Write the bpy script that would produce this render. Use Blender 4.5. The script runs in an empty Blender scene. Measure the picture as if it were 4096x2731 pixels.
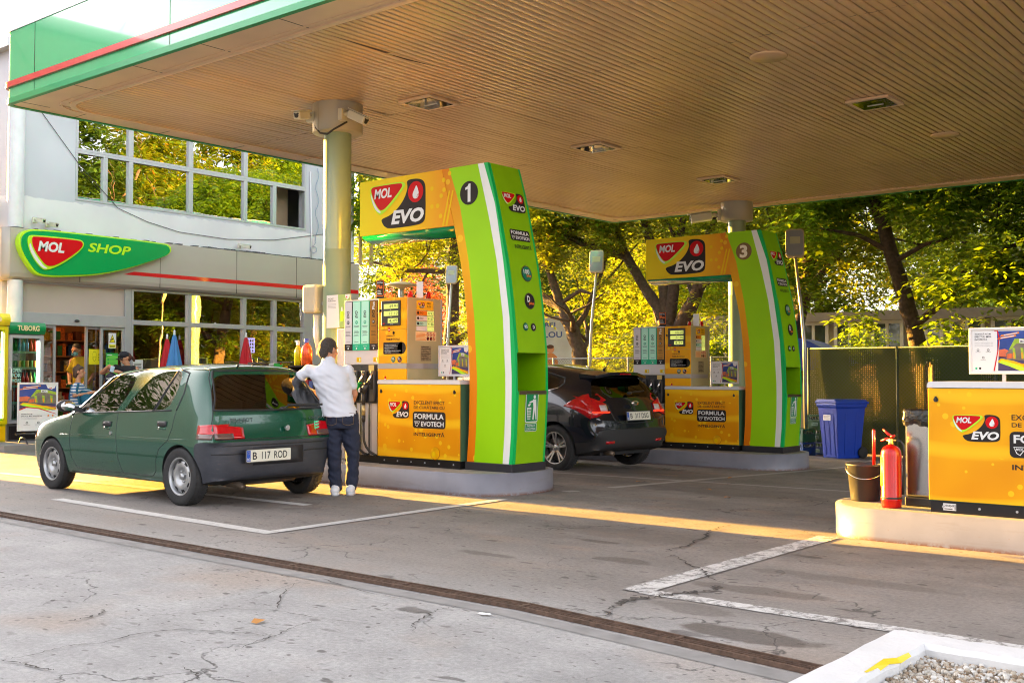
import bpy, bmesh, math, random
from mathutils import Vector, Matrix, Quaternion, noise as mnoise
from mathutils.bvhtree import BVHTree
R = math.radians
random.seed(7)
S = bpy.context.scene
COL = S.collection
PI = math.pi
# ------------------------------------------------------------------ camera, sky, sun, exposure
cam = bpy.data.objects.new('camera', bpy.data.cameras.new('camera'))
COL.objects.link(cam)
S.camera = cam
CH = 1.22
AZ, PITCH, ROLL = R(39.318), R(1.797), R(0.066)
fwd = Vector((-math.sin(AZ)*math.cos(PITCH), math.cos(AZ)*math.cos(PITCH), math.sin(PITCH)))
rgt = Vector((math.cos(AZ), math.sin(AZ), 0))
upv = rgt.cross(fwd)
r2 = rgt*math.cos(ROLL)+upv*math.sin(ROLL)
u2 = -rgt*math.sin(ROLL)+upv*math.cos(ROLL)
m = Matrix((r2, u2, -fwd)).transposed().to_4x4()
m.translation = (0, 0, CH)
cam.matrix_world = m
cam.data.sensor_width = 36
cam.data.lens = 36*4360/4096
cam.data.clip_end = 1000
cam.data.clip_start = 0.1
W = bpy.data.worlds.new('World')
S.world = W
W.use_nodes = True
wn = W.node_tree
sky = wn.nodes.new('ShaderNodeTexSky')
sky.sky_type = 'NISHITA'
sky.sun_disc = False
SUN_EL, SUN_AZ = R(8.0), R(-.05)          # light travels towards +X, a touch towards -Y
sky.sun_elevation = R(14)
sky.sun_rotation = R(-90+1.0)
sky.air_density = 1.0; sky.dust_density = 2.5; sky.ozone_density = 1.0
bg = wn.nodes['Background']
bg.inputs[1].default_value = 0.06
hs = wn.nodes.new('ShaderNodeHueSaturation'); hs.inputs['Saturation'].default_value = .30
mxw = wn.nodes.new('ShaderNodeVectorMath'); mxw.operation = 'MULTIPLY'; mxw.inputs[1].default_value = (1.03, .97, .97)
wn.links.new(sky.outputs[0], hs.inputs['Color']); wn.links.new(hs.outputs[0], mxw.inputs[0]); wn.links.new(mxw.outputs[0], bg.inputs[0])
sl = bpy.data.lights.new('sun', 'SUN')
sl.energy = 5.0; sl.angle = R(0.5); sl.color = (1.0, 0.52, 0.07)
sun = bpy.data.objects.new('sun', sl)
COL.objects.link(sun)
sd = Vector((math.cos(SUN_AZ)*math.cos(SUN_EL), math.sin(SUN_AZ)*math.cos(SUN_EL), -math.sin(SUN_EL)))
sun.rotation_euler = sd.to_track_quat('-Z', 'Y').to_euler()
S.view_settings.view_transform = 'Standard'
S.view_settings.look = 'None'
S.view_settings.exposure = 4.0
S.view_settings.gamma = 1
S.render.engine = 'CYCLES'
S.cycles.max_bounces = 8
S.cycles.filter_width = 1.1
S.cycles.transparent_max_bounces = 16
S.cycles.caustics_reflective = False
S.cycles.caustics_refractive = False

# ------------------------------------------------------------------ materials
MAT = {}
def hx(h):
    h = h.lstrip('#')
    v = [int(h[i:i+2], 16)/255 for i in (0, 2, 4)]
    return tuple((c/12.92 if c <= .04045 else ((c+.055)/1.055)**2.4) for c in v)
def pm(name, col, rough=.5, metal=0., var=.08, scale=6., bump=0., bscale=60., emis=0., coat=0., trans=0., spec=.5):
    if name in MAT: return MAT[name]
    if isinstance(col, str): col = hx(col)
    mt = bpy.data.materials.new(name); mt.use_nodes = True
    nt = mt.node_tree; b = nt.nodes['Principled BSDF']
    tc = nt.nodes.new('ShaderNodeTexCoord')
    nz = nt.nodes.new('ShaderNodeTexNoise'); nz.inputs['Scale'].default_value = scale; nz.inputs['Detail'].default_value = 5
    nt.links.new(tc.outputs['Object'], nz.inputs['Vector'])
    mr = nt.nodes.new('ShaderNodeMapRange')
    mr.inputs['From Min'].default_value = .25; mr.inputs['From Max'].default_value = .75
    mr.inputs['To Min'].default_value = 1-var; mr.inputs['To Max'].default_value = 1+var
    nt.links.new(nz.outputs['Fac'], mr.inputs['Value'])
    mx = nt.nodes.new('ShaderNodeVectorMath'); mx.operation = 'SCALE'
    mx.inputs[0].default_value = col
    nt.links.new(mr.outputs[0], mx.inputs['Scale'])
    nt.links.new(mx.outputs[0], b.inputs['Base Color'])
    b.inputs['Roughness'].default_value = rough
    b.inputs['Metallic'].default_value = metal
    b.inputs['Specular IOR Level'].default_value = spec
    if coat: b.inputs['Coat Weight'].default_value = coat; b.inputs['Coat Roughness'].default_value = .04
    if trans: b.inputs['Transmission Weight'].default_value = trans
    if emis:
        nt.links.new(mx.outputs[0], b.inputs['Emission Color']); b.inputs['Emission Strength'].default_value = emis
    if bump:
        n2 = nt.nodes.new('ShaderNodeTexNoise'); n2.inputs['Scale'].default_value = bscale; n2.inputs['Detail'].default_value = 6
        nt.links.new(tc.outputs['Object'], n2.inputs['Vector'])
        bp = nt.nodes.new('ShaderNodeBump'); bp.inputs['Strength'].default_value = bump; bp.inputs['Distance'].default_value = .02
        nt.links.new(n2.outputs['Fac'], bp.inputs['Height']); nt.links.new(bp.outputs[0], b.inputs['Normal'])
    MAT[name] = mt
    return mt
def glass(name, tint=(.6, .65, .62), refl=.12, rough=.01, back=None):
    """thin pane: tinted transparency plus a mirror coat rising at grazing angles"""
    if name in MAT: return MAT[name]
    mt = bpy.data.materials.new(name); mt.use_nodes = True
    nt = mt.node_tree; nt.nodes.remove(nt.nodes['Principled BSDF']); out = nt.nodes['Material Output']
    tr = nt.nodes.new('ShaderNodeBsdfTransparent'); tr.inputs[0].default_value = (*tint, 1)
    gl = nt.nodes.new('ShaderNodeBsdfGlossy'); gl.inputs['Roughness'].default_value = rough
    nz = nt.nodes.new('ShaderNodeTexNoise'); nz.inputs['Scale'].default_value = 1.3
    tc = nt.nodes.new('ShaderNodeTexCoord'); nt.links.new(tc.outputs['Object'], nz.inputs['Vector'])
    bp = nt.nodes.new('ShaderNodeBump'); bp.inputs['Strength'].default_value = .04; bp.inputs['Distance'].default_value = .05
    nt.links.new(nz.outputs['Fac'], bp.inputs['Height']); nt.links.new(bp.outputs[0], gl.inputs['Normal'])
    lw = nt.nodes.new('ShaderNodeLayerWeight'); lw.inputs['Blend'].default_value = .35
    ma = nt.nodes.new('ShaderNodeMath'); ma.operation = 'MULTIPLY_ADD'; ma.use_clamp = True
    ma.inputs[1].default_value = 1-refl; ma.inputs[2].default_value = refl
    nt.links.new(lw.outputs['Fresnel'], ma.inputs[0])
    mx = nt.nodes.new('ShaderNodeMixShader')
    nt.links.new(ma.outputs[0], mx.inputs[0]); nt.links.new(tr.outputs[0], mx.inputs[1]); nt.links.new(gl.outputs[0], mx.inputs[2])
    nt.links.new(mx.outputs[0], out.inputs[0])
    MAT[name] = mt
    return mt
class NT:
    """tiny node helper"""
    def __init__(s, name):
        s.m = bpy.data.materials.new(name); s.m.use_nodes = True; s.nt = s.m.node_tree
        s.b = s.nt.nodes['Principled BSDF']; s.tc = s.n('ShaderNodeTexCoord'); MAT[name] = s.m
        s.co = s.tc.outputs['Object']
    def n(s, t, **k):
        nd = s.nt.nodes.new(t)
        for a, v in k.items(): setattr(nd, a, v)
        return nd
    def set(s, sock, v):
        if hasattr(v, 'is_output') or isinstance(v, bpy.types.NodeSocket): s.nt.links.new(v, sock)
        else: sock.default_value = v
    def noise(s, scale, detail=4, rough=.5, vec=None, dist=0):
        nd = s.n('ShaderNodeTexNoise'); s.set(nd.inputs['Vector'], vec or s.co)
        nd.inputs['Scale'].default_value = scale; nd.inputs['Detail'].default_value = detail; nd.inputs['Roughness'].default_value = rough
        nd.inputs['Distortion'].default_value = dist
        return nd.outputs['Fac']
    def voro(s, scale, feature='F1', vec=None, rnd=1.):
        nd = s.n('ShaderNodeTexVoronoi', feature=feature); s.set(nd.inputs['Vector'], vec or s.co)
        nd.inputs['Scale'].default_value = scale; nd.inputs['Randomness'].default_value = rnd
        return nd.outputs['Distance']
    def math(s, op, a, b=0., c=0., clamp=False):
        nd = s.n('ShaderNodeMath', operation=op); nd.use_clamp = clamp
        s.set(nd.inputs[0], a); s.set(nd.inputs[1], b); s.set(nd.inputs[2], c)
        return nd.outputs[0]
    def ramp(s, fac, stops):
        nd = s.n('ShaderNodeValToRGB'); s.set(nd.inputs[0], fac)
        e = nd.color_ramp.elements
        while len(e) < len(stops): e.new(.5)
        for i, (p, c) in enumerate(stops):
            e[i].position = p; e[i].color = (*c, 1) if len(c) == 3 else c
        return nd.outputs[0]
    def mix(s, fac, a, b):
        nd = s.n('ShaderNodeMix', data_type='RGBA'); s.set(nd.inputs[0], fac)
        for i, v in ((6, a), (7, b)):
            if isinstance(v, tuple) and len(v) == 3: v = (*v, 1)
            s.set(nd.inputs[i], v)
        return nd.outputs[2]
    def step(s, v, lo, hi):
        nd = s.n('ShaderNodeMapRange'); s.set(nd.inputs[0], v)
        nd.inputs[1].default_value = lo; nd.inputs[2].default_value = hi
        return nd.outputs[0]
    def xyz(s, vec=None):
        nd = s.n('ShaderNodeSeparateXYZ'); s.set(nd.inputs[0], vec or s.co); return nd.outputs
    def mapv(s, scale=(1, 1, 1), rot=(0, 0, 0), loc=(0, 0, 0), vec=None):
        nd = s.n('ShaderNodeMapping'); s.set(nd.inputs[0], vec or s.co)
        nd.inputs['Scale'].default_value = scale; nd.inputs['Rotation'].default_value = rot; nd.inputs['Location'].default_value = loc
        return nd.outputs[0]
    def bump(s, h, strength=.3, dist=.02):
        nd = s.n('ShaderNodeBump'); nd.inputs['Strength'].default_value = strength; nd.inputs['Distance'].default_value = dist
        s.set(nd.inputs['Height'], h); s.nt.links.new(nd.outputs[0], s.b.inputs['Normal'])

# ------------------------------------------------------------------ object helpers
def tag(o, label=None, cat=None, group=None, kind=None):
    if label: o['label'] = label
    if cat: o['category'] = cat
    if group: o['group'] = group
    if kind: o['kind'] = kind
    return o
def empty(name, loc=(0, 0, 0), rz=0, label=None, cat=None, group=None):
    o = bpy.data.objects.new(name, None); COL.objects.link(o)
    o.location = loc; o.rotation_euler = (0, 0, rz); o.empty_display_size = .1
    return tag(o, label, cat, group)
def children(o): return [c for c in bpy.data.objects if c.parent == o]
def copy_tree(o, parent=None):
    c = o.copy(); COL.objects.link(c)
    if parent:
        c.parent = parent; c.matrix_parent_inverse = Matrix()
    for ch in children(o): copy_tree(ch, c)
    return c
class MB:
    def __init__(s): s.v = []; s.f = []; s.m = []; s.s = []
    def add(s, vs, fs, mi=0, sm=False):
        o = len(s.v); s.v += [tuple(v) for v in vs]
        for f in fs: s.f.append([i+o for i in f]); s.m.append(mi); s.s.append(sm)
        return s
    def box(s, x0, x1, y0, y1, z0, z1, mi=0):
        vs = [(x, y, z) for x in (x0, x1) for y in (y0, y1) for z in (z0, z1)]
        return s.add(vs, [(0, 1, 3, 2), (4, 6, 7, 5), (0, 4, 5, 1), (2, 3, 7, 6), (0, 2, 6, 4), (1, 5, 7, 3)], mi)
    def cbox(s, c, d, mi=0): return s.box(c[0]-d[0]/2, c[0]+d[0]/2, c[1]-d[1]/2, c[1]+d[1]/2, c[2]-d[2]/2, c[2]+d[2]/2, mi)
    def bar(s, a, b, w, h, mi=0, up=(0, 0, 1)):
        a = Vector(a); b = Vector(b); d = (b-a).normalized(); u = Vector(up)
        if abs(d.dot(u)) > .98: u = Vector((1, 0, 0))
        x = d.cross(u).normalized(); y = x.cross(d)
        vs = []
        for p in (a, b):
            for i, j in ((-1, -1), (1, -1), (1, 1), (-1, 1)): vs.append(p+x*i*w/2+y*j*h/2)
        return s.add(vs, [(0, 1, 2, 3), (7, 6, 5, 4), (0, 4, 5, 1), (1, 5, 6, 2), (2, 6, 7, 3), (3, 7, 4, 0)], mi)
    def tube(s, pts, rad, n=8, mi=0, cap=True):
        pts = [Vector(p) for p in pts]
        if not hasattr(rad, '__len__'): rad = [rad]*len(pts)
        t0 = (pts[1]-pts[0]).normalized()
        u = t0.orthogonal().normalized(); vs = []
        for i, p in enumerate(pts):
            t = (pts[min(i+1, len(pts)-1)]-pts[max(i-1, 0)]).normalized()
            u = (u-t*u.dot(t)).normalized(); w = t.cross(u)
            for k in range(n):
                a = 2*PI*k/n; vs.append(p+(u*math.cos(a)+w*math.sin(a))*rad[i])
        fs = []
        for i in range(len(pts)-1):
            for k in range(n): fs.append((i*n+k, i*n+(k+1) % n, (i+1)*n+(k+1) % n, (i+1)*n+k))
        if cap: fs.append(tuple(range(n))[::-1]); fs.append(tuple((len(pts)-1)*n+k for k in range(n)))
        return s.add(vs, fs, mi, True)
    def lathe(s, prof, n=24, c=(0, 0, 0), axis='z', mi=0, sm=True, a0=0, a1=2*PI):
        full = abs(a1-a0-2*PI) < 1e-6; m = n if full else n+1; vs = []
        for r, z in prof:
            for k in range(m):
                a = a0+(a1-a0)*k/n; x, y = r*math.cos(a), r*math.sin(a)
                p = {'z': (x, y, z), 'x': (z, x, y), 'y': (y, z, x)}[axis]
                vs.append((p[0]+c[0], p[1]+c[1], p[2]+c[2]))
        fs = []
        for i in range(len(prof)-1):
            for k in range(n):
                q = (k+1) % m
                fs.append((i*m+k, i*m+q, (i+1)*m+q, (i+1)*m+k))
        return s.add(vs, fs, mi, sm)
    def disc(s, c, r, n=24, axis='z', mi=0, t=.01):
        return s.lathe([(0.0001, t/2), (r, t/2), (r, -t/2), (.0001, -t/2)], n, c, axis, mi, False)
    def ell(s, c, r, n=12, m=8, mi=0, rot=None):
        vs = []; fs = []
        for i in range(m+1):
            t = PI*i/m
            for k in range(n):
                a = 2*PI*k/n; v = Vector((r[0]*math.sin(t)*math.cos(a), r[1]*math.sin(t)*math.sin(a), r[2]*math.cos(t)))
                if rot: v = rot @ v
                vs.append(v+Vector(c))
        for i in range(m):
            for k in range(n): fs.append((i*n+k, (i+1)*n+k, (i+1)*n+(k+1) % n, i*n+(k+1) % n))
        return s.add(vs, fs, mi, True)
    def prism(s, pts, a0, a1, axis='y', mi=0):
        """pts = 2D polygon; axis y: (x,z), axis x: (y,z), axis z: (x,y)"""
        def P(p, a): return {'y': (p[0], a, p[1]), 'x': (a, p[0], p[1]), 'z': (p[0], p[1], a)}[axis]
        n = len(pts); vs = [P(p, a0) for p in pts]+[P(p, a1) for p in pts]
        fs = [tuple(range(n)), tuple(range(2*n-1, n-1, -1))]+[(i, n+i, n+(i+1) % n, (i+1) % n) for i in range(n)]
        return s.add(vs, fs, mi)
    def xf(s, M):
        s.v = [tuple(M @ Vector(v)) for v in s.v]; return s
    def mesh(s, name, mats):
        me = bpy.data.meshes.new(name); me.from_pydata(s.v, [], s.f)
        for mt in mats: me.materials.append(mt)
        me.polygons.foreach_set('material_index', s.m); me.polygons.foreach_set('use_smooth', s.s)
        me.update(); return me
    def build(s, name, mats, parent=None, loc=None, bevel=0, fixn=True, weld=False):
        if not isinstance(mats, (list, tuple)): mats = [mats]
        me = s.mesh(name, mats)
        if fixn or weld or bevel:
            bm = bmesh.new(); bm.from_mesh(me)
            if weld: bmesh.ops.remove_doubles(bm, verts=bm.verts, dist=1e-5)
            if fixn: bmesh.ops.recalc_face_normals(bm, faces=bm.faces)
            bm.to_mesh(me); bm.free()
        o = bpy.data.objects.new(name, me); COL.objects.link(o)
        if parent: o.parent = parent
        if loc: o.location = loc
        if bevel:
            b = o.modifiers.new('bevel', 'BEVEL'); b.width = bevel; b.segments = 2; b.limit_method = 'ANGLE'; b.angle_limit = R(40)
        return o
def evald(o):
    """bake modifiers of a linked object into its mesh"""
    dg = bpy.context.evaluated_depsgraph_get(); dg.update()
    me = bpy.data.meshes.new_from_object(o.evaluated_get(dg))
    o.modifiers.clear(); o.data = me
    return o
_tx = {}
def text_mesh(t, bold=.0, shear=0., spacing=1.):
    k = (t, bold, shear, spacing)
    if k in _tx: return _tx[k]
    c = bpy.data.curves.new('lettering', 'FONT'); c.body = t; c.size = 1; c.offset = bold; c.shear = shear
    c.space_character = spacing; c.resolution_u = 3; c.fill_mode = 'FRONT'
    o = bpy.data.objects.new('lettering', c)
    me = bpy.data.meshes.new_from_object(o)
    vs = [(v.co.x, v.co.y) for v in me.vertices]; fs = [tuple(p.vertices) for p in me.polygons]
    bpy.data.objects.remove(o)
    if vs:
        x0 = min(v[0] for v in vs); x1 = max(v[0] for v in vs); y0 = min(v[1] for v in vs); y1 = max(v[1] for v in vs)
        vs = [((v[0]-x0)/(x1-x0), (v[1]-y0)/(y1-y0)) for v in vs]
        ar = (x1-x0)/(y1-y0)
    else: ar = 1
    _tx[k] = (vs, fs, ar)
    return _tx[k]
class Decal:
    """flat print on a plane: origin o, unit axes u (right) and v (up); layers stack along the normal"""
    def __init__(s, o, u, v, step=.0012):
        s.o = Vector(o); s.u = Vector(u).normalized(); s.v = Vector(v).normalized(); s.n = s.u.cross(s.v).normalized(); s.st = step
        s.mb = MB(); s.mats = []
    def mi(s, mt):
        if mt not in s.mats: s.mats.append(mt)
        return s.mats.index(mt)
    def P(s, a, b, l): return s.o+s.u*a+s.v*b+s.n*(l*s.st)
    def poly(s, pts, mt, l=1):
        s.mb.add([s.P(a, b, l) for a, b in pts], [tuple(range(len(pts)))], s.mi(mt)); return s
    def rect(s, u0, v0, u1, v1, mt, l=1): return s.poly([(u0, v0), (u1, v0), (u1, v1), (u0, v1)], mt, l)
    def rr(s, u0, v0, u1, v1, r, mt, l=1):
        pts = []
        for cx, cy, a in ((u1-r, v0+r, -90), (u1-r, v1-r, 0), (u0+r, v1-r, 90), (u0+r, v0+r, 180)):
            for k in range(5): t = R(a+22.5*k); pts.append((cx+r*math.cos(t), cy+r*math.sin(t)))
        return s.poly(pts, mt, l)
    def circ(s, a, b, r, mt, l=1, n=24, ry=None):
        return s.poly([(a+r*math.cos(2*PI*k/n), b+(ry or r)*math.sin(2*PI*k/n)) for k in range(n)], mt, l)
    def text(s, t, u0, v0, u1, v1, mt, l=2, bold=.012, shear=0., rot=0, spacing=1.):
        vs, fs, ar = text_mesh(t, bold, shear, spacing)
        if not vs: return s
        if rot == 90: vs = [(1-y, x) for x, y in vs]
        elif rot == -90: vs = [(y, 1-x) for x, y in vs]
        s.mb.add([s.P(u0+(u1-u0)*x, v0+(v1-v0)*y, l) for x, y in vs], fs, s.mi(mt)); return s
    def line(s, u0, v0, h, t, mt, l=2, bold=.01, shear=0., maxw=None):
        """text of cap height h starting at u0, natural width"""
        vs, fs, ar = text_mesh(t, bold, shear); w = h*ar
        if maxw and w > maxw: w = maxw
        return s.text(t, u0, v0, u0+w, v0+h, mt, l, bold, shear)
    def build(s, name, parent=None, label=None):
        o = s.mb.build(name, s.mats, parent, fixn=False)
        if label: o['label'] = label
        return o
def gz(y): return 0. if y < 9.5 else -.024*(y-9.5)
# ------------------------------------------------------------------ common materials
white = pm('white_paint', (.62, .62, .62), .45, var=.05)
wallw = pm('white_wall', (.66, .67, .70), .7, var=.06, scale=1.5, bump=.05, bscale=8)
alu = pm('grey_aluminium', (.42, .43, .46), .38, .35, var=.05)
steel = pm('brushed_steel', (.62, .62, .63), .22, 1., var=.04)
black = pm('black_plastic', (.018, .018, .02), .45, var=.2)
dark = pm('dark_interior', (.01, .01, .011), .8, var=.2)
chrome = pm('chrome', (.8, .8, .8), .08, 1., var=.02)
red = pm('logo_red', (.55, .0, .004), .5, var=.04, spec=.2)
redp = pm('red_paint', (.50, .0, .0), .28, var=.05, coat=.2)
green = pm('sign_green', '#00873a', .3, var=.04, coat=.5)
greend = pm('edge_green', (.0, .36, .10), .3, var=.03, coat=.3)
lime = pm('lime_panel', (.30, .62, .0), .5, var=.05, scale=1.5, spec=.25)
limed = pm('lime_line', (.45, .78, .01), .3, var=.03)
orange = pm('orange_plain', (.78, .22, .0), .5, var=.05)
yellow = pm('sign_yellow', (.80, .50, .0), .5, var=.04, spec=.2)
charc = pm('charcoal_print', (.022, .018, .018), .55, var=.05, spec=.2)
whitep = pm('white_print', (.70, .70, .70), .4, var=.02)
rubber = pm('tyre_rubber', (.022, .022, .023), .75, var=.25, scale=20, bump=.15, bscale=80)
navy = pm('navy_print', '#15307a', .4, var=.2, scale=9)
blue = pm('blue_plastic', (.003, .045, .42), .35, var=.06)
beige = pm('beige_panel', (.50, .40, .30), .5, var=.08, scale=1.2)
brownm = pm('brown_metal', (.05, .035, .03), .35, .4)
tealg = pm('teal_label', (.0, .42, .22), .4, var=.03)
mint = pm('mint_label', (.42, .78, .62), .4, var=.03)
lcd = pm('lcd_face', (.30, .33, .07), .4, emis=.12, var=.03)
pgrey = pm('pump_grey', (.60, .56, .57), .38, .15, var=.04)
goldm = pm('pump_gold', (.42, .38, .16), .4, .3, var=.05)
skin = pm('skin', (.50, .24, .14), .55, var=.08, scale=14)
haird = pm('dark_hair', (.025, .016, .011), .6, var=.4, scale=60, bump=.5, bscale=120)

def m_orange():
    t = NT('orange_print')
    w = t.noise(1.1, 2)
    base = t.ramp(w, [(.3, (.66, .22, .0)), (.52, (.80, .35, .0)), (.72, (.86, .50, .0))])
    tx = t.mapv((1, 1, 1), (0, R(32), 0))
    dn = t.noise(1.3, 2, vec=t.mapv((.8, .3, .8)))
    wv = t.n('ShaderNodeTexWave', wave_type='RINGS'); wv.inputs['Scale'].default_value = .8; wv.inputs['Distortion'].default_value = 3.5; wv.inputs['Detail'].default_value = 1
    wv.inputs['Detail Scale'].default_value = .6
    t.set(wv.inputs['Vector'], t.mapv((1, .05, 1), loc=(.4, 0, .9)))
    st = t.step(wv.outputs['Fac'], .78, 1.)
    c = t.mix(t.math('MULTIPLY', st, .8), base, (.88, .52, .01))
    for sc, th, k in ((9., .2, 1.), (5.2, .16, .8)):
        v = t.voro(sc, vec=t.mapv((1, .02, 1), loc=(sc, 0, sc*.3)))
        d = t.math('LESS_THAN', v, th)
        reg = t.math('GREATER_THAN', t.noise(1.6, 1, vec=t.mapv(loc=(sc, 2, 1))), .44)
        c = t.mix(t.math('MULTIPLY', t.math('MULTIPLY', d, reg), .75*k), c, (.86, .56, .01))
    t.set(t.b.inputs['Base Color'], c); t.b.inputs['Roughness'].default_value = .42; t.b.inputs['Specular IOR Level'].default_value = .25
    return t.m
oprint = m_orange()
def m_sign():
    t = NT('yellow_fade_print')
    x = t.xyz()[0]
    c = t.ramp(t.step(x, -2.3, -.9), [(0, (.80, .64, .0)), (.6, (.82, .52, .0)), (1, (.78, .28, .0))])
    t.set(t.b.inputs['Base Color'], c); t.b.inputs['Roughness'].default_value = .45; t.b.inputs['Specular IOR Level'].default_value = .25
    return t.m
ysign = m_sign()
def m_band():
    t = NT('orange_band_print')
    z = t.xyz()[2]
    c = t.ramp(t.step(z, 0, 3.3), [(0, (.72, .17, .0)), (.45, (.76, .26, .0)), (.7, (.80, .42, .0)), (1, (.70, .20, .0))])
    v = t.voro(6, vec=t.mapv((1, .02, 1)))
    c = t.mix(t.math('MULTIPLY', t.math('LESS_THAN', v, .24), .5), c, (.93, .66, .02))
    t.set(t.b.inputs['Base Color'], c); t.b.inputs['Roughness'].default_value = .45; t.b.inputs['Specular IOR Level'].default_value = .25
    return t.m
oband = m_band()
def m_ground():
    t = NT('worn_concrete_and_asphalt')
    X, Y, Z = t.xyz()
    big = t.noise(.45, 5, .6); mid = t.noise(2.2, 6, .65); fine = t.noise(38, 5, .7); grit = t.noise(150, 3, .8)
    st = t.noise(1.0, 5, .6, vec=t.mapv((.35, 1.6, 1), (0, 0, R(-6))))
    # near, bare concrete in front of the drain; old asphalt behind it
    near = t.ramp(t.math('ADD', t.math('MULTIPLY', mid, .6), t.math('MULTIPLY', st, .4)), [(.3, (.20, .197, .193)), (.5, (.29, .286, .28)), (.68, (.37, .364, .355))])
    nb = t.step(t.noise(.8, 3), .52, .66)
    near = t.mix(t.math('MULTIPLY', nb, .5), near, (.30, .225, .165))
    far = t.ramp(t.math('ADD', t.math('MULTIPLY', mid, .5), t.math('MULTIPLY', st, .5)), [(.28, (.10, .088, .08)), (.5, (.19, .168, .15)), (.7, (.285, .248, .218))])
    far = t.mix(t.math('MULTIPLY', t.step(t.noise(1.7, 4, .6, vec=t.mapv((.6, 1.3, 1), loc=(3, 1, 0))), .55, .7), .5), far, (.29, .20, .145))
    yy = t.math('ADD', Y, t.math('MULTIPLY', mid, .25))
    msk = t.step(yy, 4.4, 5.3)
    gr2 = t.step(yy, 4.6, 7.6)
    far2 = t.mix(gr2, t.mix(.62, far, (.235, .22, .205)), far)
    c = t.mix(msk, near, far2)
    # oil drips and spots
    for sc, th, tl in ((1.9, .13, .22), (4.2, .13, .2), (9., .15, .2), (17., .16, .2)):
        wv = t.n('ShaderNodeVectorMath', operation='ADD'); t.set(wv.inputs[0], t.mapv((.55, 1.25, 1), loc=(sc, 0, 0)))
        nn = t.n('ShaderNodeTexNoise'); nn.inputs['Scale'].default_value = 5; t.set(nn.inputs['Vector'], t.co)
        sc2 = t.n('ShaderNodeVectorMath', operation='SCALE'); t.set(sc2.inputs[0], nn.outputs['Color']); sc2.inputs['Scale'].default_value = .18
        t.set(wv.inputs[1], sc2.outputs[0])
        v = t.voro(sc, vec=wv.outputs[0])
        d = t.math('SUBTRACT', 1., t.step(v, th*.75, th*1.1), clamp=True)
        reg = t.step(t.noise(.9, 3, vec=t.mapv(loc=(sc*3, 1, 0))), .42, .55)
        c = t.mix(t.math('MULTIPLY', t.math('MULTIPLY', d, reg), .7), c, (.05, .04, .036))
    # the larger wet looking stains
    for cx, cy, rx, ry, k in ((-2.42, 4.72, .42, .13, .75), (-2.85, 5.72, .5, .12, .5), (-2.55, 6.35, .7, .12, .35), (-4.0, 6.08, .28, .1, .5), (-4.65, 6.66, .2, .06, .6), (-4.9, 5.7, .28, .07, .5), (-9.0, 6.6, 1.3, .4, .45), (-2.9, 5.05, .3, .12, .4), (-5.6, 10.6, 1.2, .5, .35), (-4.6, 7.1, .8, .25, .3)):
        dx = t.math('DIVIDE', t.math('SUBTRACT', X, cx), rx); dy = t.math('DIVIDE', t.math('SUBTRACT', Y, cy), ry)
        r = t.math('SQRT', t.math('ADD', t.math('MULTIPLY', dx, dx), t.math('MULTIPLY', dy, dy)))
        r = t.math('ADD', r, t.math('MULTIPLY', t.math('SUBTRACT', t.noise(4, 4), .5), 1.6))
        c = t.mix(t.math('MULTIPLY', t.math('SUBTRACT', 1., t.step(r, .75, 1.02), clamp=True), k), c, (.065, .05, .04))
    # hairline cracks
    wn_ = t.n('ShaderNodeVectorMath', operation='ADD'); t.set(wn_.inputs[0], t.co)
    nn = t.n('ShaderNodeTexNoise'); nn.inputs['Scale'].default_value = 2.5; nn.inputs['Detail'].default_value = 6; t.set(nn.inputs['Vector'], t.co)
    sc2 = t.n('ShaderNodeVectorMath', operation='SCALE'); t.set(sc2.inputs[0], nn.outputs['Color']); sc2.inputs['Scale'].default_value = .9
    t.set(wn_.inputs[1], sc2.outputs[0])
    ck = t.voro(.75, 'DISTANCE_TO_EDGE', vec=wn_.outputs[0])
    cm = t.math('SUBTRACT', 1., t.step(ck, .002, .009), clamp=True)
    cm = t.math('MULTIPLY', cm, t.step(t.noise(.7, 2), .47, .58))
    c = t.mix(t.math('MULTIPLY', cm, .75), c, (.04, .037, .035))
    # grit
    g = t.math('MULTIPLY', t.math('SUBTRACT', fine, .5), 1.1)
    g = t.math('ADD', g, t.math('MULTIPLY', t.math('SUBTRACT', grit, .5), .9))
    sc = t.n('ShaderNodeVectorMath', operation='SCALE'); t.set(sc.inputs[0], c); t.set(sc.inputs['Scale'], t.math('ADD', 1., g))
    t.set(t.b.inputs['Base Color'], sc.outputs[0])
    t.set(t.b.inputs['Roughness'], t.step(mid, -.2, 1.2)); t.b.inputs['Roughness'].default_value = .8
    t.set(t.b.inputs['Roughness'], t.math('ADD', .62, t.math('MULTIPLY', mid, .3)))
    h = t.math('ADD', t.math('MULTIPLY', fine, .5), t.math('MULTIPLY', grit, .35))
    h = t.math('SUBTRACT', h, t.math('MULTIPLY', cm, 1.2))
    t.bump(h, .55, .012)
    return t.m
gm = m_ground()
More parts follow.
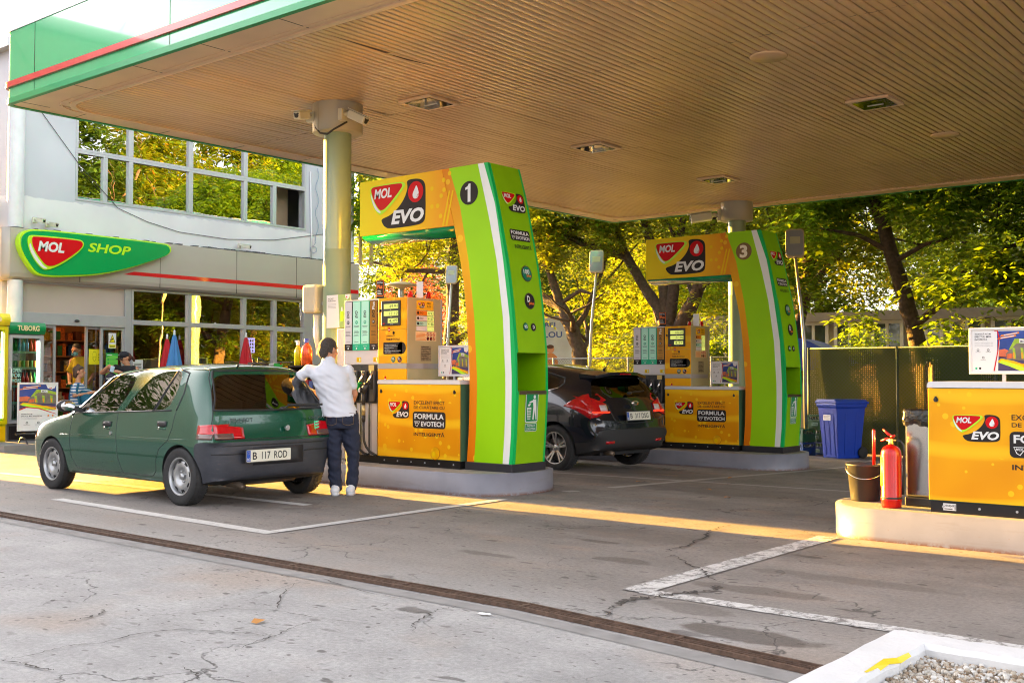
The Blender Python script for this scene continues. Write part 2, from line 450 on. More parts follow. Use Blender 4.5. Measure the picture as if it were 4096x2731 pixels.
# ------------------------------------------------------------------ ground
def ground_sheet():
    xs = [-400, -120, -60, -40, -30, -22, -17, -12, -8, -4, 0, 6, 20, 60, 400]
    ys = [-300, -60, -20, -5, 0, 3, 6, 8, 9.5, 11, 13, 15, 17, 19, 21, 24, 30, 60, 120, 400]
    vs = [(x, y, gz(min(y, 24))) for x in xs for y in ys]; n = len(ys)
    fs = [(i*n+j, (i+1)*n+j, (i+1)*n+j+1, i*n+j+1) for i in range(len(xs)-1) for j in range(n-1)]
    mb = MB().add(vs, fs)
    return tag(mb.build('ground', gm), kind='structure')
ground_sheet()
def m_worn(name, col, thr=.5, sc=9.):
    t = NT(name)
    n1 = t.noise(sc, 8, .85, vec=t.mapv((1, 1, 1)), dist=1.5); n2 = t.noise(sc*5, 4, .7)
    a = t.math('ADD', t.math('MULTIPLY', n1, .7), t.math('MULTIPLY', n2, .3))
    k = t.step(a, thr-.04, thr+.04)
    c = t.mix(k, col, (.17, .16, .15))
    sc_ = t.n('ShaderNodeVectorMath', operation='SCALE'); t.set(sc_.inputs[0], c); t.set(sc_.inputs['Scale'], t.math('ADD', .75, t.math('MULTIPLY', n2, .5)))
    t.set(t.b.inputs['Base Color'], sc_.outputs[0]); t.b.inputs['Roughness'].default_value = .75
    return t.m
wl1 = m_worn('road_marking_white', (.50, .49, .47), .58, 5.)
wl2 = m_worn('road_marking_scuffed', (.56, .55, .53), .512, 7.)
wl3 = m_worn('road_marking_grey', (.36, .34, .31), .62)
def strip(name, pts, w, mt, z=.004, jit=.0, taper=False, kind='structure'):
    vs = []; n = len(pts)
    for i, p in enumerate(pts):
        a = Vector(pts[max(i-1, 0)]); b = Vector(pts[min(i+1, n-1)]); d = (b-a).normalized(); nn = Vector((-d.y, d.x))
        ww = w*(1 if not taper else (.25+.75*math.sin(PI*(i+.5)/n)))
        ww *= 1+random.uniform(-jit, jit)
        for s in (-.5, .5):
            q = Vector(p)+nn*ww*s; vs.append((q.x, q.y, gz(q.y)+z))
    fs = [(2*i, 2*i+1, 2*i+3, 2*i+2) for i in range(n-1)]
    return tag(MB().add(vs, fs).build(name, mt), kind=kind)
def sub(pts, n=6, j=0.):
    o = []
    for i in range(len(pts)-1):
        a = Vector(pts[i]); b = Vector(pts[i+1]); d = b-a; nn = Vector((-d.y, d.x)).normalized()
        for k in range(n): o.append(a+d*k/n+nn*random.uniform(-j, j)*(1 if k else .3))
    o.append(Vector(pts[-1])); return [tuple(p) for p in o]
strip('road_marking', [(-10.3, 5.5), (-6.8, 5.38)], .13, wl1)
strip('road_marking', [(-6.85, 5.45), (-6.9, 8.3)], .12, wl1, .0055)
strip('road_marking', [(-6.85, 9.25), (-6.75, 11.6), (-6.6, 14.6), (-6.5, 18)], .12, wl3)
strip('road_marking', [(-3.4, 5.24), (-3.4, 7.95)], .17, wl2, .0055)
strip('road_marking', [(-3.36, 5.28), (-1.7, 5.26), (1, 5.2)], .13, wl2)
strip('road_marking', [(-15, 6.4), (-11, 6.65), (-8, 6.75)], .12, wl1)
strip('road_marking', [(-9.5, 11.35), (-4.75, 11.7), (-1, 11.95)], .11, wl3)
strip('road_marking', [(-7, 17.2), (-3, 17.6)], .1, wl3)
crk = pm('crack_dark', (.05, .043, .038), .95, var=.4, scale=30)  # dark strip colour of the cracks
for w, pts in [
(.05, [(-3.16, 4.55), (-3.25, 4.79), (-3.3, 4.96), (-3.27, 5.09), (-3.21, 5.21), (-3.15, 5.38), (-3.09, 5.47), (-3.09, 5.61), (-3.1, 5.7)]),
(.03, [(-3.98, 6.55), (-4.01, 6.74), (-4.03, 6.99), (-4.14, 7.4), (-4.24, 7.62), (-4.28, 7.91), (-4.28, 8.06)]),
(.02, [(-3.85, 6.32), (-3.86, 6.44), (-3.58, 6.19), (-3.44, 6.09), (-3.29, 5.89), (-3.09, 5.76)]),
(.015, [(-4.72, 9.07), (-4.55, 9.25), (-4.42, 9.51), (-4.35, 9.86), (-4.43, 10.24), (-4.43, 10.53)]),
(.01, [(-3.47, 4.6), (-3.36, 4.63), (-3.26, 4.62), (-3.2, 4.66)]),
(.012, [(-4.66, 2.25), (-4.64, 2.36), (-4.68, 2.56), (-4.61, 2.67), (-4.64, 2.87), (-4.57, 3.06), (-4.37, 3.17), (-4.25, 3.21), (-4.09, 3.26)]),
(.02, [(-5.15, 2.77), (-5.14, 2.9), (-5.18, 3.01), (-5.26, 3.08)]),
(.012, [(-4.59, 3.67), (-4.85, 3.9), (-5.05, 4.16)]),
(.01, [(-4.02, 2.98), (-4.09, 3.15), (-4.11, 3.27), (-4.19, 3.47), (-4.21, 3.61)]),
(.014, [(-4.66, 2.25), (-4.54, 2.28), (-4.38, 2.3), (-4.32, 2.32)]),
(.012, [(-3.97, 2.68), (-3.84, 2.66), (-3.75, 2.61)]),
(.014, [(-3.67, 3.75), (-3.79, 3.86), (-3.85, 4.01), (-3.91, 4.16), (-3.89, 4.32)]),
(.009, [(-8.21, 4.82), (-8.3, 5.2), (-8.32, 5.47), (-8.37, 5.73)]),
(.008, [(-4.98, 3.1), (-4.82, 3.31), (-4.78, 3.48), (-4.56, 3.62), (-4.19, 3.66), (-3.88, 3.73)]),
(.008, [(-4.86, 3.67), (-5.05, 4.16), (-5.03, 4.36), (-4.54, 4.25), (-4.08, 4.24)])]:
    strip('crack', sub(pts, 9, w*.8), w*.62, crk, .007, .8, True)

# drain channel with its steel grating
def drain():
    rust = pm('rusty_steel', (.11, .068, .048), .7, .3, var=.5, scale=25)
    path = [(-16, 4.60), (-9.5, 4.56), (-3.6, 4.50), (-1.9, 4.30), (.5, 4.06)]
    root = empty('drain_grate', (-6, 4.53, 0), label='long rusty steel drain grate crossing the forecourt in front of the cars', cat='drain grate')
    inv = Matrix.Translation((6, -4.53, 0))
    b = MB(); f = MB(); bars = MB()
    for i in range(len(path)-1):
        a = Vector((*path[i], 0)); c = Vector((*path[i+1], 0)); d = c-a; L = d.length; d.normalize(); n = Vector((-d.y, d.x, 0))
        up = Vector((0, 0, 1))
        def q(s, o, z): return a+d*s+n*o+up*z
        b.add([q(0, -.052, .003), q(L, -.052, .003), q(L, .052, .003), q(0, .052, .003)], [(0, 1, 2, 3)])
        for o, w in ((-.05, .011), (.05, .011)): f.bar(q(0, o, .012), q(L, o, .012), w, .02)
        for o in (-.025, .0, .025): bars.bar(q(0, o, .011), q(L, o, .011), .007, .012)
        k = 0
        while k*.035 < L: bars.bar(q(k*.035, -.045, .009), q(k*.035, .045, .009), .005, .008); k += 1
        k = 0
        while k < L: f.bar(q(k, -.045, .0125), q(k, .045, .0125), .02, .016); k += 1.0
    b.xf(inv).build('channel', dark, root); f.xf(inv).build('frame', rust, root); bars.xf(inv).build('grating', rust, root)
drain()
strip('patched_edge', [(-16, 4.44), (-9.5, 4.41), (-3.6, 4.35), (-1.9, 4.15), (.5, 3.93)], .1, pm('mortar', (.22, .213, .205), .9, var=.25, scale=6), .0025, .5)

# raised pavement in front of the shop
mb = MB(); mb.box(-40, -17.2, 8.3, 18.2, -.1, .10); 
tag(mb.build('pavement', pm('pavement_concrete', (.26, .25, .24), .85, var=.2, scale=3, bump=.2)), kind='structure')

# ------------------------------------------------------------------ canopy
CX0, CX1, CY0, CY1, CZ = -13.50, 2.6, 6.45, 20.0, 4.60
cr = empty('canopy', (-5, 13, CZ), label='large petrol station canopy with green and red fascia over a cream slatted ceiling', cat='canopy')
ci = Matrix.Translation((5, -13, -CZ))
slatm = pm('ceiling_slat_metal', (.80, .58, .36), .25, .35, var=.09, scale=.7, bump=.10, bscale=.9)  # base colour warmed to carry sunlight bounced up from the ground
trimm = pm('ceiling_trim_cream', (.80, .60, .41), .32, .1, var=.08, scale=1.5)
def rrect(x0, x1, y0, y1, r, n=6):
    pts = []
    for cx, cy, a in ((x1-r, y0+r, -90), (x1-r, y1-r, 0), (x0+r, y1-r, 90), (x0+r, y0+r, 180)):
        for k in range(n+1):
            t = R(a+90*k/n); pts.append((cx+r*math.cos(t), cy+r*math.sin(t)))
    return pts
def ring(mb, out, inn, z0, z1, mi=0):
    n = len(out); o = [(x, y, z1) for x, y in out]+[(x, y, z1) for x, y in inn]+[(x, y, z0) for x, y in out]+[(x, y, z0) for x, y in inn]
    fs = []
    for i in range(n):
        j = (i+1) % n
        fs += [(i, j, n+j, n+i), (2*n+i, 3*n+i, 3*n+j, 2*n+j), (i, 2*n+i, 2*n+j, j), (n+i, n+j, 3*n+j, 3*n+i)]
    mb.add(o, fs, mi)
mb = MB()
o_ = rrect(CX0+.02, CX1-.02, CY0+.02, CY1-.02, .12); i_ = rrect(CX0+.50, CX1-.5, CY0+.50, CY1-.5, .42)
ring(mb, o_, i_, CZ-.0, CZ+.05)
ring(mb, rrect(CX0+.44, CX1-.44, CY0+.44, CY1-.44, .45), rrect(CX0+.50, CX1-.5, CY0+.50, CY1-.5, .42), CZ-.022, CZ-.001)
ring(mb, rrect(CX0+.36, CX1-.36, CY0+.36, CY1-.36, .45), rrect(CX0+.38, CX1-.38, CY0+.38, CY1-.38, .42), CZ-.010, CZ-.001)
mb.xf(ci).build('soffit_border', trimm, cr)
seam = MB()
for k in range(12): x = CX0+.3+k*1.25; seam.box(x, x+.006, CY0+.05, CY0+.43, CZ-.003, CZ+.001); seam.box(x, x+.006, CY1-.43, CY1-.05, CZ-.003, CZ+.001)
for k in range(10): y = CY0+.9+k*1.25; seam.box(CX0+.05, CX0+.43, y, y+.006, CZ-.003, CZ+.001)
seam.xf(ci).build('soffit_seam', black, cr)
mb = MB(); x = CX0+.47; pitch = .096
while x < CX1-.45:
    segs = [CY0+.46, 9.9+random.uniform(-.02, .02), 13.6, 17.2, CY1-.46]
    for a, b in zip(segs[:-1], segs[1:]):
        z0 = CZ+random.uniform(0, .003); z1 = CZ+random.uniform(0, .003); t = random.uniform(-.0022, .0022)
        w = pitch-.012; pr_ = [(0, .016), (.001, .004), (.006, 0), (w*.5, -.0015), (w-.006, 0), (w-.001, .004), (w, .016)]
        n = len(pr_); nn = 6; vs = []
        for s in range(nn+1):
            y = a+.003+(b-a-.006)*s/nn; zz = z0+(z1-z0)*s/nn+random.uniform(-.0012, .0012); tt = t+random.uniform(-.0012, .0012)
            vs += [(x+p, y, zz+q+tt*(p/w-.5)*2) for p, q in pr_]
        fs = [(s*n+i, s*n+i+1, (s+1)*n+i+1, (s+1)*n+i) for s in range(nn) for i in range(n-1)]
        mb.add(vs, fs, 0, True)
    x += pitch
mb.xf(ci).build('slatted_ceiling', slatm, cr, fixn=False)
mb = MB(); mb.add([(-8.2, 7.05, CZ-.004), (-8.19, 7.9, CZ-.014), (-8.16, 7.95, CZ-.004)], [(0, 1, 2)]); mb.xf(ci).build('loose_slat', pm('void_brown', (.10, .07, .05), .8), cr, fixn=False)
mb = MB(); mb.add([(-8.21, 7.9, CZ-.004), (-8.17, 8.2, CZ-.022), (-8.07, 8.95, CZ-.006), (-8.13, 8.5, CZ-.012)], [(0, 1, 2, 3)])
mb.xf(ci).build('loose_slat', MAT['void_brown'], cr, fixn=False)
mb = MB(); mb.add([(-10.16, 9.42, CZ-.004), (-10.13, 9.9, CZ-.016), (-10.18, 9.8, CZ-.004)], [(0, 1, 2)])
mb.xf(ci).build('loose_slat', pm('void_brown', (.10, .07, .05), .8), cr, fixn=False)
mb = MB(); mb.box(CX0+.1, CX1-.1, CY0+.1, CY1-.1, CZ+.05, CZ+.06)
mb.xf(ci).build('ceiling_void', pm('void_brown', (.10, .07, .05), .8), cr)
mb = MB(); mb.box(CX0+.06, CX1-.06, CY0+.06, CY1-.06, 5.2, 5.5)
mb.xf(ci).build('roof_deck', alu, cr)
fgreen = pm('fascia_green', (.01, .46, .17), .16, .0, var=.03, coat=1., spec=.8)
fgd = pm('fascia_green_edge', (.0, .30, .10), .35, var=.04)
o_ = rrect(CX0, CX1, CY0, CY1, .14); i_ = rrect(CX0+.04, CX1-.04, CY0+.04, CY1-.04, .1)
mb = MB(); ring(mb, o_, i_, CZ+.055, 5.49); mb.xf(ci).build('fascia', fgreen, cr)
mb = MB(); ring(mb, rrect(CX0-.012, CX1+.012, CY0-.012, CY1+.012, .15), rrect(CX0+.05, CX1-.05, CY0+.05, CY1-.05, .1), CZ-.012, CZ+.054); mb.xf(ci).build('fascia_lip', fgd, cr)
mb = MB(); ring(mb, rrect(CX0-.035, CX1+.035, CY0-.035, CY1+.035, .17), rrect(CX0-.001, CX1+.001, CY0-.001, CY1+.001, .14), 4.785, 4.855)
mb.xf(ci).build('red_stripe', pm('fascia_red', (.62, .012, .02), .25, var=.05, coat=.6), cr)
mb = MB(); ring(mb, rrect(CX0-.01, CX1+.01, CY0-.01, CY1+.01, .15), rrect(CX0+.05, CX1-.05, CY0+.05, CY1-.05, .1), 5.491, 5.505); mb.xf(ci).build('roof_edge', alu, cr)
mb = MB()
for x in (-12.75, -9.9, -7.05, -4.2, -1.35): mb.box(x-.004, x+.004, CY0-.0025, CY0+.01, CZ+.06, 5.485)
mb.xf(ci).build('panel_joint', charc, cr)
d = Decal((0, CY0, 0), (1, 0, 0), (0, 0, 1), .004)
d.rect(-10.28, 5.40, -10.02, 5.48, green, 1); d.text('L', -10.26, 5.40, -10.20, 5.47, yellow, 2)
o = d.build('lettering', cr); o.data.transform(ci)
colm = pm('column_reflected_green', (.25, .34, .215), .30, .05, var=.05, scale=2, coat=.4)  # green tint stands in for the pump's green reflected in the column
for (x, y) in ((-10.30, 9.12), (-10.05, 19.2), (-10.25+9.2, 9.16), (-1.0, 19.2)):
    z0 = gz(y); mb = MB()
    mb.lathe([(.173, z0), (.173, 2.78), (.1745, 2.785), (.173, 2.79), (.173, 4.3)], 32, (x, y, 0))
    mb.box(x-.18, x-.15, y-.02, y+.02, z0, 4.22)
    co = mb.xf(ci).build('column', colm, cr)
    mb = MB(); mb.lathe([(.0, 4.24), (.30, 4.24), (.312, 4.25), (.312, 4.60)], 36, (x, y, 0)); mb.box(x-.006, x+.006, y-.3145, y-.30, 4.25, 4.598)
    mb.xf(ci).build('drum', pm('drum_paint', (.38, .37, .31), .4, .1, var=.06, scale=3), co)
def ceiling_light(x, y, label, src=None):
    r = empty('ceiling_light', (x, y, CZ-.03), label=label, cat='ceiling light', group='ceiling lights under the canopy')
    if src:
        for ch in children(src): copy_tree(ch, r)
        return r
    mb = MB(); a, b = .27, .21
    mb.box(-a, a, -a, -b, 0, .03); mb.box(-a, a, b, a, 0, .03); mb.box(-a, -b, -b, b, 0, .03); mb.box(b, a, -b, b, 0, .03)
    mb.build('frame', trimm, r, bevel=.006)
    mb = MB(); mb.box(-b, b, -b, b, .024, .028); mb.prism([(-.2, .024), (-.05, .008), (.05, .008), (.2, .024)], -.19, .19, 'y'); mb.build('reflector', chrome, r)
    mb = MB(); mb.tube([(-.1, .03, .006), (.1, .03, .006)], .02, 10); mb.box(-.04, .05, -.08, -.02, .0, .012); mb.build('lamp', whitep, r)
    mb = MB(); mb.box(-b, b, -b, b, -.006, -.004); mb.build('lens', glass('lamp_glass', (.75, .78, .8), .15), r)
    return r
l0 = ceiling_light(-9.26, 9.68, 'square ceiling light beside the round drum of the near column')
ceiling_light(-9.18, 13.16, 'square ceiling light in the middle above the number 1 arch', l0)
ceiling_light(-9.06, 16.65, 'square ceiling light in front of the far column', l0)
ceiling_light(-5.0, 13.16, 'square ceiling light at right above the number 3 arch', l0)
for x, y, lb in ((-5.15, 10.57, 'round cover plate in the slatted ceiling, the nearer one'), (-4.93, 15.6, 'round cover plate in the slatted ceiling, the farther faint one')):
    mb = MB(); mb.lathe([(0.001, 0), (.15, 0), (.155, .004), (.19, .006), (.20, .02), (.2, .024)], 28)
    tag(mb.build('ceiling_plate', slatm, loc=(x, y, CZ-.024)), lb, 'cover plate', 'round plates in the canopy ceiling')

# security cameras
def sec_camera(loc, yaw, pitch, label, scale=1., src=None, cable=True):
    r = empty('security_camera', loc, label=label, cat='security camera', group='white security cameras')
    cm = pm('camera_housing', (.60, .60, .50), .4, var=.03)
    Mr = Matrix.Rotation(yaw, 4, 'Z'); Mp = Mr @ Matrix.Translation((.1*scale, 0, 0)) @ Matrix.Rotation(pitch, 4, 'Y') @ Matrix.Scale(scale, 4)
    mb = MB(); mb.box(-.03, .02, -.055, .055, -.05, .07); mb.xf(Mr @ Matrix.Scale(scale, 4)); mb.build('bracket', cm, r, bevel=.008)
    mb = MB(); mb.tube([(.0, 0, .01), (.06, 0, .02), (.1, 0, 0)], .022, 10); mb.xf(Mr @ Matrix.Scale(scale, 4)); mb.build('arm', cm, r)
    mb = MB(); mb.box(-.02, .2, -.045, .045, -.04, .045); mb.xf(Mp); b = mb.build('housing', cm, r, bevel=.012*scale)
    mb = MB(); mb.box(-.03, .225, -.052, .052, .05, .056); mb.xf(Mp); mb.build('sun_shield', cm, r)
    mb = MB(); mb.disc((.203, 0, 0), .024, 14, 'x'); mb.disc((.203, .022, .02), .009, 10, 'x'); mb.disc((.203, -.022, .02), .009, 10, 'x'); mb.xf(Mp); mb.build('lens', black, b)
    return r
sec_camera((-10.47, 8.83, 4.42), R(-72), R(12), 'white security camera on the left of the column drum, facing the camera', 1.1)
sec_camera((-10.02, 8.96, 4.40), R(12), R(26), 'white security camera on the right of the column drum, pointing down right', 1.2)
sec_camera((-10.37, 19.1, 4.35), R(215), R(8), 'security camera on the left of the far column drum', 1.9)
mb = MB(); mb.tube([(-10.40, 8.84, 4.34), (-10.36, 8.82, 4.27), (-10.28, 8.82, 4.20), (-10.15, 8.82, 4.17), (-10.05, 8.84, 4.22), (-9.99, 8.9, 4.27), (-9.96, 8.97, 4.32)], .012, 8)
tag(mb.build('cable', black), 'black cable looping under the drum between two security cameras', 'cable')

# ------------------------------------------------------------------ islands
islm = None
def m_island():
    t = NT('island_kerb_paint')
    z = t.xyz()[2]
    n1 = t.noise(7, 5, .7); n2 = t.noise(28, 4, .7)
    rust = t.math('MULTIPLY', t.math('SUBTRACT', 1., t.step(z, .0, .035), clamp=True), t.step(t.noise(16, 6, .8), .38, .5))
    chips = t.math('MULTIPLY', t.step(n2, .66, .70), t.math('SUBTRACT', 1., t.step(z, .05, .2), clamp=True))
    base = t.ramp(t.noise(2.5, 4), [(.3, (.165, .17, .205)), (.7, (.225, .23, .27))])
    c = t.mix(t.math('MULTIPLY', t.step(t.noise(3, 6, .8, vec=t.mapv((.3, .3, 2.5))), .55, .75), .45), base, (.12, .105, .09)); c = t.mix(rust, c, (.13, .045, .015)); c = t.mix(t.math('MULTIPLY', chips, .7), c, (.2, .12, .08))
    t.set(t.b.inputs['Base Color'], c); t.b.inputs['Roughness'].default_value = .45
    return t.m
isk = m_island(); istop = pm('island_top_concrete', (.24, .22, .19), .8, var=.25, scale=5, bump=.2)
def island(name_label, x0, x1, y0, y1, zb, zt, endr=.62, flipx=False):
    """stadium ended plinth; x0..x1 along the lane"""
    pts = []
    cyy = (y0+y1)/2; ry = (y1-y0)/2
    for k in range(17):
        t = -PI/2+PI*k/16; pts.append((x1-endr+endr*math.copysign(abs(math.cos(t))**.75, math.cos(t)), cyy+ry*math.sin(t)))
    for k in range(17):
        t = PI/2+PI*k/16; pts.append((x0+endr+endr*math.copysign(abs(math.cos(t))**.75, math.cos(t)), cyy+ry*math.sin(t)))
    cx = (x0+x1)/2; r = empty('pump_island', (cx, cyy, zb), label=name_label, cat='kerb', group='raised pump islands')
    loc = [(x-cx, y-cyy) for x, y in pts]; n = len(loc); mb = MB()
    inn = [(x*(1-.012), y*(1-.03)) for x, y in loc]
    h = zt-zb
    vs = [(x, y, -.05) for x, y in loc]+[(x, y, h-.006) for x, y in loc]+[(x, y, h) for x, y in inn]
    fs = [(i, (i+1) % n, n+(i+1) % n, n+i) for i in range(n)]+[(n+i, n+(i+1) % n, 2*n+(i+1) % n, 2*n+i) for i in range(n)]
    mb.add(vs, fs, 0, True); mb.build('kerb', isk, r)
    mb = MB(); mb.add([(x, y, h) for x, y in inn], [tuple(range(n))]); mb.build('top', istop, r)
    return r
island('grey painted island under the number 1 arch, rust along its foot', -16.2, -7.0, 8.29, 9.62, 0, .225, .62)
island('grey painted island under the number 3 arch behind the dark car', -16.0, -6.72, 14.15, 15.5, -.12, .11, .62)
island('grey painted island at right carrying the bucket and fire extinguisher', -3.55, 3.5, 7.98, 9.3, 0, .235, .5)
# ------------------------------------------------------------------ printed marks
def sh(pts, ox, oy): return [(x-ox, y-oy) for x, y in pts]
_G = sh([(-9.24, 3.326), (-9.236, 3.377), (-9.187, 3.397), (-8.72, 3.404), (-8.669, 3.381), (-8.663, 3.337), (-8.923, 3.117), (-9.047, 3.056), (-9.079, 3.054), (-9.153, 3.11), (-9.218, 3.22)], -9.24, 2.88)
_Rd = sh([(-9.223, 3.346), (-9.208, 3.377), (-9.166, 3.388), (-8.74, 3.389), (-8.709, 3.368), (-8.719, 3.329), (-8.964, 3.128), (-9.048, 3.1), (-9.1, 3.127), (-9.175, 3.23)], -9.24, 2.88)
_Wh = sh([(-9.227, 3.31), (-9.207, 3.233), (-9.153, 3.125), (-9.079, 3.073), (-9.048, 3.085), (-9.107, 3.12), (-9.179, 3.223), (-9.218, 3.309)], -9.24, 2.88)
_Dk = sh([(-8.649, 3.408), (-8.509, 3.413), (-8.42, 3.396), (-8.375, 3.365), (-8.357, 3.332), (-8.349, 3.275), (-8.349, 2.963), (-8.378, 2.915), (-8.457, 2.887), (-8.921, 2.881), (-8.994, 2.912), (-9.03, 2.95), (-9.057, 3.005), (-8.922, 3.029), (-8.799, 3.091), (-8.70, 3.18), (-8.648, 3.263), (-8.628, 3.333)], -9.24, 2.88)
_Dp = sh([(-8.489, 3.345), (-8.465, 3.29), (-8.449, 3.242), (-8.455, 3.21), (-8.475, 3.19), (-8.508, 3.184), (-8.535, 3.195), (-8.548, 3.22), (-8.545, 3.253), (-8.52, 3.29)], -9.24, 2.88)
def smooth_poly(p, it=2):
    for _ in range(it):
        q = []
        for i in range(len(p)):
            a, b = p[i], p[(i+1) % len(p)]
            q += [(a[0]*.75+b[0]*.25, a[1]*.75+b[1]*.25), (a[0]*.25+b[0]*.75, a[1]*.25+b[1]*.75)]
        p = q
    return p
_G, _Rd, _Wh, _Dk, _Dp = [smooth_poly(q, 2) for q in (_G, _Rd, _Wh, _Dk, _Dp)]
def shield(D, u, v, s, l=2, outline=True, text=True, tx='MOL'):
    f = lambda q: [(u+x*s, v+y*s) for x, y in q]
    if outline: D.poly(f(_G), limed, l); D.poly(f(_Wh), whitep, l+1)
    D.poly(f(_Rd), red, l+1)
    if text: D.text(tx, u+.075*s, v+.36*s, u+.36*s, v+.475*s, whitep, l+2, .035, .18)
def evo_logo(D, u, v, w, l=1):
    s = w/.89; f = lambda q: [(u+x*s, v+y*s) for x, y in q]
    D.poly(f(_Dk), charc, l)
    shield(D, u, v, s, l+1)
    D.circ(u+.738*s, v+.383*s, .118*s, red, l+1); D.poly(f(_Dp), whitep, l+2)
    for k in range(6): D.rect(u+(.70+.012*k)*s+.05*s, v+(.325+k*.014)*s, u+.80*s, v+(.331+k*.014)*s, red, l+3)
    D.text('EVO', u+.352*s, v+.045*s, u+.865*s, v+.205*s, whitep, l+1, .04, .22)
def formula(D, u, v, w, l=1):
    h = w*.37; D.rr(u, v, u+w, v+h, w*.07, charc, l)
    D.text('FORMULA', u+.055*w, v+.205*w, u+.95*w, v+.325*w, whitep, l+1, .03)
    D.text('EVOTECH', u+.26*w, v+.045*w, u+.95*w, v+.155*w, whitep, l+1, .03)
    D.poly([(u+.05*w, v+.155*w), (u+.235*w, v+.155*w), (u+.14*w, v+.03*w), (u+.09*w, v+.06*w)], whitep, l+1)
    D.poly([(u+.062*w, v+.145*w), (u+.215*w, v+.145*w), (u+.135*w, v+.045*w), (u+.10*w, v+.068*w)], charc, l+2)
    D.text('MOL', u+.08*w, v+.10*w, u+.185*w, v+.138*w, whitep, l+3, .03, .2)
def badge(D, u, v, r, kind, l=1):
    D.circ(u, v, r, steel, l, 28, r*1.02); D.circ(u, v, r*.92, charc if 'D' in kind else dark, l+1, 28); D.circ(u, v, r*.88, charc if kind[0] == 'D' else tealb, l+2, 28)
    if kind == '100': D.text('100', u-.62*r, v-.05*r, u+.5*r, v+.55*r, whitep, l+3, .02); D.text('plus', u-.1*r, v-.5*r, u+.75*r, v-.05*r, plusor, l+3, .02)
    elif kind == 'Dp': D.text('D', u-.5*r, v-.15*r, u+.05*r, v+.65*r, whitep, l+3, .03); D.text('plus', u-.15*r, v-.55*r, u+.75*r, v-.1*r, plusor, l+3, .02)
    elif kind == '95': D.text('95', u-.62*r, v-.4*r, u+.62*r, v+.42*r, whitep, l+3, .03)
    else: D.text('D', u-.35*r, v-.42*r, u+.38*r, v+.45*r, whitep, l+3, .03)
tealb = pm('badge_green', (.0, .17, .09), .3, var=.1, coat=.3); plusor = pm('plus_orange', '#ff7a1a', .4, var=.02)
grn_t = pm('poster_green', '#2fa84a', .4, var=.05)

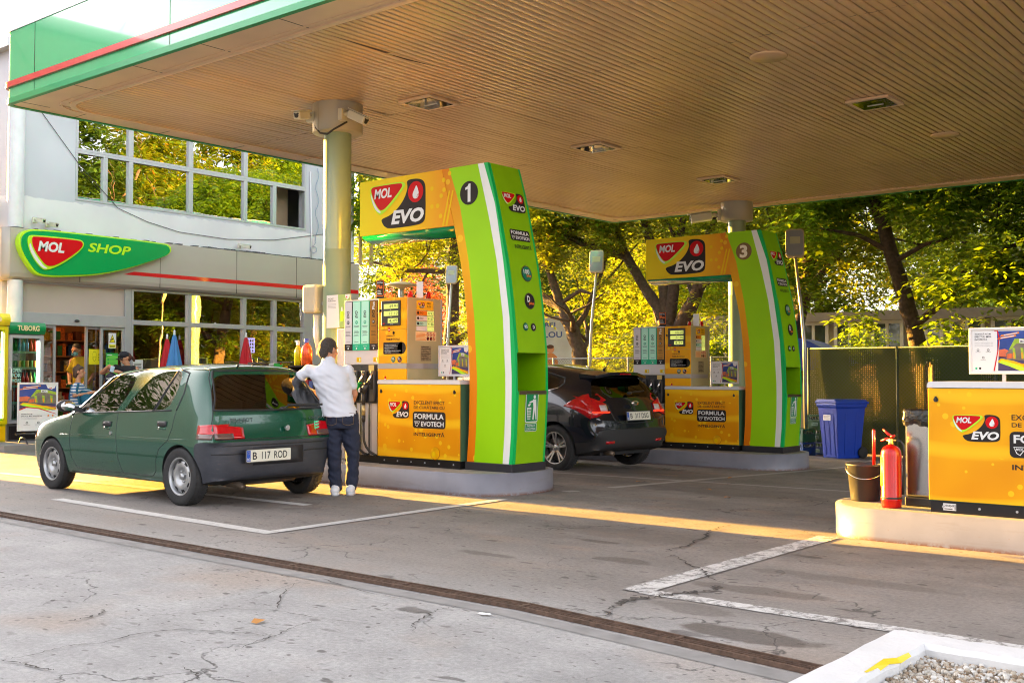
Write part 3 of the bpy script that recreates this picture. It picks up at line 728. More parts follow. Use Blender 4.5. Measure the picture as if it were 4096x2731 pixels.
def station_poster(D, w, h, land=True, l=1):
    """the promotional picture: evening forecourt with light trails, text panel in white"""
    D.rect(0, 0, w, h, whitep, l)
    if land: x0, y0, x1, y1 = .40*w, .02*h, .985*w, .97*h
    else: x0, y0, x1, y1 = .015*w, .42*h, .985*w, .985*h
    W_, H_ = x1-x0, y1-y0; g = lambda a, b: (x0+a*W_, y0+b*H_)
    sk1 = pm('poster_sky', '#173a8a', .4, var=.35, scale=7); sk2 = pm('poster_dusk', '#c9603a', .4, var=.3, scale=12); rd = pm('poster_road', '#3a2f5a', .4, var=.3, scale=10)
    D.poly([g(0, .25), g(1, .25), g(1, 1), g(0, 1)], sk1, l+1)
    D.poly([g(0, .34), g(.45, .34), g(.4, .46), g(.2, .55), g(0, .52)], sk2, l+2)
    D.poly([g(0, 0), g(1, 0), g(1, .32), g(0, .36)], rd, l+2)
    D.poly([g(.22, .42), g(.48, .70), g(.95, .66), g(1, .66), g(1, .25), g(.25, .28)], pm('poster_canopy', '#6a6256', .4, var=.3, scale=14), l+3)
    D.poly([g(.30, .52), g(.46, .80), g(.72, .80), g(1, .70), g(1, .60), g(.7, .68), g(.5, .68), g(.38, .55)], pm('poster_lime', (.28, .42, .02), .5, var=.3, scale=20), l+4)
    D.poly([g(.58, .695), g(.76, .675), g(.76, .775), g(.58, .795)], whitep, l+5); D.text('MOL', x0+.61*W_, y0+.70*H_, x0+.74*W_, y0+.76*H_, charc, l+6)
    for a in (.42, .63, .85): D.poly([g(a, .3), g(a+.07, .3), g(a+.05, .56), g(a-.02, .58)], MAT['poster_lime'], l+5); D.poly([g(a+.01, .3), g(a+.035, .3), g(a+.03, .46), g(a, .46)], orange, l+6)
    D.poly([g(.25, .30), g(.40, .32), g(.40, .44), g(.25, .42)], pm('poster_shop', '#c65a2a', .4, var=.4, scale=30), l+4)
    D.poly([g(0, .22), g(.1, .31), g(.45, .24), g(1, .06), g(1, .0), g(.5, .14), g(.2, .2)], yellow, l+5)
    D.poly([g(.05, .2), g(.12, .26), g(.45, .17), g(.9, 0), g(.6, 0), g(.3, .12)], limed, l+6)
    D.poly([g(.3, .24), g(1, .12), g(1, .09), g(.35, .22)], orange, l+7)
    for k, (a, b) in enumerate(((.08, .86), (.0, .79))): D.poly([g(a, b), g(a+.5, b+.07), g(a+.49, b+.11), g(a+.03, b+.04)], orange, l+3); D.poly([g(a+.1, b+.025), g(a+.45, b+.075), g(a+.45, b+.095), g(a+.1, b+.045)], whitep, l+4)
    D.poly([g(.72, 1), g(.76, .86), g(.86, .80), g(.96, .86), g(1, 1)], whitep, l+3); s = W_*.16/.57
    shield(D, x0+.80*W_, y0+.80*H_-.10*s, s*.6/.57*.57, l+4, False)
    if land:
        D.poly([(.36*w, .97*h), (.40*w, .97*h), (.425*w, .8*h), (.405*w, .5*h), (.34*w, .02*h), (.36*w, .02*h), (.42*w, .5*h), (.44*w, .82*h), (.415*w, .985*h), (.36*w, .985*h)], red, l+8)
        D.poly([(.40*w, .97*h), (.425*w, .82*h), (.405*w, .5*h), (.33*w, .02*h), (.41*w, .02*h), (.42*w, .4*h), (.44*w, .7*h), (.43*w, .9*h)], whitep, l+3)
        for i, s_ in enumerate(('ÎNCEARCĂ ACUM', 'EFECTUL MOL', 'EVOTECH!')): D.line(.05*w, (.89-.07*i)*h, .045*h, s_, charc, l+2, .015, maxw=.29*w)
        for i in range(3): D.line(.05*w, (.685-.04*i)*h, .022*h, 'Pachetul de aditivi FORMULA MOL', pm('fine_print', (.3, .3, .32), .5), l+2, .0, maxw=.29*w)
        for a, b in ((.10, .52), (.26, .52), (.18, .34)): D.circ(a*w, b*h, .03*h, charc, l+2, 12); D.circ(a*w, b*h, .018*h, whitep, l+3, 12); D.rect((a-.04)*w, (b-.055)*h, (a+.04)*w, (b-.048)*h, charc, l+2)
        D.circ(.07*w, .08*h, .028*h, tealg, l+2, 14); D.circ(.13*w, .08*h, .028*h, charc, l+2, 14)
    else:
        D.poly([(.015*w, .44*h), (.015*w, .40*h), (.2*w, .46*h), (.5*w, .44*h), (.985*w, .32*h), (.985*w, .34*h), (.55*w, .47*h), (.2*w, .50*h)], red, l+8)
        D.poly([(.015*w, .42*h), (.2*w, .475*h), (.5*w, .455*h), (.985*w, .33*h), (.985*w, .30*h), (.015*w, .36*h)], whitep, l+9)
        for i, s_ in enumerate(('ÎNCEARCĂ ACUM', 'EFECTUL MOL EVOTECH!')): D.line(.06*w, (.33-.05*i)*h, .028*h, s_, charc, l+10, .01, maxw=(.46, .64)[i]*w)
        for i in range(2): D.line(.06*w, (.245-.02*i)*h, .012*h, 'Pachetul de aditivi FORMULA MOL EVOTECH', pm('fine_print', (.3, .3, .32), .5), l+10, 0., maxw=.62*w)
        for a, b in ((.22, .15), (.52, .15)): D.circ(a*w, b*h, .025*h, charc, l+10, 12); D.circ(a*w, b*h, .014*h, whitep, l+11, 12); D.rect((a-.09)*w, (b-.045)*h, (a+.09)*w, (b-.04)*h, charc, l+10)
        for a in (.78, .9): D.circ(a*w, .30*h, .02*h, orange, l+10, 12)
def framed_poster(name, loc, rz, w, h, label, land=True, legs=0., cat='poster frame', fat=.018, src=None):
    """aluminium snap frame on short posts; local x along the face, z up, face towards -y"""
    r = empty(name, loc, rz, label, cat, 'evening forecourt posters in aluminium frames')
    mb = MB(); f = fat
    mb.box(-w/2, w/2, -.012, .012, h-f, h); mb.box(-w/2, w/2, -.012, .012, 0, f); mb.box(-w/2, -w/2+f, -.012, .012, f, h-f); mb.box(w/2-f, w/2, -.012, .012, f, h-f)
    mb.build('frame', whitem, r, bevel=.004)
    mb = MB(); mb.box(-w/2+f, w/2-f, .0, .01, f, h-f); mb.build('backing', black, r)
    d = Decal((-w/2+f, -.001, f), (1, 0, 0), (0, 0, 1), .0004); station_poster(d, w-2*f, h-2*f, land); d.build('poster', r)
    if legs:
        mb = MB()
        for x in ((-w*.28, w*.28) if w > .55 else (0,)): mb.box(x-.012, x+.012, -.004, .008, -legs, 0)
        mb.build('leg', alu, r)
    return r
whitem = pm('white_metal', (.64, .64, .66), .3, .1, var=.03)

# ------------------------------------------------------------------ number arches
def interp(tab, z):
    tab = sorted(tab)
    if z <= tab[0][0]: return tab[0][1]
    for (a, x), (b, y) in zip(tab[:-1], tab[1:]):
        if z <= b: return x+(y-x)*(z-a)/(b-a)
    return tab[-1][1]
_c = {  # z above the island top -> x from the arch's lower outer corner (x=0)
 'out': [(.085, .012), (.38, .036), (.83, .062), (1.23, .052), (1.52, .022), (1.8, -.01), (2.11, -.054), (2.46, -.13), (2.89, -.225), (3.245, -.331)],
 'wr': [(.085, -.032), (.37, -.005), (.946, .006), (1.6, -.026), (2.18, -.11), (2.777, -.218), (3.245, -.381)],
 'wl': [(.085, -.117), (.485, -.087), (.946, -.081), (1.6, -.117), (2.19, -.201), (2.668, -.31), (3.245, -.467)],
 'll': [(.085, -.508), (.47, -.478), (.944, -.468), (1.617, -.51), (2.216, -.591), (2.827, -.721), (3.245, -.881)],
 'ol': [(.085, -.611), (.47, -.58), (.944, -.574), (1.572, -.612), (2.04, -.67), (2.592, -.798), (2.615, -.804)],
 'ol2': [(2.615, -.80), (3.245, -.985)]}
ZS = [.085, .2, .38, .6, .8, .835, 1.0, 1.235, 1.4, 1.6, 1.8, 2.0, 2.2, 2.4, 2.615, 2.8, 3.0, 3.12, 3.245]
AD = .542
def strip_solid(mb, fl, fr, zs, y0, y1, mi=0):
    n = len(zs); vs = []
    for z in zs:
        a, b = fl(z), fr(z); vs += [(a, y0, z), (b, y0, z), (b, y1, z), (a, y1, z)]
    fs = [(0, 1, 2, 3), tuple(4*(n-1)+k for k in (3, 2, 1, 0))]
    for i in range(n-1):
        for k in range(4): fs.append((4*i+k, 4*i+(k+1) % 4, 4*(i+1)+(k+1) % 4, 4*(i+1)+k))
    mb.add(vs, fs, mi)
def arch(num, loc, label, src=None):
    r = empty('number_arch', loc, label=label, cat='pump arch', group='green and yellow number arches')
    I = lambda k: (lambda z: interp(_c[k], z))
    zc0, zc1 = .835, 1.235
    def leg(mb, fl, fr, e0=0., e1=0., hollow=True):
        if not hollow: strip_solid(mb, fl, fr, ZS, e0, AD-e1); return
        strip_solid(mb, fl, fr, [z for z in ZS if z <= zc0], e0, AD-e1)
        strip_solid(mb, fl, fr, [z for z in ZS if zc0 <= z <= zc1], e0, .03); strip_solid(mb, fl, fr, [z for z in ZS if zc0 <= z <= zc1], AD-.03, AD-e1)
        strip_solid(mb, fl, fr, [z for z in ZS if z >= zc1], e0, AD-e1)
    mb = MB(); leg(mb, I('wr'), I('out'), .0, 0.); mb.build('edge_strip', pm('edge_green_bright', (.0, .42, .09), .45, var=.03, spec=.3), r)
    mb = MB(); leg(mb, I('wl'), I('wr'), .0015, .0015); mb.build('white_stripe', pm('stripe_white', (.76, .76, .73), .35, var=.02), r)
    mb = MB(); leg(mb, I('ll'), I('wl'), .0, 0.); mb.build('lime_panel', lime, r)
    def ol(z): return interp(_c['ol'], z) if z <= 2.615 else interp(_c['ol2'], z)
    mb = MB(); strip_solid(mb, I('ol'), I('ll'), [z for z in ZS if z <= 2.615], .0015, AD-.0015)
    strip_solid(mb, ol, I('ll'), [2.6151]+[z for z in ZS if z > 2.615], .0015, AD-.0015); mb.build('orange_band', oband, r)
    # sign arm
    mb = MB(); strip_solid(mb, lambda z: -2.289, lambda z: interp(_c['ol2'], z)-.003, [2.615, 2.8, 3.0, 3.245], 0, AD); sg = mb.build('sign_arm', ysign, r)
    mb = MB(); n = 10; vs = []
    for x in (-2.27, -.82):
        for k in range(n+1):
            t = PI*k/n; vs.append((x, AD/2-(AD/2-.02)*math.cos(t), 2.613-.075*math.sin(t)))
    mb.add(vs, [(k, k+1, n+1+k+1, n+1+k) for k in range(n)]+[tuple(range(n+1)), tuple(range(2*n+1, n, -1))], 0, True); mb.build('valance', pm('valance_green', (.0, .30, .12), .12, .1, var=.1, coat=1.), r)
    mb = MB(); mb.box(-.63, .02, -.012, AD+.012, 0, .083); mb.build('plinth', pm('plinth_dark', (.035, .034, .04), .3, .2, var=.1), r, bevel=.004)
    # right face: lime panels with green border, waste slot, marks
    ml = pm('lime_side_panel', (.22, .46, .0), .5, var=.05, spec=.25)
    mb = MB()
    for zz in ([z for z in ZS if z <= zc0], [z for z in ZS if z >= zc1]): strip_solid(mb, lambda z: interp(_c['out'], z)-.002, lambda z: interp(_c['out'], z)+.004, zz, .048, AD-.036)
    mb.build('side_panel', ml, r)
    mb = MB(); mb.box(-.42, -.41, .03, AD-.03, zc0, zc1); mb.box(-.41, .05, .03, AD-.03, zc0-.001, zc0+.003); mb.box(-.41, .05, .03, AD-.03, zc1-.003, zc1+.001)
    mb.box(-.41, .05, .03, .034, zc0, zc1); mb.box(-.41, .05, AD-.034, AD-.03, zc0, zc1); mb.build('waste_slot', ml, r)
    mb = MB(); mb.box(.035, .072, .05, AD-.04, .80, .838); mb.build('slot_flap', pm('slot_metal', (.16, .11, .07), .3, .7), r)
    # marks on the front
    d = Decal((0, -.0015, 0), (1, 0, 0), (0, 0, 1))
    evo_logo(d, -2.12, 2.66, .89)
    d.circ(-.588, 2.946, .128, charc if num == 1 else pm('disc_brown', (.17, .09, .02), .5), 1, 32)
    s = str(num); d.poly([(-.565, 2.85), (-.565, 3.045), (-.59, 3.045), (-.605, 3.02), (-.64, 3.005), (-.64, 2.982), (-.605, 2.99), (-.605, 2.85)], whitep, 2) if num == 1 else d.text(s, -.655, 2.85, -.53, 3.04, whitep if num == 1 else pm('cream_print', (.8, .72, .55), .4), 2, .04)
    for a, b in ((-.956, 3.126), (-1.132, 3.05), (-.952, 3.018), (-.993, 2.956), (-1.131, 2.852), (-1.046, 2.852), (-1.002, 2.736), (-.87, 3.19)): d.circ(a, b, .026, yellow, 1, 14)
    for k in range(2): d.poly([(-.98+k*.05, 2.62), (-.95+k*.05, 2.62), (-.86+k*.05, 3.0), (-.88+k*.05, 3.0)], yellow, 1)
    d.build('printed_mark', sg)
    # marks on the curved right face: each on its own small plane following the slope
    def rd(z, f, nm='printed_mark', par=r):
        x = interp(_c['out'], z); dx = (interp(_c['out'], z+.1)-interp(_c['out'], z-.1))/.2
        v = Vector((dx, 0, 1)).normalized()
        d = Decal((x+.009, 0, z), (0, 1, 0), v); f(d); return d.build(nm, par)
    rd(2.83, lambda d: evo_logo(d, .10, -.10, .37))
    rd(2.46, lambda d: formula(d, .13, -.04, .33))
    rd(2.37, lambda d: d.text('INTELIGENTĂ', .175, -.035, .455, .02, charc, 1, .015))
    rd(2.07, lambda d: badge(d, .30, 0, .085, '100'))
    rd(1.78, lambda d: badge(d, .30, 0, .085, 'Dp'))
    rd(1.505, lambda d: (badge(d, .195, 0, .042, '95'), badge(d, .325, 0, .042, 'D')))
    def litter(d):
        d.rr(.155, -.13, .365, .18, .02, whitep, 1); d.rr(.165, -.12, .355, .17, .015, greens, 2)
        d.circ(.30, .135, .02, whitep, 3, 12); d.poly([(.27, .11), (.325, .11), (.335, .02), (.345, -.10), (.33, -.105), (.31, 0), (.295, -.105), (.275, -.10), (.285, .03)], whitep, 3)
        d.poly([(.275, .10), (.215, .085), (.215, .07), (.275, .078)], whitep, 3); d.poly([(.18, .025), (.25, .025), (.24, -.10), (.19, -.10)], whitep, 3)
        for k in range(4): d.rect(.188, -.085+k*.026, .243, -.078+k*.026, greens, 4)
        for k in range(3): d.rect(.198+k*.016, -.095, .203+k*.016, .015, greens, 4)
        d.poly([(.19, .04), (.225, .04), (.24, .065), (.20, .06)], whitep, 3)
        d.rr(.16, -.225, .355, -.14, .012, whitep, 1); d.rr(.166, -.219, .349, -.146, .01, greens, 2)
        d.text('PASTRATI', .19, -.178, .325, -.155, whitep, 3, .01); d.text('CURATENIA', .18, -.21, .335, -.187, whitep, 3, .01)
    rd(.64, litter, 'waste_sticker')
    return r
greens = pm('sticker_green', (.0, .22, .07), .4, var=.03)
A1 = (-7.12, 8.684, .225)
arch(1, A1, 'yellow and lime number 1 arch at the end of the near island')
arch(3, (-6.94, 14.6, .115), 'yellow and lime number 3 arch at the end of the far island')

# ------------------------------------------------------------------ dispensers (local origin as the arch, x to the right, y back)
def cabinet(r, x0, x1, y0, y1, full=True, serial=None):
    mb = MB(); mb.box(x0, x1, y0, y1, .085, .90); cb = mb.build('cabinet_body', pm('cabinet_green', (.07, .17, .10), .4, .2), r)
    mb = MB(); mb.box(x0+.002, x1-.002, y0-.014, y0-.0005, .09, .897); pn = mb.build('front_panel', oprint, cb, bevel=.003)
    mb = MB(); n = 5
    pr_ = [(x0-.004, .902), (x1+.006, .902)]+[(x1+.006-.025*(1-math.cos(R(90*k/n))), .912+.035*math.sin(R(90*k/n))) for k in range(n+1)]+[(x0-.004+.025*(1-math.cos(R(90*k/n))), .912+.035*math.sin(R(90*k/n))) for k in range(n, -1, -1)]
    mb.prism(pr_, y0-.02, y1, 'y'); mb.build('lid', whitem, r)
    mb = MB(); mb.box(x0+.01, x1-.01, y0+.0, y1-.01, .0, .083)
    mb.build('base_rail', pm('rail_black', (.02, .019, .02), .3, .4), r)
    mb = MB()
    for k in range(6): mb.disc((x0+.1+(x1-x0-.2)*k/5, y0-.001, .045), .009, 8, 'y')
    mb.build('rivet', alu, r)
    mb = MB()
    for x in (x0+.06, x1-.075): mb.disc((x, y0-.016, .815), .017, 14, 'y'); mb.cbox((x, y0-.02, .82), (.01, .02, .04))
    mb.build('lock', black, r)
    d = Decal((0, y0-.0155, 0), (1, 0, 0), (0, 0, 1)); w = x1-x0
    lx = x0+.175
    evo_logo(d, lx, .52, .325)
    tx = x0+.575
    d.text('EXCELENT EFECT', tx, .68, tx+.46, .718, charc, 1, .01); d.text('DE CURĂȚARE CU', tx, .622, tx+.46, .672, charc, 1, .01)
    formula(d, tx-.015, .42, .49); d.text('INTELIGENTĂ', tx, .335, tx+.46, .385, charc, 1, .02)
    bx, bz = x0+.90, .155
    d.circ(bx, bz, .07, pm('bubble_rim', '#b85a00', .3), 1, 28); d.circ(bx-.002, bz+.002, .066, pm('bubble', '#e8a800', .3, var=.3, scale=8), 2, 28); d.circ(bx-.02, bz-.012, .03, yellow, 3, 20)
    d.build('printed_mark', pn)
    if serial:
        d = Decal((0, y0-.003, 0), (1, 0, 0), (0, 0, 1)); d.rect(x0+.10, .02, x0+.19, .07, whitep, 1); d.text(serial, x0+.108, .045, x0+.175, .062, charc, 2, .01); d.rect(x0+.18, .025, x0+.186, .065, charc, 2); d.rect(x0+.108, .028, x0+.165, .034, charc, 2)
        d.build('serial_sticker', r)
def seven(d, txt, u0, v0, u1, v1, mt, l): d.text(txt, u0, v0, u1, v1, mt, l, .0, .12)
def dispenser(loc, label, vals, prices=('4 93', '4 57', '4 46')):
    r = empty('fuel_dispenser', loc, label=label, cat='fuel pump', group='orange fuel dispensers')
    X0, X1, Y0 = -1.91, -.655, -.05
    cabinet(r, X0, X1, Y0, .50)
    xs = -1.455                                         # right face of the tall body
    mb = MB(); mb.box(X0, xs, Y0, .52, .948, 1.87); tb = mb.build('tall_body', pm('pump_side_gold', (.46, .42, .22), .36, .25, var=.04), r, bevel=.004)
    # mesh band
    mm = NT('perforated_mesh'); v = mm.voro(70, vec=mm.mapv((1, 1, 1.4)), rnd=0.); mm.set(mm.b.inputs['Base Color'], mm.mix(mm.math('LESS_THAN', v, .33), (.45, .43, .42), (.02, .02, .02))); mm.b.inputs['Metallic'].default_value = .6; mm.b.inputs['Roughness'].default_value = .3
    mb = MB(); mb.box(X0-.002, xs+.004, Y0-.016, .45, 1.072, 1.132); mb.build('mesh_band', mm.m, r)
    mb = MB(); mb.box(X0+.002, xs-.002, Y0-.014, Y0-.0005, .95, 1.07); mb.build('front_panel', oprint, r, bevel=.002)
    mb = MB(); mb.box(X0+.002, xs-.002, Y0-.014, Y0-.0005, 1.134, 1.508); p2 = mb.build('front_panel', oprint, r, bevel=.002)
    mb = MB(); mb.box(X0+.002, xs-.002, Y0-.014, Y0-.0005, 1.512, 1.868); p3 = mb.build('front_panel', oprint, r, bevel=.002)
    mb = MB(); mb.box(-1.845, -1.545, Y0-.03, Y0-.012, 1.555, 1.838); dp = mb.build('display', black, r, bevel=.006)
    d = Decal((0, Y0-.031, 0), (1, 0, 0), (0, 0, 1), .0008)
    for (a, b, c_, e), tx in zip(((-1.80, 1.745, -1.57, 1.80), (-1.80, 1.665, -1.57, 1.72), (-1.735, 1.585, -1.575, 1.638)), vals):
        d.rect(a, b, c_, e, lcd, 1); seven(d, tx, c_-.14, b+.009, c_-.008, e-.009, black, 2)
    for a, b, tx in ((-1.70, 1.729, 'LEI'), (-1.70, 1.648, 'LITRI'), (-1.70, 1.567, 'LEI/LITRU')): d.line(a, b, .009, tx, whitep, 1, .0)
    d.circ(-1.80, 1.58, .016, red, 1, 12, .007); d.build('readout', dp)
    d = Decal((0, Y0-.0155, 0), (1, 0, 0), (0, 0, 1))
    d.text('CARBURANȚI', -1.775, 1.425, -1.64, 1.45, charc, 1, .005); d.text('PREMIUM EVO PLUS', -1.775, 1.39, -1.56, 1.415, charc, 1, .005)
    d.rr(-1.82, 1.235, -1.52, 1.37, .012, charc, 1); d.circ(-1.53, 1.3025, .0675, charc, 1, 20)
    for k in range(3): d.line(-1.80, 1.335-.035*k, .011, ('• CURĂȚARE EXCELENTĂ ȘI ÎNDELUNGATĂ', '• DURATĂ DE VIAȚĂ PRELUNGITĂ A', '• RECOMANDAT PENTRU ORICE TIP')[k], whitep, 2, .0, maxw=.26); d.line(-1.79, 1.319-.035*k, .009, ('MOTORULUI CU EXTRA FORMULA', 'MOTORULUI', 'DE AUTOMOBIL')[k], whitep, 2, .0)
    badge(d, -1.66, 1.175, .034, '100'); badge(d, -1.56, 1.175, .034, 'Dp')
    d.rect(-1.74, 1.49, -1.715, 1.535, red, 1); d.rect(-1.74, 1.507, -1.715, 1.515, whitep, 2)
    d.rect(-1.80, .925, -1.775, .99, red, 1); d.rect(-1.80, .95, -1.775, .96, whitep, 2); d.build('printed_mark', p2)
    mb = MB()
    for x, z in ((-1.87, 1.73), (-1.655, 1.475)): mb.disc((x, Y0-.016, z), .014, 12, 'y'); mb.cbox((x, Y0-.02, z), (.008, .02, .032))
    mb.build('lock', black, r)
    # price board on the side face
    ps = Decal((xs+.0015, 0, 0), (0, 1, 0), (0, 0, 1))
    ps.rect(.09, 1.735, .365, 1.84, pm('price_header', '#e8b800', .4), 1); evo_logo(ps, .11, 1.755, .11, 2); ps.text('PRET', .26, 1.80, .33, 1.822, charc, 2); ps.text('RON', .265, 1.765, .325, 1.787, charc, 2)
    lab = [('plus_row', plusor), ('d_row', charc), ('e_row', tealg)]
    for k, p in enumerate(prices):
        z = 1.675-.06*k; ps.rr(.09, z, .262, z+.05, .008, (orange, whitep, mint)[k], 1); ps.circ(.115, z+.025, .017, charc, 2, 12); ps.text('EVO', .14, z+.013, .20, z+.037, charc, 2, .01, .2); ps.rect(.266, z, .375, z+.05, lcd, 1); ps.text(p, .275, z+.008, .367, z+.042, charc, 2, .0)
    ps.rect(.09, 1.50, .262, 1.548, whitep, 1); ps.rect(.266, 1.50, .375, 1.548, lcd, 1)
    cream = pm('cream_sticker', (.78, .66, .34), .45); ps.rect(.075, 1.385, .415, 1.49, cream, 1)
    for k in range(6): ps.rect(.085, 1.395+.014*k, .25-.02*(k % 2), 1.401+.014*k, orange, 2)
    for k in range(6): cx, cz = .275+.05*(k % 3), 1.462-.048*(k//3); ps.circ(cx, cz, .021, red if k not in (3, 4) else charc, 2, 14); ps.circ(cx, cz, .016, cream if k not in (3, 4) else dark, 3, 14); ps.poly([(cx-.014, cz+.010), (cx-.010, cz+.014), (cx+.014, cz-.010), (cx+.010, cz-.014)], red, 4); ps.rect(cx-.006, cz-.01, cx+.006, cz+.008, charc, 3)
    ps.rect(.16, 1.16, .33, 1.33, pm('data_plate', (.28, .24, .13), .5, var=.4, scale=50), 1)
    for k in range(8): ps.rect(.17, 1.175+.02*k, .32-.03*(k % 3), 1.181+.02*k, charc, 2)
    ps.build('price_board', tb)
    mb = MB(); mb.box(xs+.0005, xs+.006, .49, .505, 1.14, 1.87); mb.build('side_trim', alu, r)
    # hose section
    HX0 = -2.50
    mb = MB(); mb.box(HX0, X0-.004, Y0+.01, .50, 1.124, 1.872); hb = mb.build('grade_head', pgrey, r, bevel=.004)
    mb = MB(); mb.box(HX0, X0-.004, Y0+.03, .48, .085, 1.122); mb.build('lower_body', pgrey, r)
    mb = MB(); mb.box(HX0, X0-.004, Y0+.03, .48, .0, .083); mb.build('base_rail', MAT['rail_black'], r)
    cols = [(charc, pm('label_grey', (.62, .58, .60), .4, var=.02), 'D'), (tealg, mint, '95'), (tealg, mint, '95'), (charc, pm('label_bronze', (.33, .15, .01), .3, .3, var=.25, scale=5), 'Dp')]
    wd = .59/4
    for k, (fr, bk, kd) in enumerate(cols):
        a = HX0+.012+k*.142; mb = MB(); mb.box(a, a+.138, Y0-.004, Y0+.009, 1.285, 1.855); pn = mb.build('grade_panel', fr, r, bevel=.003)
        d = Decal((0, Y0-.005, 0), (1, 0, 0), (0, 0, 1), .0008); d.rect(a+.007, 1.36, a+.131, 1.848, bk, 1)
        d.text('EVO', a+.045, 1.66, a+.088, 1.745, charc if kd != 'Dp' else charc, 2, .03, .2, rot=90)
        if kd == 'Dp': d.text('Plus', a+.045, 1.752, a+.088, 1.84, whitep, 2, .02, rot=90)
        d.circ(a+.068, 1.61, .022, charc if kd[0] == 'D' else tealg, 2, 16); d.text(kd[0] if kd[0] == 'D' else '95', a+.056, 1.60, a+.08, 1.622, whitep, 3, .01)
        for i, yy in enumerate((1.565, 1.555, 1.505, 1.495, 1.485, 1.465, 1.455, 1.38)): d.rect(a+.025+.008*(i % 2), yy, a+.112-.008*(i % 3), yy+.004, charc, 2)
        d.text('DIESEL' if kd[0] == 'D' else 'BENZINĂ', a+.042, 1.33, a+.10, 1.343, whitep, 1, .0); d.circ(a+.07, 1.308, .011, whitep, 1, 12); d.build('printed_mark', pn)
    d = Decal((0, Y0+.0085, 0), (1, 0, 0), (0, 0, 1), .0008)
    for x in (-2.29, -2.01): d.rr(x, 1.15, x+.08, 1.205, .006, yellow, 1); d.circ(x+.058, 1.178, .01, mint, 2, 12, .02); [d.rect(x+.01, 1.16+.01*k, x+.042, 1.163+.01*k, charc, 2) for k in range(4)]
    d.build('warning_sticker', hb)
    for k in range(4):
        a = HX0+.012+k*.142
        mb = MB(); mb.box(a, a+.138, Y0+.006, Y0+.03, .68, 1.118); hd = mb.build('holster_bay', black, r)
        mb = MB(); mb.prism([(a+.035, 1.05), (a+.10, 1.05), (a+.105, .80), (a+.09, .70), (a+.03, .70), (a+.03, .80)], Y0-.03, Y0+.006, 'y'); mb.build('holster', pm('holster_grey', (.06, .055, .055), .4), hd, bevel=.008)
        mb = MB(); mb.box(a+.05, a+.088, Y0-.034, Y0-.029, .84, 1.02); mb.build('holster_slot', dark, hd)
        # metal channel
        mb = MB(); mb.box(a+.004, a+.014, Y0+.004, Y0+.03, .085, .675); mb.box(a+.124, a+.134, Y0+.004, Y0+.03, .085, .675); mb.build('hose_channel', steel, r)
    d = Decal((0, Y0-.036, 0), (1, 0, 0), (0, 0, 1)); a = HX0+.012; d.rect(a+.45, 1.05, a+.54, 1.115, pm('gold_sticker', (.62, .45, .14), .4), 1); d.rect(a+.035, 1.05, a+.11, 1.11, whitep, 1); d.build('warning_sticker', r)
    for k, mt in ((2, pm('nozzle_green', (.0, .30, .04), .35, coat=.3)), (3, black)):
        a = HX0+.012+k*.142
        nz = MB(); nz.tube([(a+.01, Y0-.12, .80), (a+.035, Y0-.10, .855), (a+.06, Y0-.085, .90)], [.034, .036, .024], 12); nz.tube([(a+.015, Y0-.135, .83), (a+.0, Y0-.15, .828)], [.034, .03], 14)
        nz.lathe([(.0, 0), (.045, 0), (.04, .012), (.02, .014)], 14, (a+.06, Y0-.085, .90)); no = nz.build('nozzle', mt, r)
        mb = MB(); mb.tube([(a+.06, Y0-.085, .91), (a+.075, Y0-.06, .97), (a+.085, Y0-.035, 1.03)], .013, 10); mb.build('spout', steel, no)
        mb = MB(); mb.disc((a+.0, Y0-.152, .828), .025, 16, 'y', t=.004); mb.build('grade_disc', whitem, no)
        mb = MB(); mb.tube([(a+.02, Y0-.115, .79), (a+.018, Y0-.11, .72), (a+.015, Y0-.105, .66)], [.022, .02, .019], 10); mb.build('grip', black, no)
        mb = MB(); mb.tube([(a+.015, Y0-.105, .66), (a+.013, Y0-.10, .54)], .021, 10); mb.build('swivel', pm('swivel_label', (.40, .33, .16), .3, .5, var=.4, scale=30), no)
        mb = MB(); mb.tube([(a+.013, Y0-.10, .54), (a+.011, Y0-.10, .47)], .022, 10); mb.build('collar', mt, no)
        mb = MB(); sgn = 1
        if k == 2: pts = [(a+.011, Y0-.10, .47), (a+.01, Y0-.10, .38), (a+.03, Y0-.10, .31), (a+.05, Y0-.10, .24), (a+.04, Y0-.09, .19), (a+.06, Y0-.07, .15), (a+.10, Y0-.04, .11), (a+.118, Y0+.0, .09)]
        else: pts = [(a+.011, Y0-.10, .47), (a+.012, Y0-.10, .36), (a+.02, Y0-.10, .26), (a+.045, Y0-.09, .19), (a+.08, Y0-.06, .13), (a+.115, Y0-.02, .10), (a+.12, Y0+.0, .09)]
        mb.tube(pts, .0145, 10); mb.build('hose', black, no)
    mb = MB(); pts = [(HX0+.31+.0*k, Y0-.1+.035*math.sin(k*.55), .27+.085*math.cos(k*.55)) for k in range(12)]; mb.tube([(HX0+.29+.05*math.sin(k*.55), Y0-.1, .33+.085*math.cos(k*.55)) for k in range(12)], .013, 8); mb.build('hose', black, r)
    # things on top
    mb = MB(); mb.lathe([(.0, .075), (.016, .072), (.027, .055), (.03, .0), (.032, 0)], 16, (0, 0, 0))
    for x, y in ((-1.58, .12), (-1.47, .30)):
        bb = MB(); bb.v = [(a+x, b+y, c+1.875) for a, b, c in mb.v]; bb.f = [list(f) for f in mb.f]; bb.m = list(mb.m); bb.s = list(mb.s)
        bb.build('beacon', pm('beacon_red', (.7, .01, .01), .12, trans=.3, coat=.6), r)
    mb = MB(); mb.box(-2.11, -1.99, .1, .11, 1.875, 2.10); tp = mb.build('top_card', charc, r)
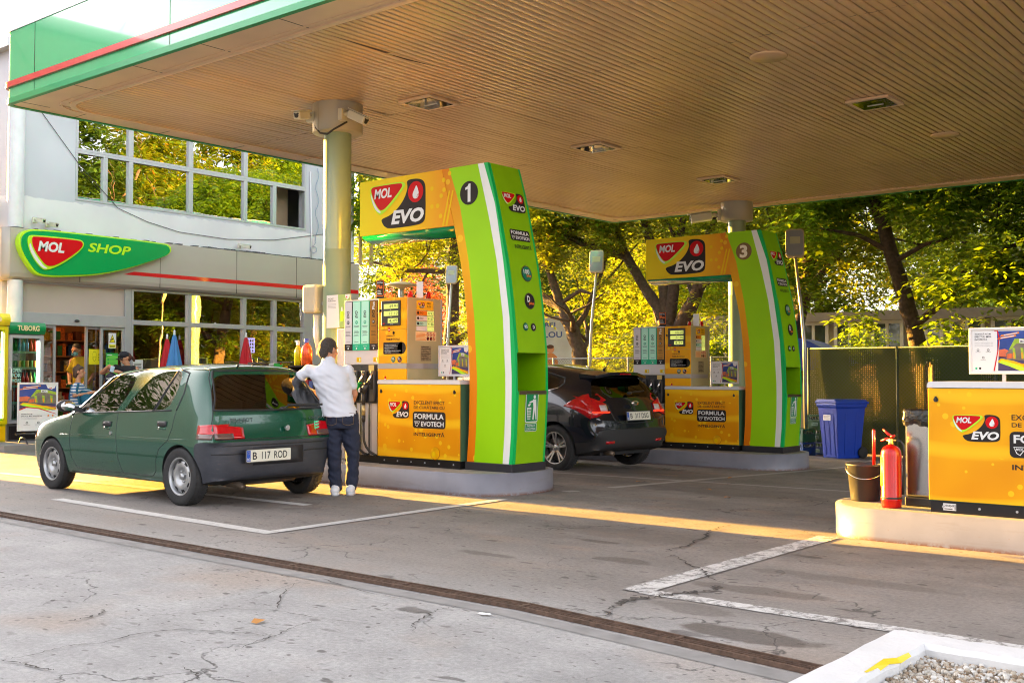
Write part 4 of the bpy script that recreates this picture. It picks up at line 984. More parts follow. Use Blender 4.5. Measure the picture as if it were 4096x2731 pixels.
    d = Decal((0, .099, 0), (1, 0, 0), (0, 0, 1)); d.rect(-2.107, 1.915, -1.993, 2.097, plusor, 1); d.rect(-2.102, 1.92, -1.998, 2.092, charc, 2); d.text('EVO Plus', -2.095, 2.06, -2.005, 2.078, whitep, 3, .01); d.text('Plus', -2.09, 2.0, -2.01, 2.045, plusor, 3, .02)
    for k in range(3): d.rect(-2.09, 1.935+.018*k, -2.02-.01*k, 1.941+.018*k, whitep, 3)
    d.build('printed_mark', tp)
    mb = MB(); mb.box(-1.44-.12, -1.44-.02, .20, .206, 1.875, 2.06); mb.build('top_card', whitem, r)
    return r
dispenser(A1, 'orange dispenser with four grade columns beside the man in the white polo', ('49.93', '11.12', '4.49'))
dispenser((-6.94, 14.6, .115), 'orange dispenser partly hidden behind the dark car', ('100.08', '21.90', '4.57'))
# small fuel cabinet at the right edge
r = empty('fuel_dispenser', (-2.70, 8.10, .235), label='orange cabinet cut by the right edge, beside the steel bin', cat='fuel pump', group='orange fuel dispensers')
cabinet(r, 0, 1.45, 0, .5, False, '2944249')
mb = MB(); mb.box(1.5, 2.1, .0, .52, 0, 1.9); mb.build('tall_body', pgrey, r, bevel=.005)
framed_poster('promo_stand', (-8.22, 9.02, 1.213), 0, .475, .345, 'framed poster on the lid of the dispenser with the 1 arch', True, .07)
framed_poster('promo_stand', (-8.04, 14.94, 1.10), 0, .475, .345, 'framed poster on the lid of the dispenser with the 3 arch', True, .07)
framed_poster('promo_stand', (-2.215, 8.25, 1.235), 0, .475, .335, 'framed poster above the cabinet at the right edge', True, .06)
# ------------------------------------------------------------------ right island props
r = empty('trash_bin', (-2.84, 8.46, .235), label='square stainless steel bin with a black liner bag, beside the orange cabinet', cat='trash bin')
mb = MB(); mb.box(-.125, .125, -.105, .105, .07, .70); mb.build('body', pm('bin_steel', (.42, .42, .43), .2, 1., var=.03, scale=3), r, bevel=.018)
mb = MB(); mb.box(-.13, .13, -.11, .11, 0, .07); mb.build('foot', black, r, bevel=.01)
def bag():
    mb = MB(); n = 56; rows = 7; vs = []
    for j in range(rows):
        t = j/(rows-1); z = .735-.125*t
        for k in range(n):
            a = 2*PI*k/n; c_, s_ = math.cos(a), math.sin(a); q = 1/max(abs(c_)/.125, abs(s_)/.105)
            q *= .5+.5*(1/(abs(c_)**6+abs(s_)**6)**(1/6))*max(abs(c_), abs(s_)) if 0 else 1
            w = .010+.004*math.sin(k*2.3+j)+.002*math.sin(k*5.1-j*2)+.008*math.sin(t*PI)
            zz = z+(-.010*math.sin(k*.45)-.006*math.sin(k*1.1) if j >= rows-2 else 0)+.004*math.sin(k*3)
            vs.append(((q+w)*c_, (q+w)*s_, zz))
    fs = [(j*n+k, j*n+(k+1) % n, (j+1)*n+(k+1) % n, (j+1)*n+k) for j in range(rows-1) for k in range(n)]
    inn = [(x*.86, y*.86, .725) for x, y, z in vs[:n]]; dn = [(x*.8, y*.8, .5) for x, y, z in vs[:n]]; o = len(vs)
    vs += inn+dn; fs += [(k, o+k, o+(k+1) % n, (k+1) % n) for k in range(n)]+[(o+k, o+n+k, o+n+(k+1) % n, o+(k+1) % n) for k in range(n)]+[tuple(o+n+k for k in range(n))]
    mb.add(vs, fs, 0, True); return mb
bag().build('liner_bag', pm('bin_bag', (.012, .012, .014), .22, var=.2, bump=.6, bscale=30), r)
r = empty('bucket', (-3.335, 8.50, .235), R(20), 'dark grey plastic bucket at the rounded end of the island, behind the fire extinguisher', 'bucket')
mb = MB(); mb.lathe([(.0, 0), (.105, 0), (.11, .01), (.137, .27), (.145, .275), (.147, .29), (.14, .292), (.134, .285), (.107, .02), (.0, .015)], 32); mb.build('body', pm('bucket_plastic', (.022, .021, .022), .5, var=.1), r)
mb = MB(); mb.tube([(.147*math.cos(R(a)), -.147*abs(math.sin(R(a)))*1.02, .265-.085*math.sin(R(a))) for a in range(0, 181, 15)], .0035, 6); mb.build('handle', steel, r)
mb = MB(); mb.lathe([(0, .20), (.128, .20)], 24); mb.build('water', pm('dirty_water', (.03, .03, .03), .1), r)
r = empty('squeegee', (-3.26, 8.50, .30), label='red squeegee handle standing upright in the bucket', cat='squeegee')
mb = MB(); mb.tube([(0, 0, .02), (.0, .0, .49), (0, 0, .50)], [.0135, .0135, .009], 12); mb.build('handle', redp, r)
mb = MB(); mb.box(-.09, .09, -.012, .012, -.02, .03); mb.build('head', black, r, bevel=.004)
r = empty('fire_extinguisher', (-3.005, 8.175, .235), label='red fire extinguisher standing on the island in front of the steel bin', cat='fire extinguisher')
mb = MB(); mb.lathe([(.05, .0), (.068, .0), (.072, .015), (.0745, .05), (.0765, .056), (.0765, .066), (.0745, .072), (.0745, .40), (.070, .425), (.058, .447), (.04, .46), (.022, .468), (.018, .475), (.0, .476)], 36); mb.build('cylinder', redp, r)
mb = MB(); mb.lathe([(.0755, .068), (.0775, .068), (.0775, .082), (.0755, .082)], 32)
mb.build('band', black, r)
mb = MB(); mb.lathe([(.017, .468), (.02, .478), (.016, .49), (.018, .51), (.012, .52), (.0, .52)], 16); mb.tube([(-.03, 0, .502), (.04, 0, .502)], .009, 10); mb.build('valve', pm('brass', (.62, .42, .12), .25, 1.), r)
mb = MB(); mb.tube([(.02, 0, .505), (-.03, 0, .515), (-.075, 0, .495)], [.009, .009, .007], 8); mb.tube([(.025, 0, .525), (-.02, 0, .55), (-.06, 0, .585)], [.008, .010, .006], 8); mb.tube([(.0, 0, .53), (.03, .0, .54)], .01, 8); mb.build('lever', redp, r)
mb = MB(); mb.tube([(.04, 0, .502), (.075, .0, .50), (.095, 0, .47), (.10, 0, .42), (.095, .01, .34), (.085, .02, .2), (.08, .02, .1)], .0085, 8); mb.build('hose', black, r)
mb = MB(); mb.lathe([(.076, .16), (.0765, .16), (.0765, .38), (.076, .38)], 10, a0=R(185), a1=R(235)); mb.build('label', pm('ext_label', (.75, .5, .05), .4, var=.3, scale=40), r)

# ------------------------------------------------------------------ planter
r = empty('planter', (-.2, 3.0, 0), label='low planter with a thick white painted kerb, filled with pale gravel, at lower right', cat='planter')
x0, x1, y0, y1, w = -1.745, 3.0, -2.0, 4.76, .2
mb = MB(); o = [(x0, y0), (x1, y0), (x1, y1), (x0, y1)]; i_ = [(x0+w, y0+w), (x1-w, y0+w), (x1-w, y1-w), (x0+w, y1-w)]
def ed(a, b, n):
    return [(a[0]+(b[0]-a[0])*k/n, a[1]+(b[1]-a[1])*k/n) for k in range(n)]
N_ = 60; oo = sum([ed(o[k], o[(k+1) % 4], N_) for k in range(4)], []); ii = sum([ed(i_[k], i_[(k+1) % 4], N_) for k in range(4)], [])
wob = [(random.uniform(-.005, .005), random.uniform(-.005, .005)) for _ in oo]
n = len(oo); T = lambda p, z: (p[0]+.2, p[1]-3.0, z)
o2 = [(a+u*.6, b+v*.6) for (a, b), (u, v) in zip(oo, wob)]; i2 = [(a-u*1.6, b-v*1.6) for (a, b), (u, v) in zip(ii, wob)]
sx = lambda p, s: (p[0]*(1-s)+.6*s, p[1]*(1-s)+1.4*s)
zt = [.12+random.uniform(-.003, .003) for _ in oo]
vs = [T(p, -.02) for p in o2]+[T(p, .10) for p in o2]+[T(sx(p, .004), z) for p, z in zip(o2, zt)]+[T(sx(p, -.006), z) for p, z in zip(i2, zt)]+[T(p, .10) for p in i2]+[T(p, -.02) for p in i2]
fs = [(j*n+k, j*n+(k+1) % n, (j+1)*n+(k+1) % n, (j+1)*n+k) for j in range(5) for k in range(n)]
mb.add(vs, fs, 0, False); mb.build('kerb', pm('kerb_white_paint', (.60, .60, .60), .6, var=.06, scale=4, bump=.35, bscale=25), r)
gb = NT('pale_gravel'); rn = gb.n('ShaderNodeNewGeometry').outputs['Random Per Island']
gb.set(gb.b.inputs['Base Color'], gb.ramp(rn, [(0, (.10, .075, .05)), (.2, (.27, .19, .12)), (.45, (.38, .33, .26)), (.7, (.46, .43, .38)), (1, (.58, .57, .54))])); gb.b.inputs['Roughness'].default_value = .6
mb = MB(); mb.box(x0+w-.02+.2, x1-w+.2, y0+w-3, y1-w+.02-3, .0, .045); mb.build('gravel_bed', pm('gravel_dark', (.16, .13, .10), .9, var=.5, scale=40), r)
mb = MB(); stones = []
bmx = bmesh.new(); bmesh.ops.create_icosphere(bmx, subdivisions=1, radius=1); iv = [v.co.copy() for v in bmx.verts]; fi = [[v.index for v in f.verts] for f in bmx.faces]; bmx.free()
rg = random.Random(3)
for _ in range(15000):
    # denser near the visible corner
    px = x0+w+abs(rg.gauss(0, 1))*.9 if rg.random() < .85 else rg.uniform(x0+w, x1-w); py = y1-w-abs(rg.gauss(0, 1))*.9
    if px > x1-w or py < y0+w: continue
    s = rg.uniform(.007, .016); q = Quaternion((rg.uniform(-1, 1), rg.uniform(-1, 1), rg.uniform(-1, 1), rg.uniform(-1, 1))).normalized()
    c = Vector((px+.2, py-3, .048+rg.uniform(0, .022))); sc = Vector((s*rg.uniform(.8, 1.3), s*rg.uniform(.7, 1.1), s*rg.uniform(.5, .9)))
    mb.add([q @ Vector((v.x*sc.x, v.y*sc.y, v.z*sc.z))+c for v in iv], fi, 0, True)
tag(mb.build('gravel', gb.m, r, fixn=False), kind='stuff')
mb = MB(); pts = [(-1.575, 4.0), (-1.565, 4.08), (-1.56, 4.17), (-1.545, 4.26), (-1.53, 4.34)]; vs = []
for k, (x, y) in enumerate(pts): ww = (.003, .008, .009, .008, .004)[k]; vs += [(x-ww, y, .122+.008*k % .02), (x+ww, y+.01, .118-.012*(k % 2))]
mb.add(vs, [(2*k, 2*k+1, 2*k+3, 2*k+2) for k in range(4)]); o = mb.build('plastic_strip', pm('yellow_plastic', (.72, .55, .01), .35, var=.15), fixn=False)
md = o.modifiers.new('solidify', 'SOLIDIFY'); md.thickness = .002; tag(o, 'crumpled yellow plastic strip lying on the white planter kerb', 'litter')
mb = MB()
for k, (x, y, sx_, sy_) in enumerate(((0, 0, .03, .02), (.03, .01, .02, .012))): mb.ell((x, y, .006), (sx_, sy_, .006), 9, 4)
tag(mb.build('paper_scrap', whitep, loc=(-3.66, 4.235, .004)), 'scrap of white paper beside the drain grate', 'litter')
mb = MB(); mb.add([(-.03, -.02, 0), (.02, -.03, .012), (.04, .01, .004), (0, .03, .015), (-.035, .015, .003)], [(0, 1, 2, 3, 4)]); leaf = mb.build('fallen_leaf', pm('dry_leaf', (.42, .18, .03), .7), fixn=False)
rg = random.Random(12)
for k, (x, y) in enumerate(((-5.9, 10.6), (-7.0, 10.9), (-5.3, 9.9), (-6.6, 12.4), (-9.0, 10.5), (-11.5, 5.2), (-4.4, 3.4))):
    c = leaf if k == 0 else leaf.copy()
    if k: COL.objects.link(c)
    c.location = (x, y, gz(y)+.006); c.rotation_euler = (0, 0, rg.uniform(0, 6)); tag(c, 'small dry fallen leaf lying on the asphalt', 'leaf', 'fallen leaves on the forecourt')

# ------------------------------------------------------------------ things at the back right
yb = 18.5; gb_ = gz(yb)
def wheelie(loc, rz):
    r = empty('wheelie_bin', loc, rz, 'blue wheeled recycling bin standing before the mesh fence', 'recycling bin')
    mb = MB(); vs = []
    prof = [(.20, .24, 0), (.225, .27, .4), (.255, .31, .88), (.275, .33, .90), (.28, .34, .955), (.265, .32, .958)]
    for a, b, z in prof: vs += [(-a, -b, z), (a, -b, z), (a, b, z), (-a, b, z)]
    fs = [(4*i+k, 4*i+(k+1) % 4, 4*i+4+(k+1) % 4, 4*i+4+k) for i in range(len(prof)-1) for k in range(4)]+[(0, 3, 2, 1), (20, 21, 22, 23)]
    mb.add(vs, fs); mb.build('body', blue, r, bevel=.012)
    mb = MB()
    for x in (-.12, 0, .12): mb.bar((x, -.243, .05), (x*1.1, -.298, .80), .035, .02, up=(0, 1, 0))
    for y in (-.1, .12): mb.bar((.203, y, .05), (.245, y*1.1, .80), .035, .02, up=(1, 0, 0))
    mb.build('rib', blue, r, bevel=.004)
    mb = MB(); mb.prism([(-.29, .958), (.29, .958), (.29, .99), (.24, 1.03), (-.24, 1.03), (-.29, .99)], -.35, .34, 'y'); mb.build('lid', blue, r, bevel=.01)
    mb = MB(); mb.tube([(-.27, .36, .97), (.27, .36, .97)], .018, 10)
    for x in (-.27, -.1, .1, .27): mb.bar((x, .30, .97), (x, .36, .97), .03, .03)
    mb.build('handle', blue, r)
    for x in (-.23, .23): mb = MB(); mb.lathe([(0, -.025), (.09, -.025), (.1, -.01), (.1, .01), (.09, .025), (0, .025)], 20, (x, .27, .10), 'x'); mb.build('wheel', rubber, r)
    d = Decal((0, -.303, 0), (1, 0, 0), (0, 0, 1), .002); d.rr(-.12, .66, .08, .76, .01, whitep, 1); [d.rect(-.10, .73-.02*k, .06-.03*(k % 2), .736-.02*k, charc, 2) for k in range(4)]; d.build('label_sticker', r)
wheelie((-7.72, 18.62, gz(18.6)), R(-28))
crm = pm('crate_green', (.0, .10, .035), .45, var=.1); crb = pm('crate_blue', (.005, .06, .22), .45, var=.1)
def crate(loc, rz, mt, label, src=None):
    r = empty('bottle_crate', loc, rz, label, 'crate', 'bottle crates stacked by the fence')
    mb = MB(); a, b, h, t = .2, .15, .24, .012
    for (p0, p1, q0, q1) in ((-a, a, -b, -b+t), (-a, a, b-t, b), (-a, -a+t, -b+t, b-t), (a-t, a, -b+t, b-t)):
        mb.box(p0, p1, q0, q1, 0, .15); mb.box(p0, p1, q0, q1, .205, h)
    for x in (-a, a-.05): mb.box(x, x+.05, -b, -b+t, .15, .205); mb.box(x, x+.05, b-t, b, .15, .205)
    mb.box(-a, a, -b, b, 0, .01); mb.build('shell', mt, r)
    d = Decal((0, -b-.001, 0), (1, 0, 0), (0, 0, 1), .002); d.rr(-.08, .04, .09, .10, .01, pm('crate_print', (.25, .45, .35), .5, var=.3, scale=40), 1); d.text('TUBORG', -.07, .055, .08, .085, crm, 2, .02); d.build('printed_mark', r)
    mb = MB()
    for i in range(5):
        for j in range(4): mb.lathe([(.03, .01), (.03, .14), (.013, .19), (.013, .225), (0, .226)], 8, (-.15+i*.075, -.1+j*.067, 0))
    tag(mb.build('bottle', pm('bottle_green', (.01, .05, .015), .15, coat=.5), r), kind='stuff')
zc = gz(19)
crate((-8.62, 18.95, zc), R(-25), crb, 'blue crate at the bottom of the stack beside the blue bin')
crate((-8.62, 18.95, zc+.245), R(-25), crm, 'green crate in the middle of the stack beside the blue bin')
crate((-8.42, 19.35, zc+.49), R(-25), crm, 'green crate on top of the stack beside the blue bin')
crate((-8.42, 19.38, zc+.245), R(-25), crm, 'green crate under the top one, set back against the fence')
crate((-8.40, 19.38, zc), R(-25), crb, 'blue crate at the back foot of the stack against the fence')
r = empty('broom', (-6.35, 19.6, gz(19.6)), label='thin wooden pole leaning upright between the blue bin and the steel bin', cat='pole')
mb = MB(); mb.tube([(0, 0, .05), (.02, .0, 1.25)], .012, 8); mb.build('handle', pm('pole_wood', (.22, .14, .08), .6), r); mb = MB(); mb.box(-.14, .14, -.03, .03, 0, .08); mb.build('head', black, r)

# fence: posts, rail, diamond mesh, green screening net
def m_net(name, col, hole, alpha):
    t = NT(name)
    v = t.voro(26, vec=t.mapv((1, 1, 1.0)), rnd=.15)
    nt = t.nt; tr = t.n('ShaderNodeBsdfTransparent'); mx = t.n('ShaderNodeMixShader')
    t.set(t.b.inputs['Base Color'], t.ramp(t.noise(1.5, 3), [(.3, col), (.7, tuple(c*1.6 for c in col))])); t.b.inputs['Roughness'].default_value = .6
    tl = t.n('ShaderNodeBsdfTranslucent'); tl.inputs[0].default_value = (col[0]*3, col[1]*2.5, col[2]*2, 1); ad = t.n('ShaderNodeMixShader'); ad.inputs[0].default_value = .35
    nt.links.new(t.b.outputs[0], ad.inputs[1]); nt.links.new(tl.outputs[0], ad.inputs[2])
    f = t.math('ADD', t.math('MULTIPLY', t.math('LESS_THAN', v, hole), 1.-alpha), alpha*.0)
    nt.links.new(f, mx.inputs[0]); nt.links.new(ad.outputs[0], mx.inputs[1]); nt.links.new(tr.outputs[0], mx.inputs[2]); nt.links.new(mx.outputs[0], nt.nodes['Material Output'].inputs[0])
    return t.m
def fence(x0, x1, y, top, step, label, net=True, netz=0., rail=True):
    z0 = gz(y); r = empty('mesh_fence', ((x0+x1)/2, y, z0), label=label, cat='fence', group='wire mesh fences'); cx = (x0+x1)/2; h = top-z0
    gp = pm('fence_green_post', (.03, .06, .045), .5) if net else pm('galvanised_post', (.40, .41, .42), .4, .5)
    k = x0
    while k <= x1+.01: mb = MB(); mb.tube([(k-cx, 0, 0), (k-cx, 0, h+.02)], .026, 10); mb.build('post', gp, r); k += step
    mb = MB(); mb.tube([(x0-cx, 0, h), (x1-cx, 0, h)], .017, 8); mb.build('top_rail', gp, r)
    t = MAT.get('diamond_mesh')
    if not t:
        q = NT('diamond_mesh'); X, Y, Z = q.xyz(); u = q.math('ADD', X, Z); v = q.math('SUBTRACT', X, Z); p = 14.
        w = [q.math('LESS_THAN', q.math('ABSOLUTE', q.math('SUBTRACT', q.math('FRACT', q.math('MULTIPLY', s, p)), .5)), .045) for s in (u, v)]
        a = q.math('MAXIMUM', w[0], w[1]); tr = q.n('ShaderNodeBsdfTransparent'); mx = q.n('ShaderNodeMixShader')
        q.b.inputs['Base Color'].default_value = (.10, .11, .09, 1); q.b.inputs['Metallic'].default_value = .6; q.b.inputs['Roughness'].default_value = .4
        q.nt.links.new(a, mx.inputs[0]); q.nt.links.new(tr.outputs[0], mx.inputs[1]); q.nt.links.new(q.b.outputs[0], mx.inputs[2]); q.nt.links.new(mx.outputs[0], q.nt.nodes['Material Output'].inputs[0]); t = q.m
    mb = MB(); mb.add([(x0-cx, -.028, .03), (x1-cx, -.028, .03), (x1-cx, -.028, h), (x0-cx, -.028, h)], [(0, 1, 2, 3)]); mb.build('wire_mesh', t, r, fixn=False)
    if net:
        n = int((x1-x0)/.3); vs = []
        for i in range(n+1):
            for zz in (0., h*.5, h-.02): vs.append((x0-cx+(x1-x0)*i/n, .03+.02*math.sin(i*1.7+zz), zz))
        mb = MB(); mb.add(vs, [(3*i+j, 3*i+3+j, 3*i+4+j, 3*i+1+j) for i in range(n) for j in range(2)], 0, True); mb.build('screening_net', MAT.get('green_net') or m_net('green_net', (.035, .06, .018), .23, .0), r, fixn=False)
        mb = MB(); mb.box(x0-cx, x1-cx, .06, .075, 0, .62); mb.build('lower_board', pm('dark_board', (.02, .024, .018), .7, var=.3), r)
    return r
fence(-9.1, 7.0, 20.35, 1.76, 1.75, 'tall mesh fence with green netting behind the blue bin')
fence(-24, -9.6, 20.6, 1.62, 2.1, 'galvanised open mesh fence in the distance behind the dark car', net=False)

r = empty('reed_panel', (-8.0, 21.3, gz(21)), R(-38), 'golden reed screen glowing through the green netting behind the blue bin', 'reed screen')
mb = MB(); rg = random.Random(2); x = -1.5
while x < 1.7: h_ = 1.72+rg.uniform(-.06, .05); mb.tube([(x, 0, .7), (x+rg.uniform(-.01, .01), 0, h_)], .014, 5); x += .03
mb.build('reeds', pm('reed_gold', (.26, .185, .06), .6, var=.5, scale=18), r); mb = MB(); mb.box(-1.55, 1.75, .02, .05, 1.0, 1.04); mb.box(-1.5, -1.45, .02, .06, 0, 1.6); mb.box(1.6, 1.65, .02, .06, 0, 1.6); mb.build('rail', pm('pole_wood', (.22, .14, .08), .6), r)
# lamps
def flood(loc, h, dx, hs, yaw, label, knee=.55):
    r = empty('street_lamp', loc, label=label, cat='lamp post', group='bent pole lamps beyond the fence')
    mb = MB(); mb.tube([(dx*-.55, 0, 0), (dx*-.5, 0, h*knee), (dx*-.35, 0, h*.72), (0, 0, h)], [.035, .035, .032, .028], 10); mb.build('pole', pm('lamp_pole', (.42, .42, .40), .35, .5), r)
    M = Matrix.Translation((0, 0, h+.22*hs)) @ Matrix.Rotation(yaw, 4, 'Z') @ Matrix.Rotation(R(-12), 4, 'X')
    mb = MB(); mb.lathe([(0, -.05), (.1, -.05)], 4); mb = MB(); pts = []
    for cx, cz, a in ((.10, -.2, -90), (.10, .2, 0), (-.10, .2, 90), (-.10, -.2, 180)):
        for k in range(5): t = R(a+22.5*k); pts.append(((cx+.06*math.cos(t))*hs, (cz+.06*math.sin(t))*hs))
    mb.prism(pts, -.03*hs, .06*hs, 'y'); mb.xf(M); b = mb.build('housing', pm('lamp_housing', (.42, .36, .26), .4, .3), r, bevel=.01)
    mb = MB(); mb.prism([(x*.86, z*.88) for x, z in pts], -.036*hs, -.029*hs, 'y'); mb.xf(M); mb.build('lens', pm('lamp_lens', (.26, .29, .31), .12, .0, coat=1.), b)
    mb = MB(); mb.box(-.09*hs, .09*hs, -.041*hs, -.036*hs, -.02*hs, .11*hs); mb.xf(M); mb.build('diode_plate', pm('diode_plate', (.42, .42, .27), .3), b)
flood((-18.33, 20.0, -.25), 3.78, .25, .92, R(25), 'lamp head on a bent pole left of the number 1 arch')
flood((-13.94, 20.0, -.25), 3.80, .35, 1.0, R(25), 'lamp head on a bent pole between the two arches')
flood((-8.75, 19.0, -.22), 3.68, -.35, 1.05, R(25), 'lamp head on a bent pole just right of the number 3 arch')
r = empty('street_lamp', (-20.09, 20.0, -.25), label='mushroom shaped lamp with a flat round cap above the dispenser', cat='lamp post')
mb = MB(); mb.tube([(0, 0, 0), (0, 0, 3.3)], .04, 10); mb.tube([(0, 0, 3.3), (0, 0, 3.85)], .065, 10); mb.build('pole', pm('lamp_pole', (.42, .42, .40), .35, .5), r)
mb = MB(); mb.lathe([(.0, 3.92), (.12, 3.90), (.40, 3.83), (.42, 3.81), (.38, 3.79), (.1, 3.74), (.07, 3.70)], 28); mb.lathe([(0, 3.98), (.03, 3.97), (.04, 3.92)], 12); mb.build('cap', pm('lamp_housing', (.42, .36, .26), .4, .3), r)

# billboard with people printed on it, blue shelter, distant buildings
r = empty('billboard', (-19.6, 25, .5), R(25), 'pale billboard printed with people at a table, behind the leaning tree', 'billboard')
mb = MB(); mb.box(-2.3, 2.3, 0, .2, 1.2, 4.9); mb.build('panel', pm('billboard_frame', (.5, .5, .48), .5), r)
r.scale = (.5, .5, .5); mb = MB(); mb.box(-1.6, -1.4, .03, .17, -1.8, 1.19); mb.box(1.4, 1.6, .03, .17, -1.8, 1.19); mb.build('leg', alu, r)
d = Decal((0, -.003, 0), (1, 0, 0), (0, 0, 1), .004); d.rect(-2.2, 1.3, 2.2, 4.8, pm('billboard_print', (.62, .66, .72), .5, var=.15, scale=1), 1)
d.rect(-2.2, 1.3, 2.2, 1.9, pm('print_table', (.55, .30, .12), .5, var=.2), 2)
for k, (x, c) in enumerate(((-1.6, '#e0662a'), (-.6, '#3c4a78'), (.9, '#d88a4a'))):
    mt = pm('print_shirt_%s' % ('orange', 'blue', 'tan')[k], c, .5); d.poly([(x-.5, 1.9), (x+.5, 1.9), (x+.4, 2.55), (x+.15, 2.75), (x-.15, 2.75), (x-.4, 2.55)], mt, 3); d.circ(x, 2.98, .24, pm('print_skin', '#d99a70', .5), 4, 16); d.circ(x, 3.12, .22, pm('print_hair', '#5a3520', .5), 5, 16, .12)
d.text('CEREȚI TAREI', -1.9, 4.2, 1.2, 4.55, pm('print_blue', '#3558a8', .5), 2, .02); d.text('SEMPREU LOU', -1.9, 3.65, 1.6, 4.0, pm('print_blue', '#3558a8', .5), 2, .02)
d.build('printed_picture', r)
r = empty('shelter', (-11.2, 24.4, -.35), R(10), 'blue curved roof shelter just above the green fence', 'shelter')
mb = MB(); n = 10; pr_ = [(-1.3+2.6*k/n, 1.85+.62*math.sin(PI*k/n)) for k in range(n+1)]+[(1.3, 1.7), (-1.3, 1.7)]
mb.prism(pr_, -.8, .8, 'y'); mb.build('roof', pm('shelter_blue', (.002, .05, .55), .35, var=.05), r)
mb = MB(); [mb.box(x-.05, x+.05, y-.05, y+.05, 0, 1.7) for x in (-1.15, 1.15) for y in (-.7, .7)]; mb.build('post', blue, r)
def far_block(loc, rz, w, d, h, label, mt, rows, cols, z0=.5, ww=1.3, wh=1.4, base=None):
    r = empty('building', loc, rz, label, 'building')
    mb = MB(); mb.box(-w/2, w/2, 0, d, 0, h); mb.build('wall', mt, r)
    wf = MB()
    mb = MB(); mb.box(-w/2-.2, w/2+.2, -.2, d, h+.001, h+.25); mb.build('roof', pm('far_roof', (.25, .22, .2), .7), r)
    for i in range(rows):
        for j in range(cols):
            x = -w/2+w*(j+.5)/cols; z = z0+i*(h-z0)/rows
            f = MB(); a, b = ww/2, wh
            f.box(x-a, x+a, -.06, -.001, z, z+.09); f.box(x-a, x+a, -.06, -.001, z+b-.09, z+b); f.box(x-a, x-a+.09, -.06, -.001, z+.09, z+b-.09); f.box(x+a-.09, x+a, -.06, -.001, z+.09, z+b-.09); f.box(x-.04, x+.04, -.06, -.001, z+.09, z+b-.09)
            fo = f.build('window', whitem, r); g = MB(); g.box(x-a+.09, x+a-.09, -.03, -.002, z+.09, z+b-.09); g.build('pane', pm('far_glass', (.06, .09, .08), .06, coat=1.), fo)
far_block((-11.6, 28.6, -.35), R(4), 9, 4, 3.05, 'pale low building with white framed windows behind the green fence', pm('far_wall_pale', (.34, .32, .29), .8, var=.1, scale=1), 1, 9, 1.95, .85, 1.1)
far_block((-2, 62, -.35), R(15), 30, 12, 15, 'tall beige block glimpsed through the trees at right', pm('far_wall_beige', (.42, .36, .30), .8, var=.1, scale=.5), 4, 9, 1.5)
far_block((-52, 66, -.35), R(-5), 34, 12, 13, 'grey apartment block glimpsed through the trees beyond the shop', pm('far_wall_grey', (.38, .35, .33), .8, var=.1, scale=.5), 4, 10, 1.5)
# ------------------------------------------------------------------ shop building (front plane x = FX, faces +x)
FX = -19.0; Y0s, Y1s = 9.2, 17.35
sr = empty('shop_building', (FX, 13.2, 0), label='two storey white petrol station shop with a beige band and wide windows', cat='building')
si = Matrix.Translation((-FX, -13.2, 0))
def sb(mb, name, mt, parent=None, bevel=0): return mb.xf(si).build(name, mt, parent or sr, bevel=bevel)
m_wall = NT('shop_wall_paint')
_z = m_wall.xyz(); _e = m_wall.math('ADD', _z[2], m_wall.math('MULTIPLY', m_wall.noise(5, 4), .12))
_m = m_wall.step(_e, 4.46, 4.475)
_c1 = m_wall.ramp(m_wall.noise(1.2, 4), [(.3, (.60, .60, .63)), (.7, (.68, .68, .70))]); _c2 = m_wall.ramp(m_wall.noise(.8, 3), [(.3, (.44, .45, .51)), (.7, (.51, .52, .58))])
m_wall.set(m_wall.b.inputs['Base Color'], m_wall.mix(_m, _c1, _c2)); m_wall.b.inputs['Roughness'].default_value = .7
mb = MB(); T_ = .25
WY0, WY1, WZ0, WZ1 = 10.42, 15.90, 4.46, 6.20
mb.box(FX-T_, FX, Y0s, WY0, 3.0, 7.0); mb.box(FX-T_, FX, WY1, Y1s, 3.0, 7.0); mb.box(FX-T_, FX, WY0, WY1, 3.0, WZ0); mb.box(FX-T_, FX, WY0, WY1, WZ1, 7.0)
mb.box(FX-9, FX-T_, Y0s, Y0s+T_, 0, 7.0); mb.box(FX-9, FX-T_, Y1s-T_, Y1s, 0, 7.0); mb.box(FX-9.2, FX-9, Y0s, Y1s, 0, 7)
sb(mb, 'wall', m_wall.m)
mb = MB(); mb.box(FX-9.4, FX+.15, Y0s-.15, Y1s+.1, 7.0, 7.15); sb(mb, 'roof', alu)
mb = MB(); mb.box(FX-9, FX-T_-.001, Y0s+T_, Y1s-T_, 3.0, 3.1); sb(mb, 'floor_slab', beige)
mb = MB(); mb.box(FX-3.2, FX-3.1, Y0s+T_, Y1s-T_, 3.11, 6.9); mb.box(FX-.8, FX-.7, 14.95, 15.95, 3.11, 6.9); mb.box(FX-.69, FX-.45, 15.3, 15.34, 3.11, 6.9); sb(mb, 'upper_room', pm('dim_room', (.42, .31, .19), .8))
upg = glass('upper_window_glass', (.25, .27, .25), .62, .004); logl = glass('shop_window_glass', (.55, .56, .52), .58, .005)
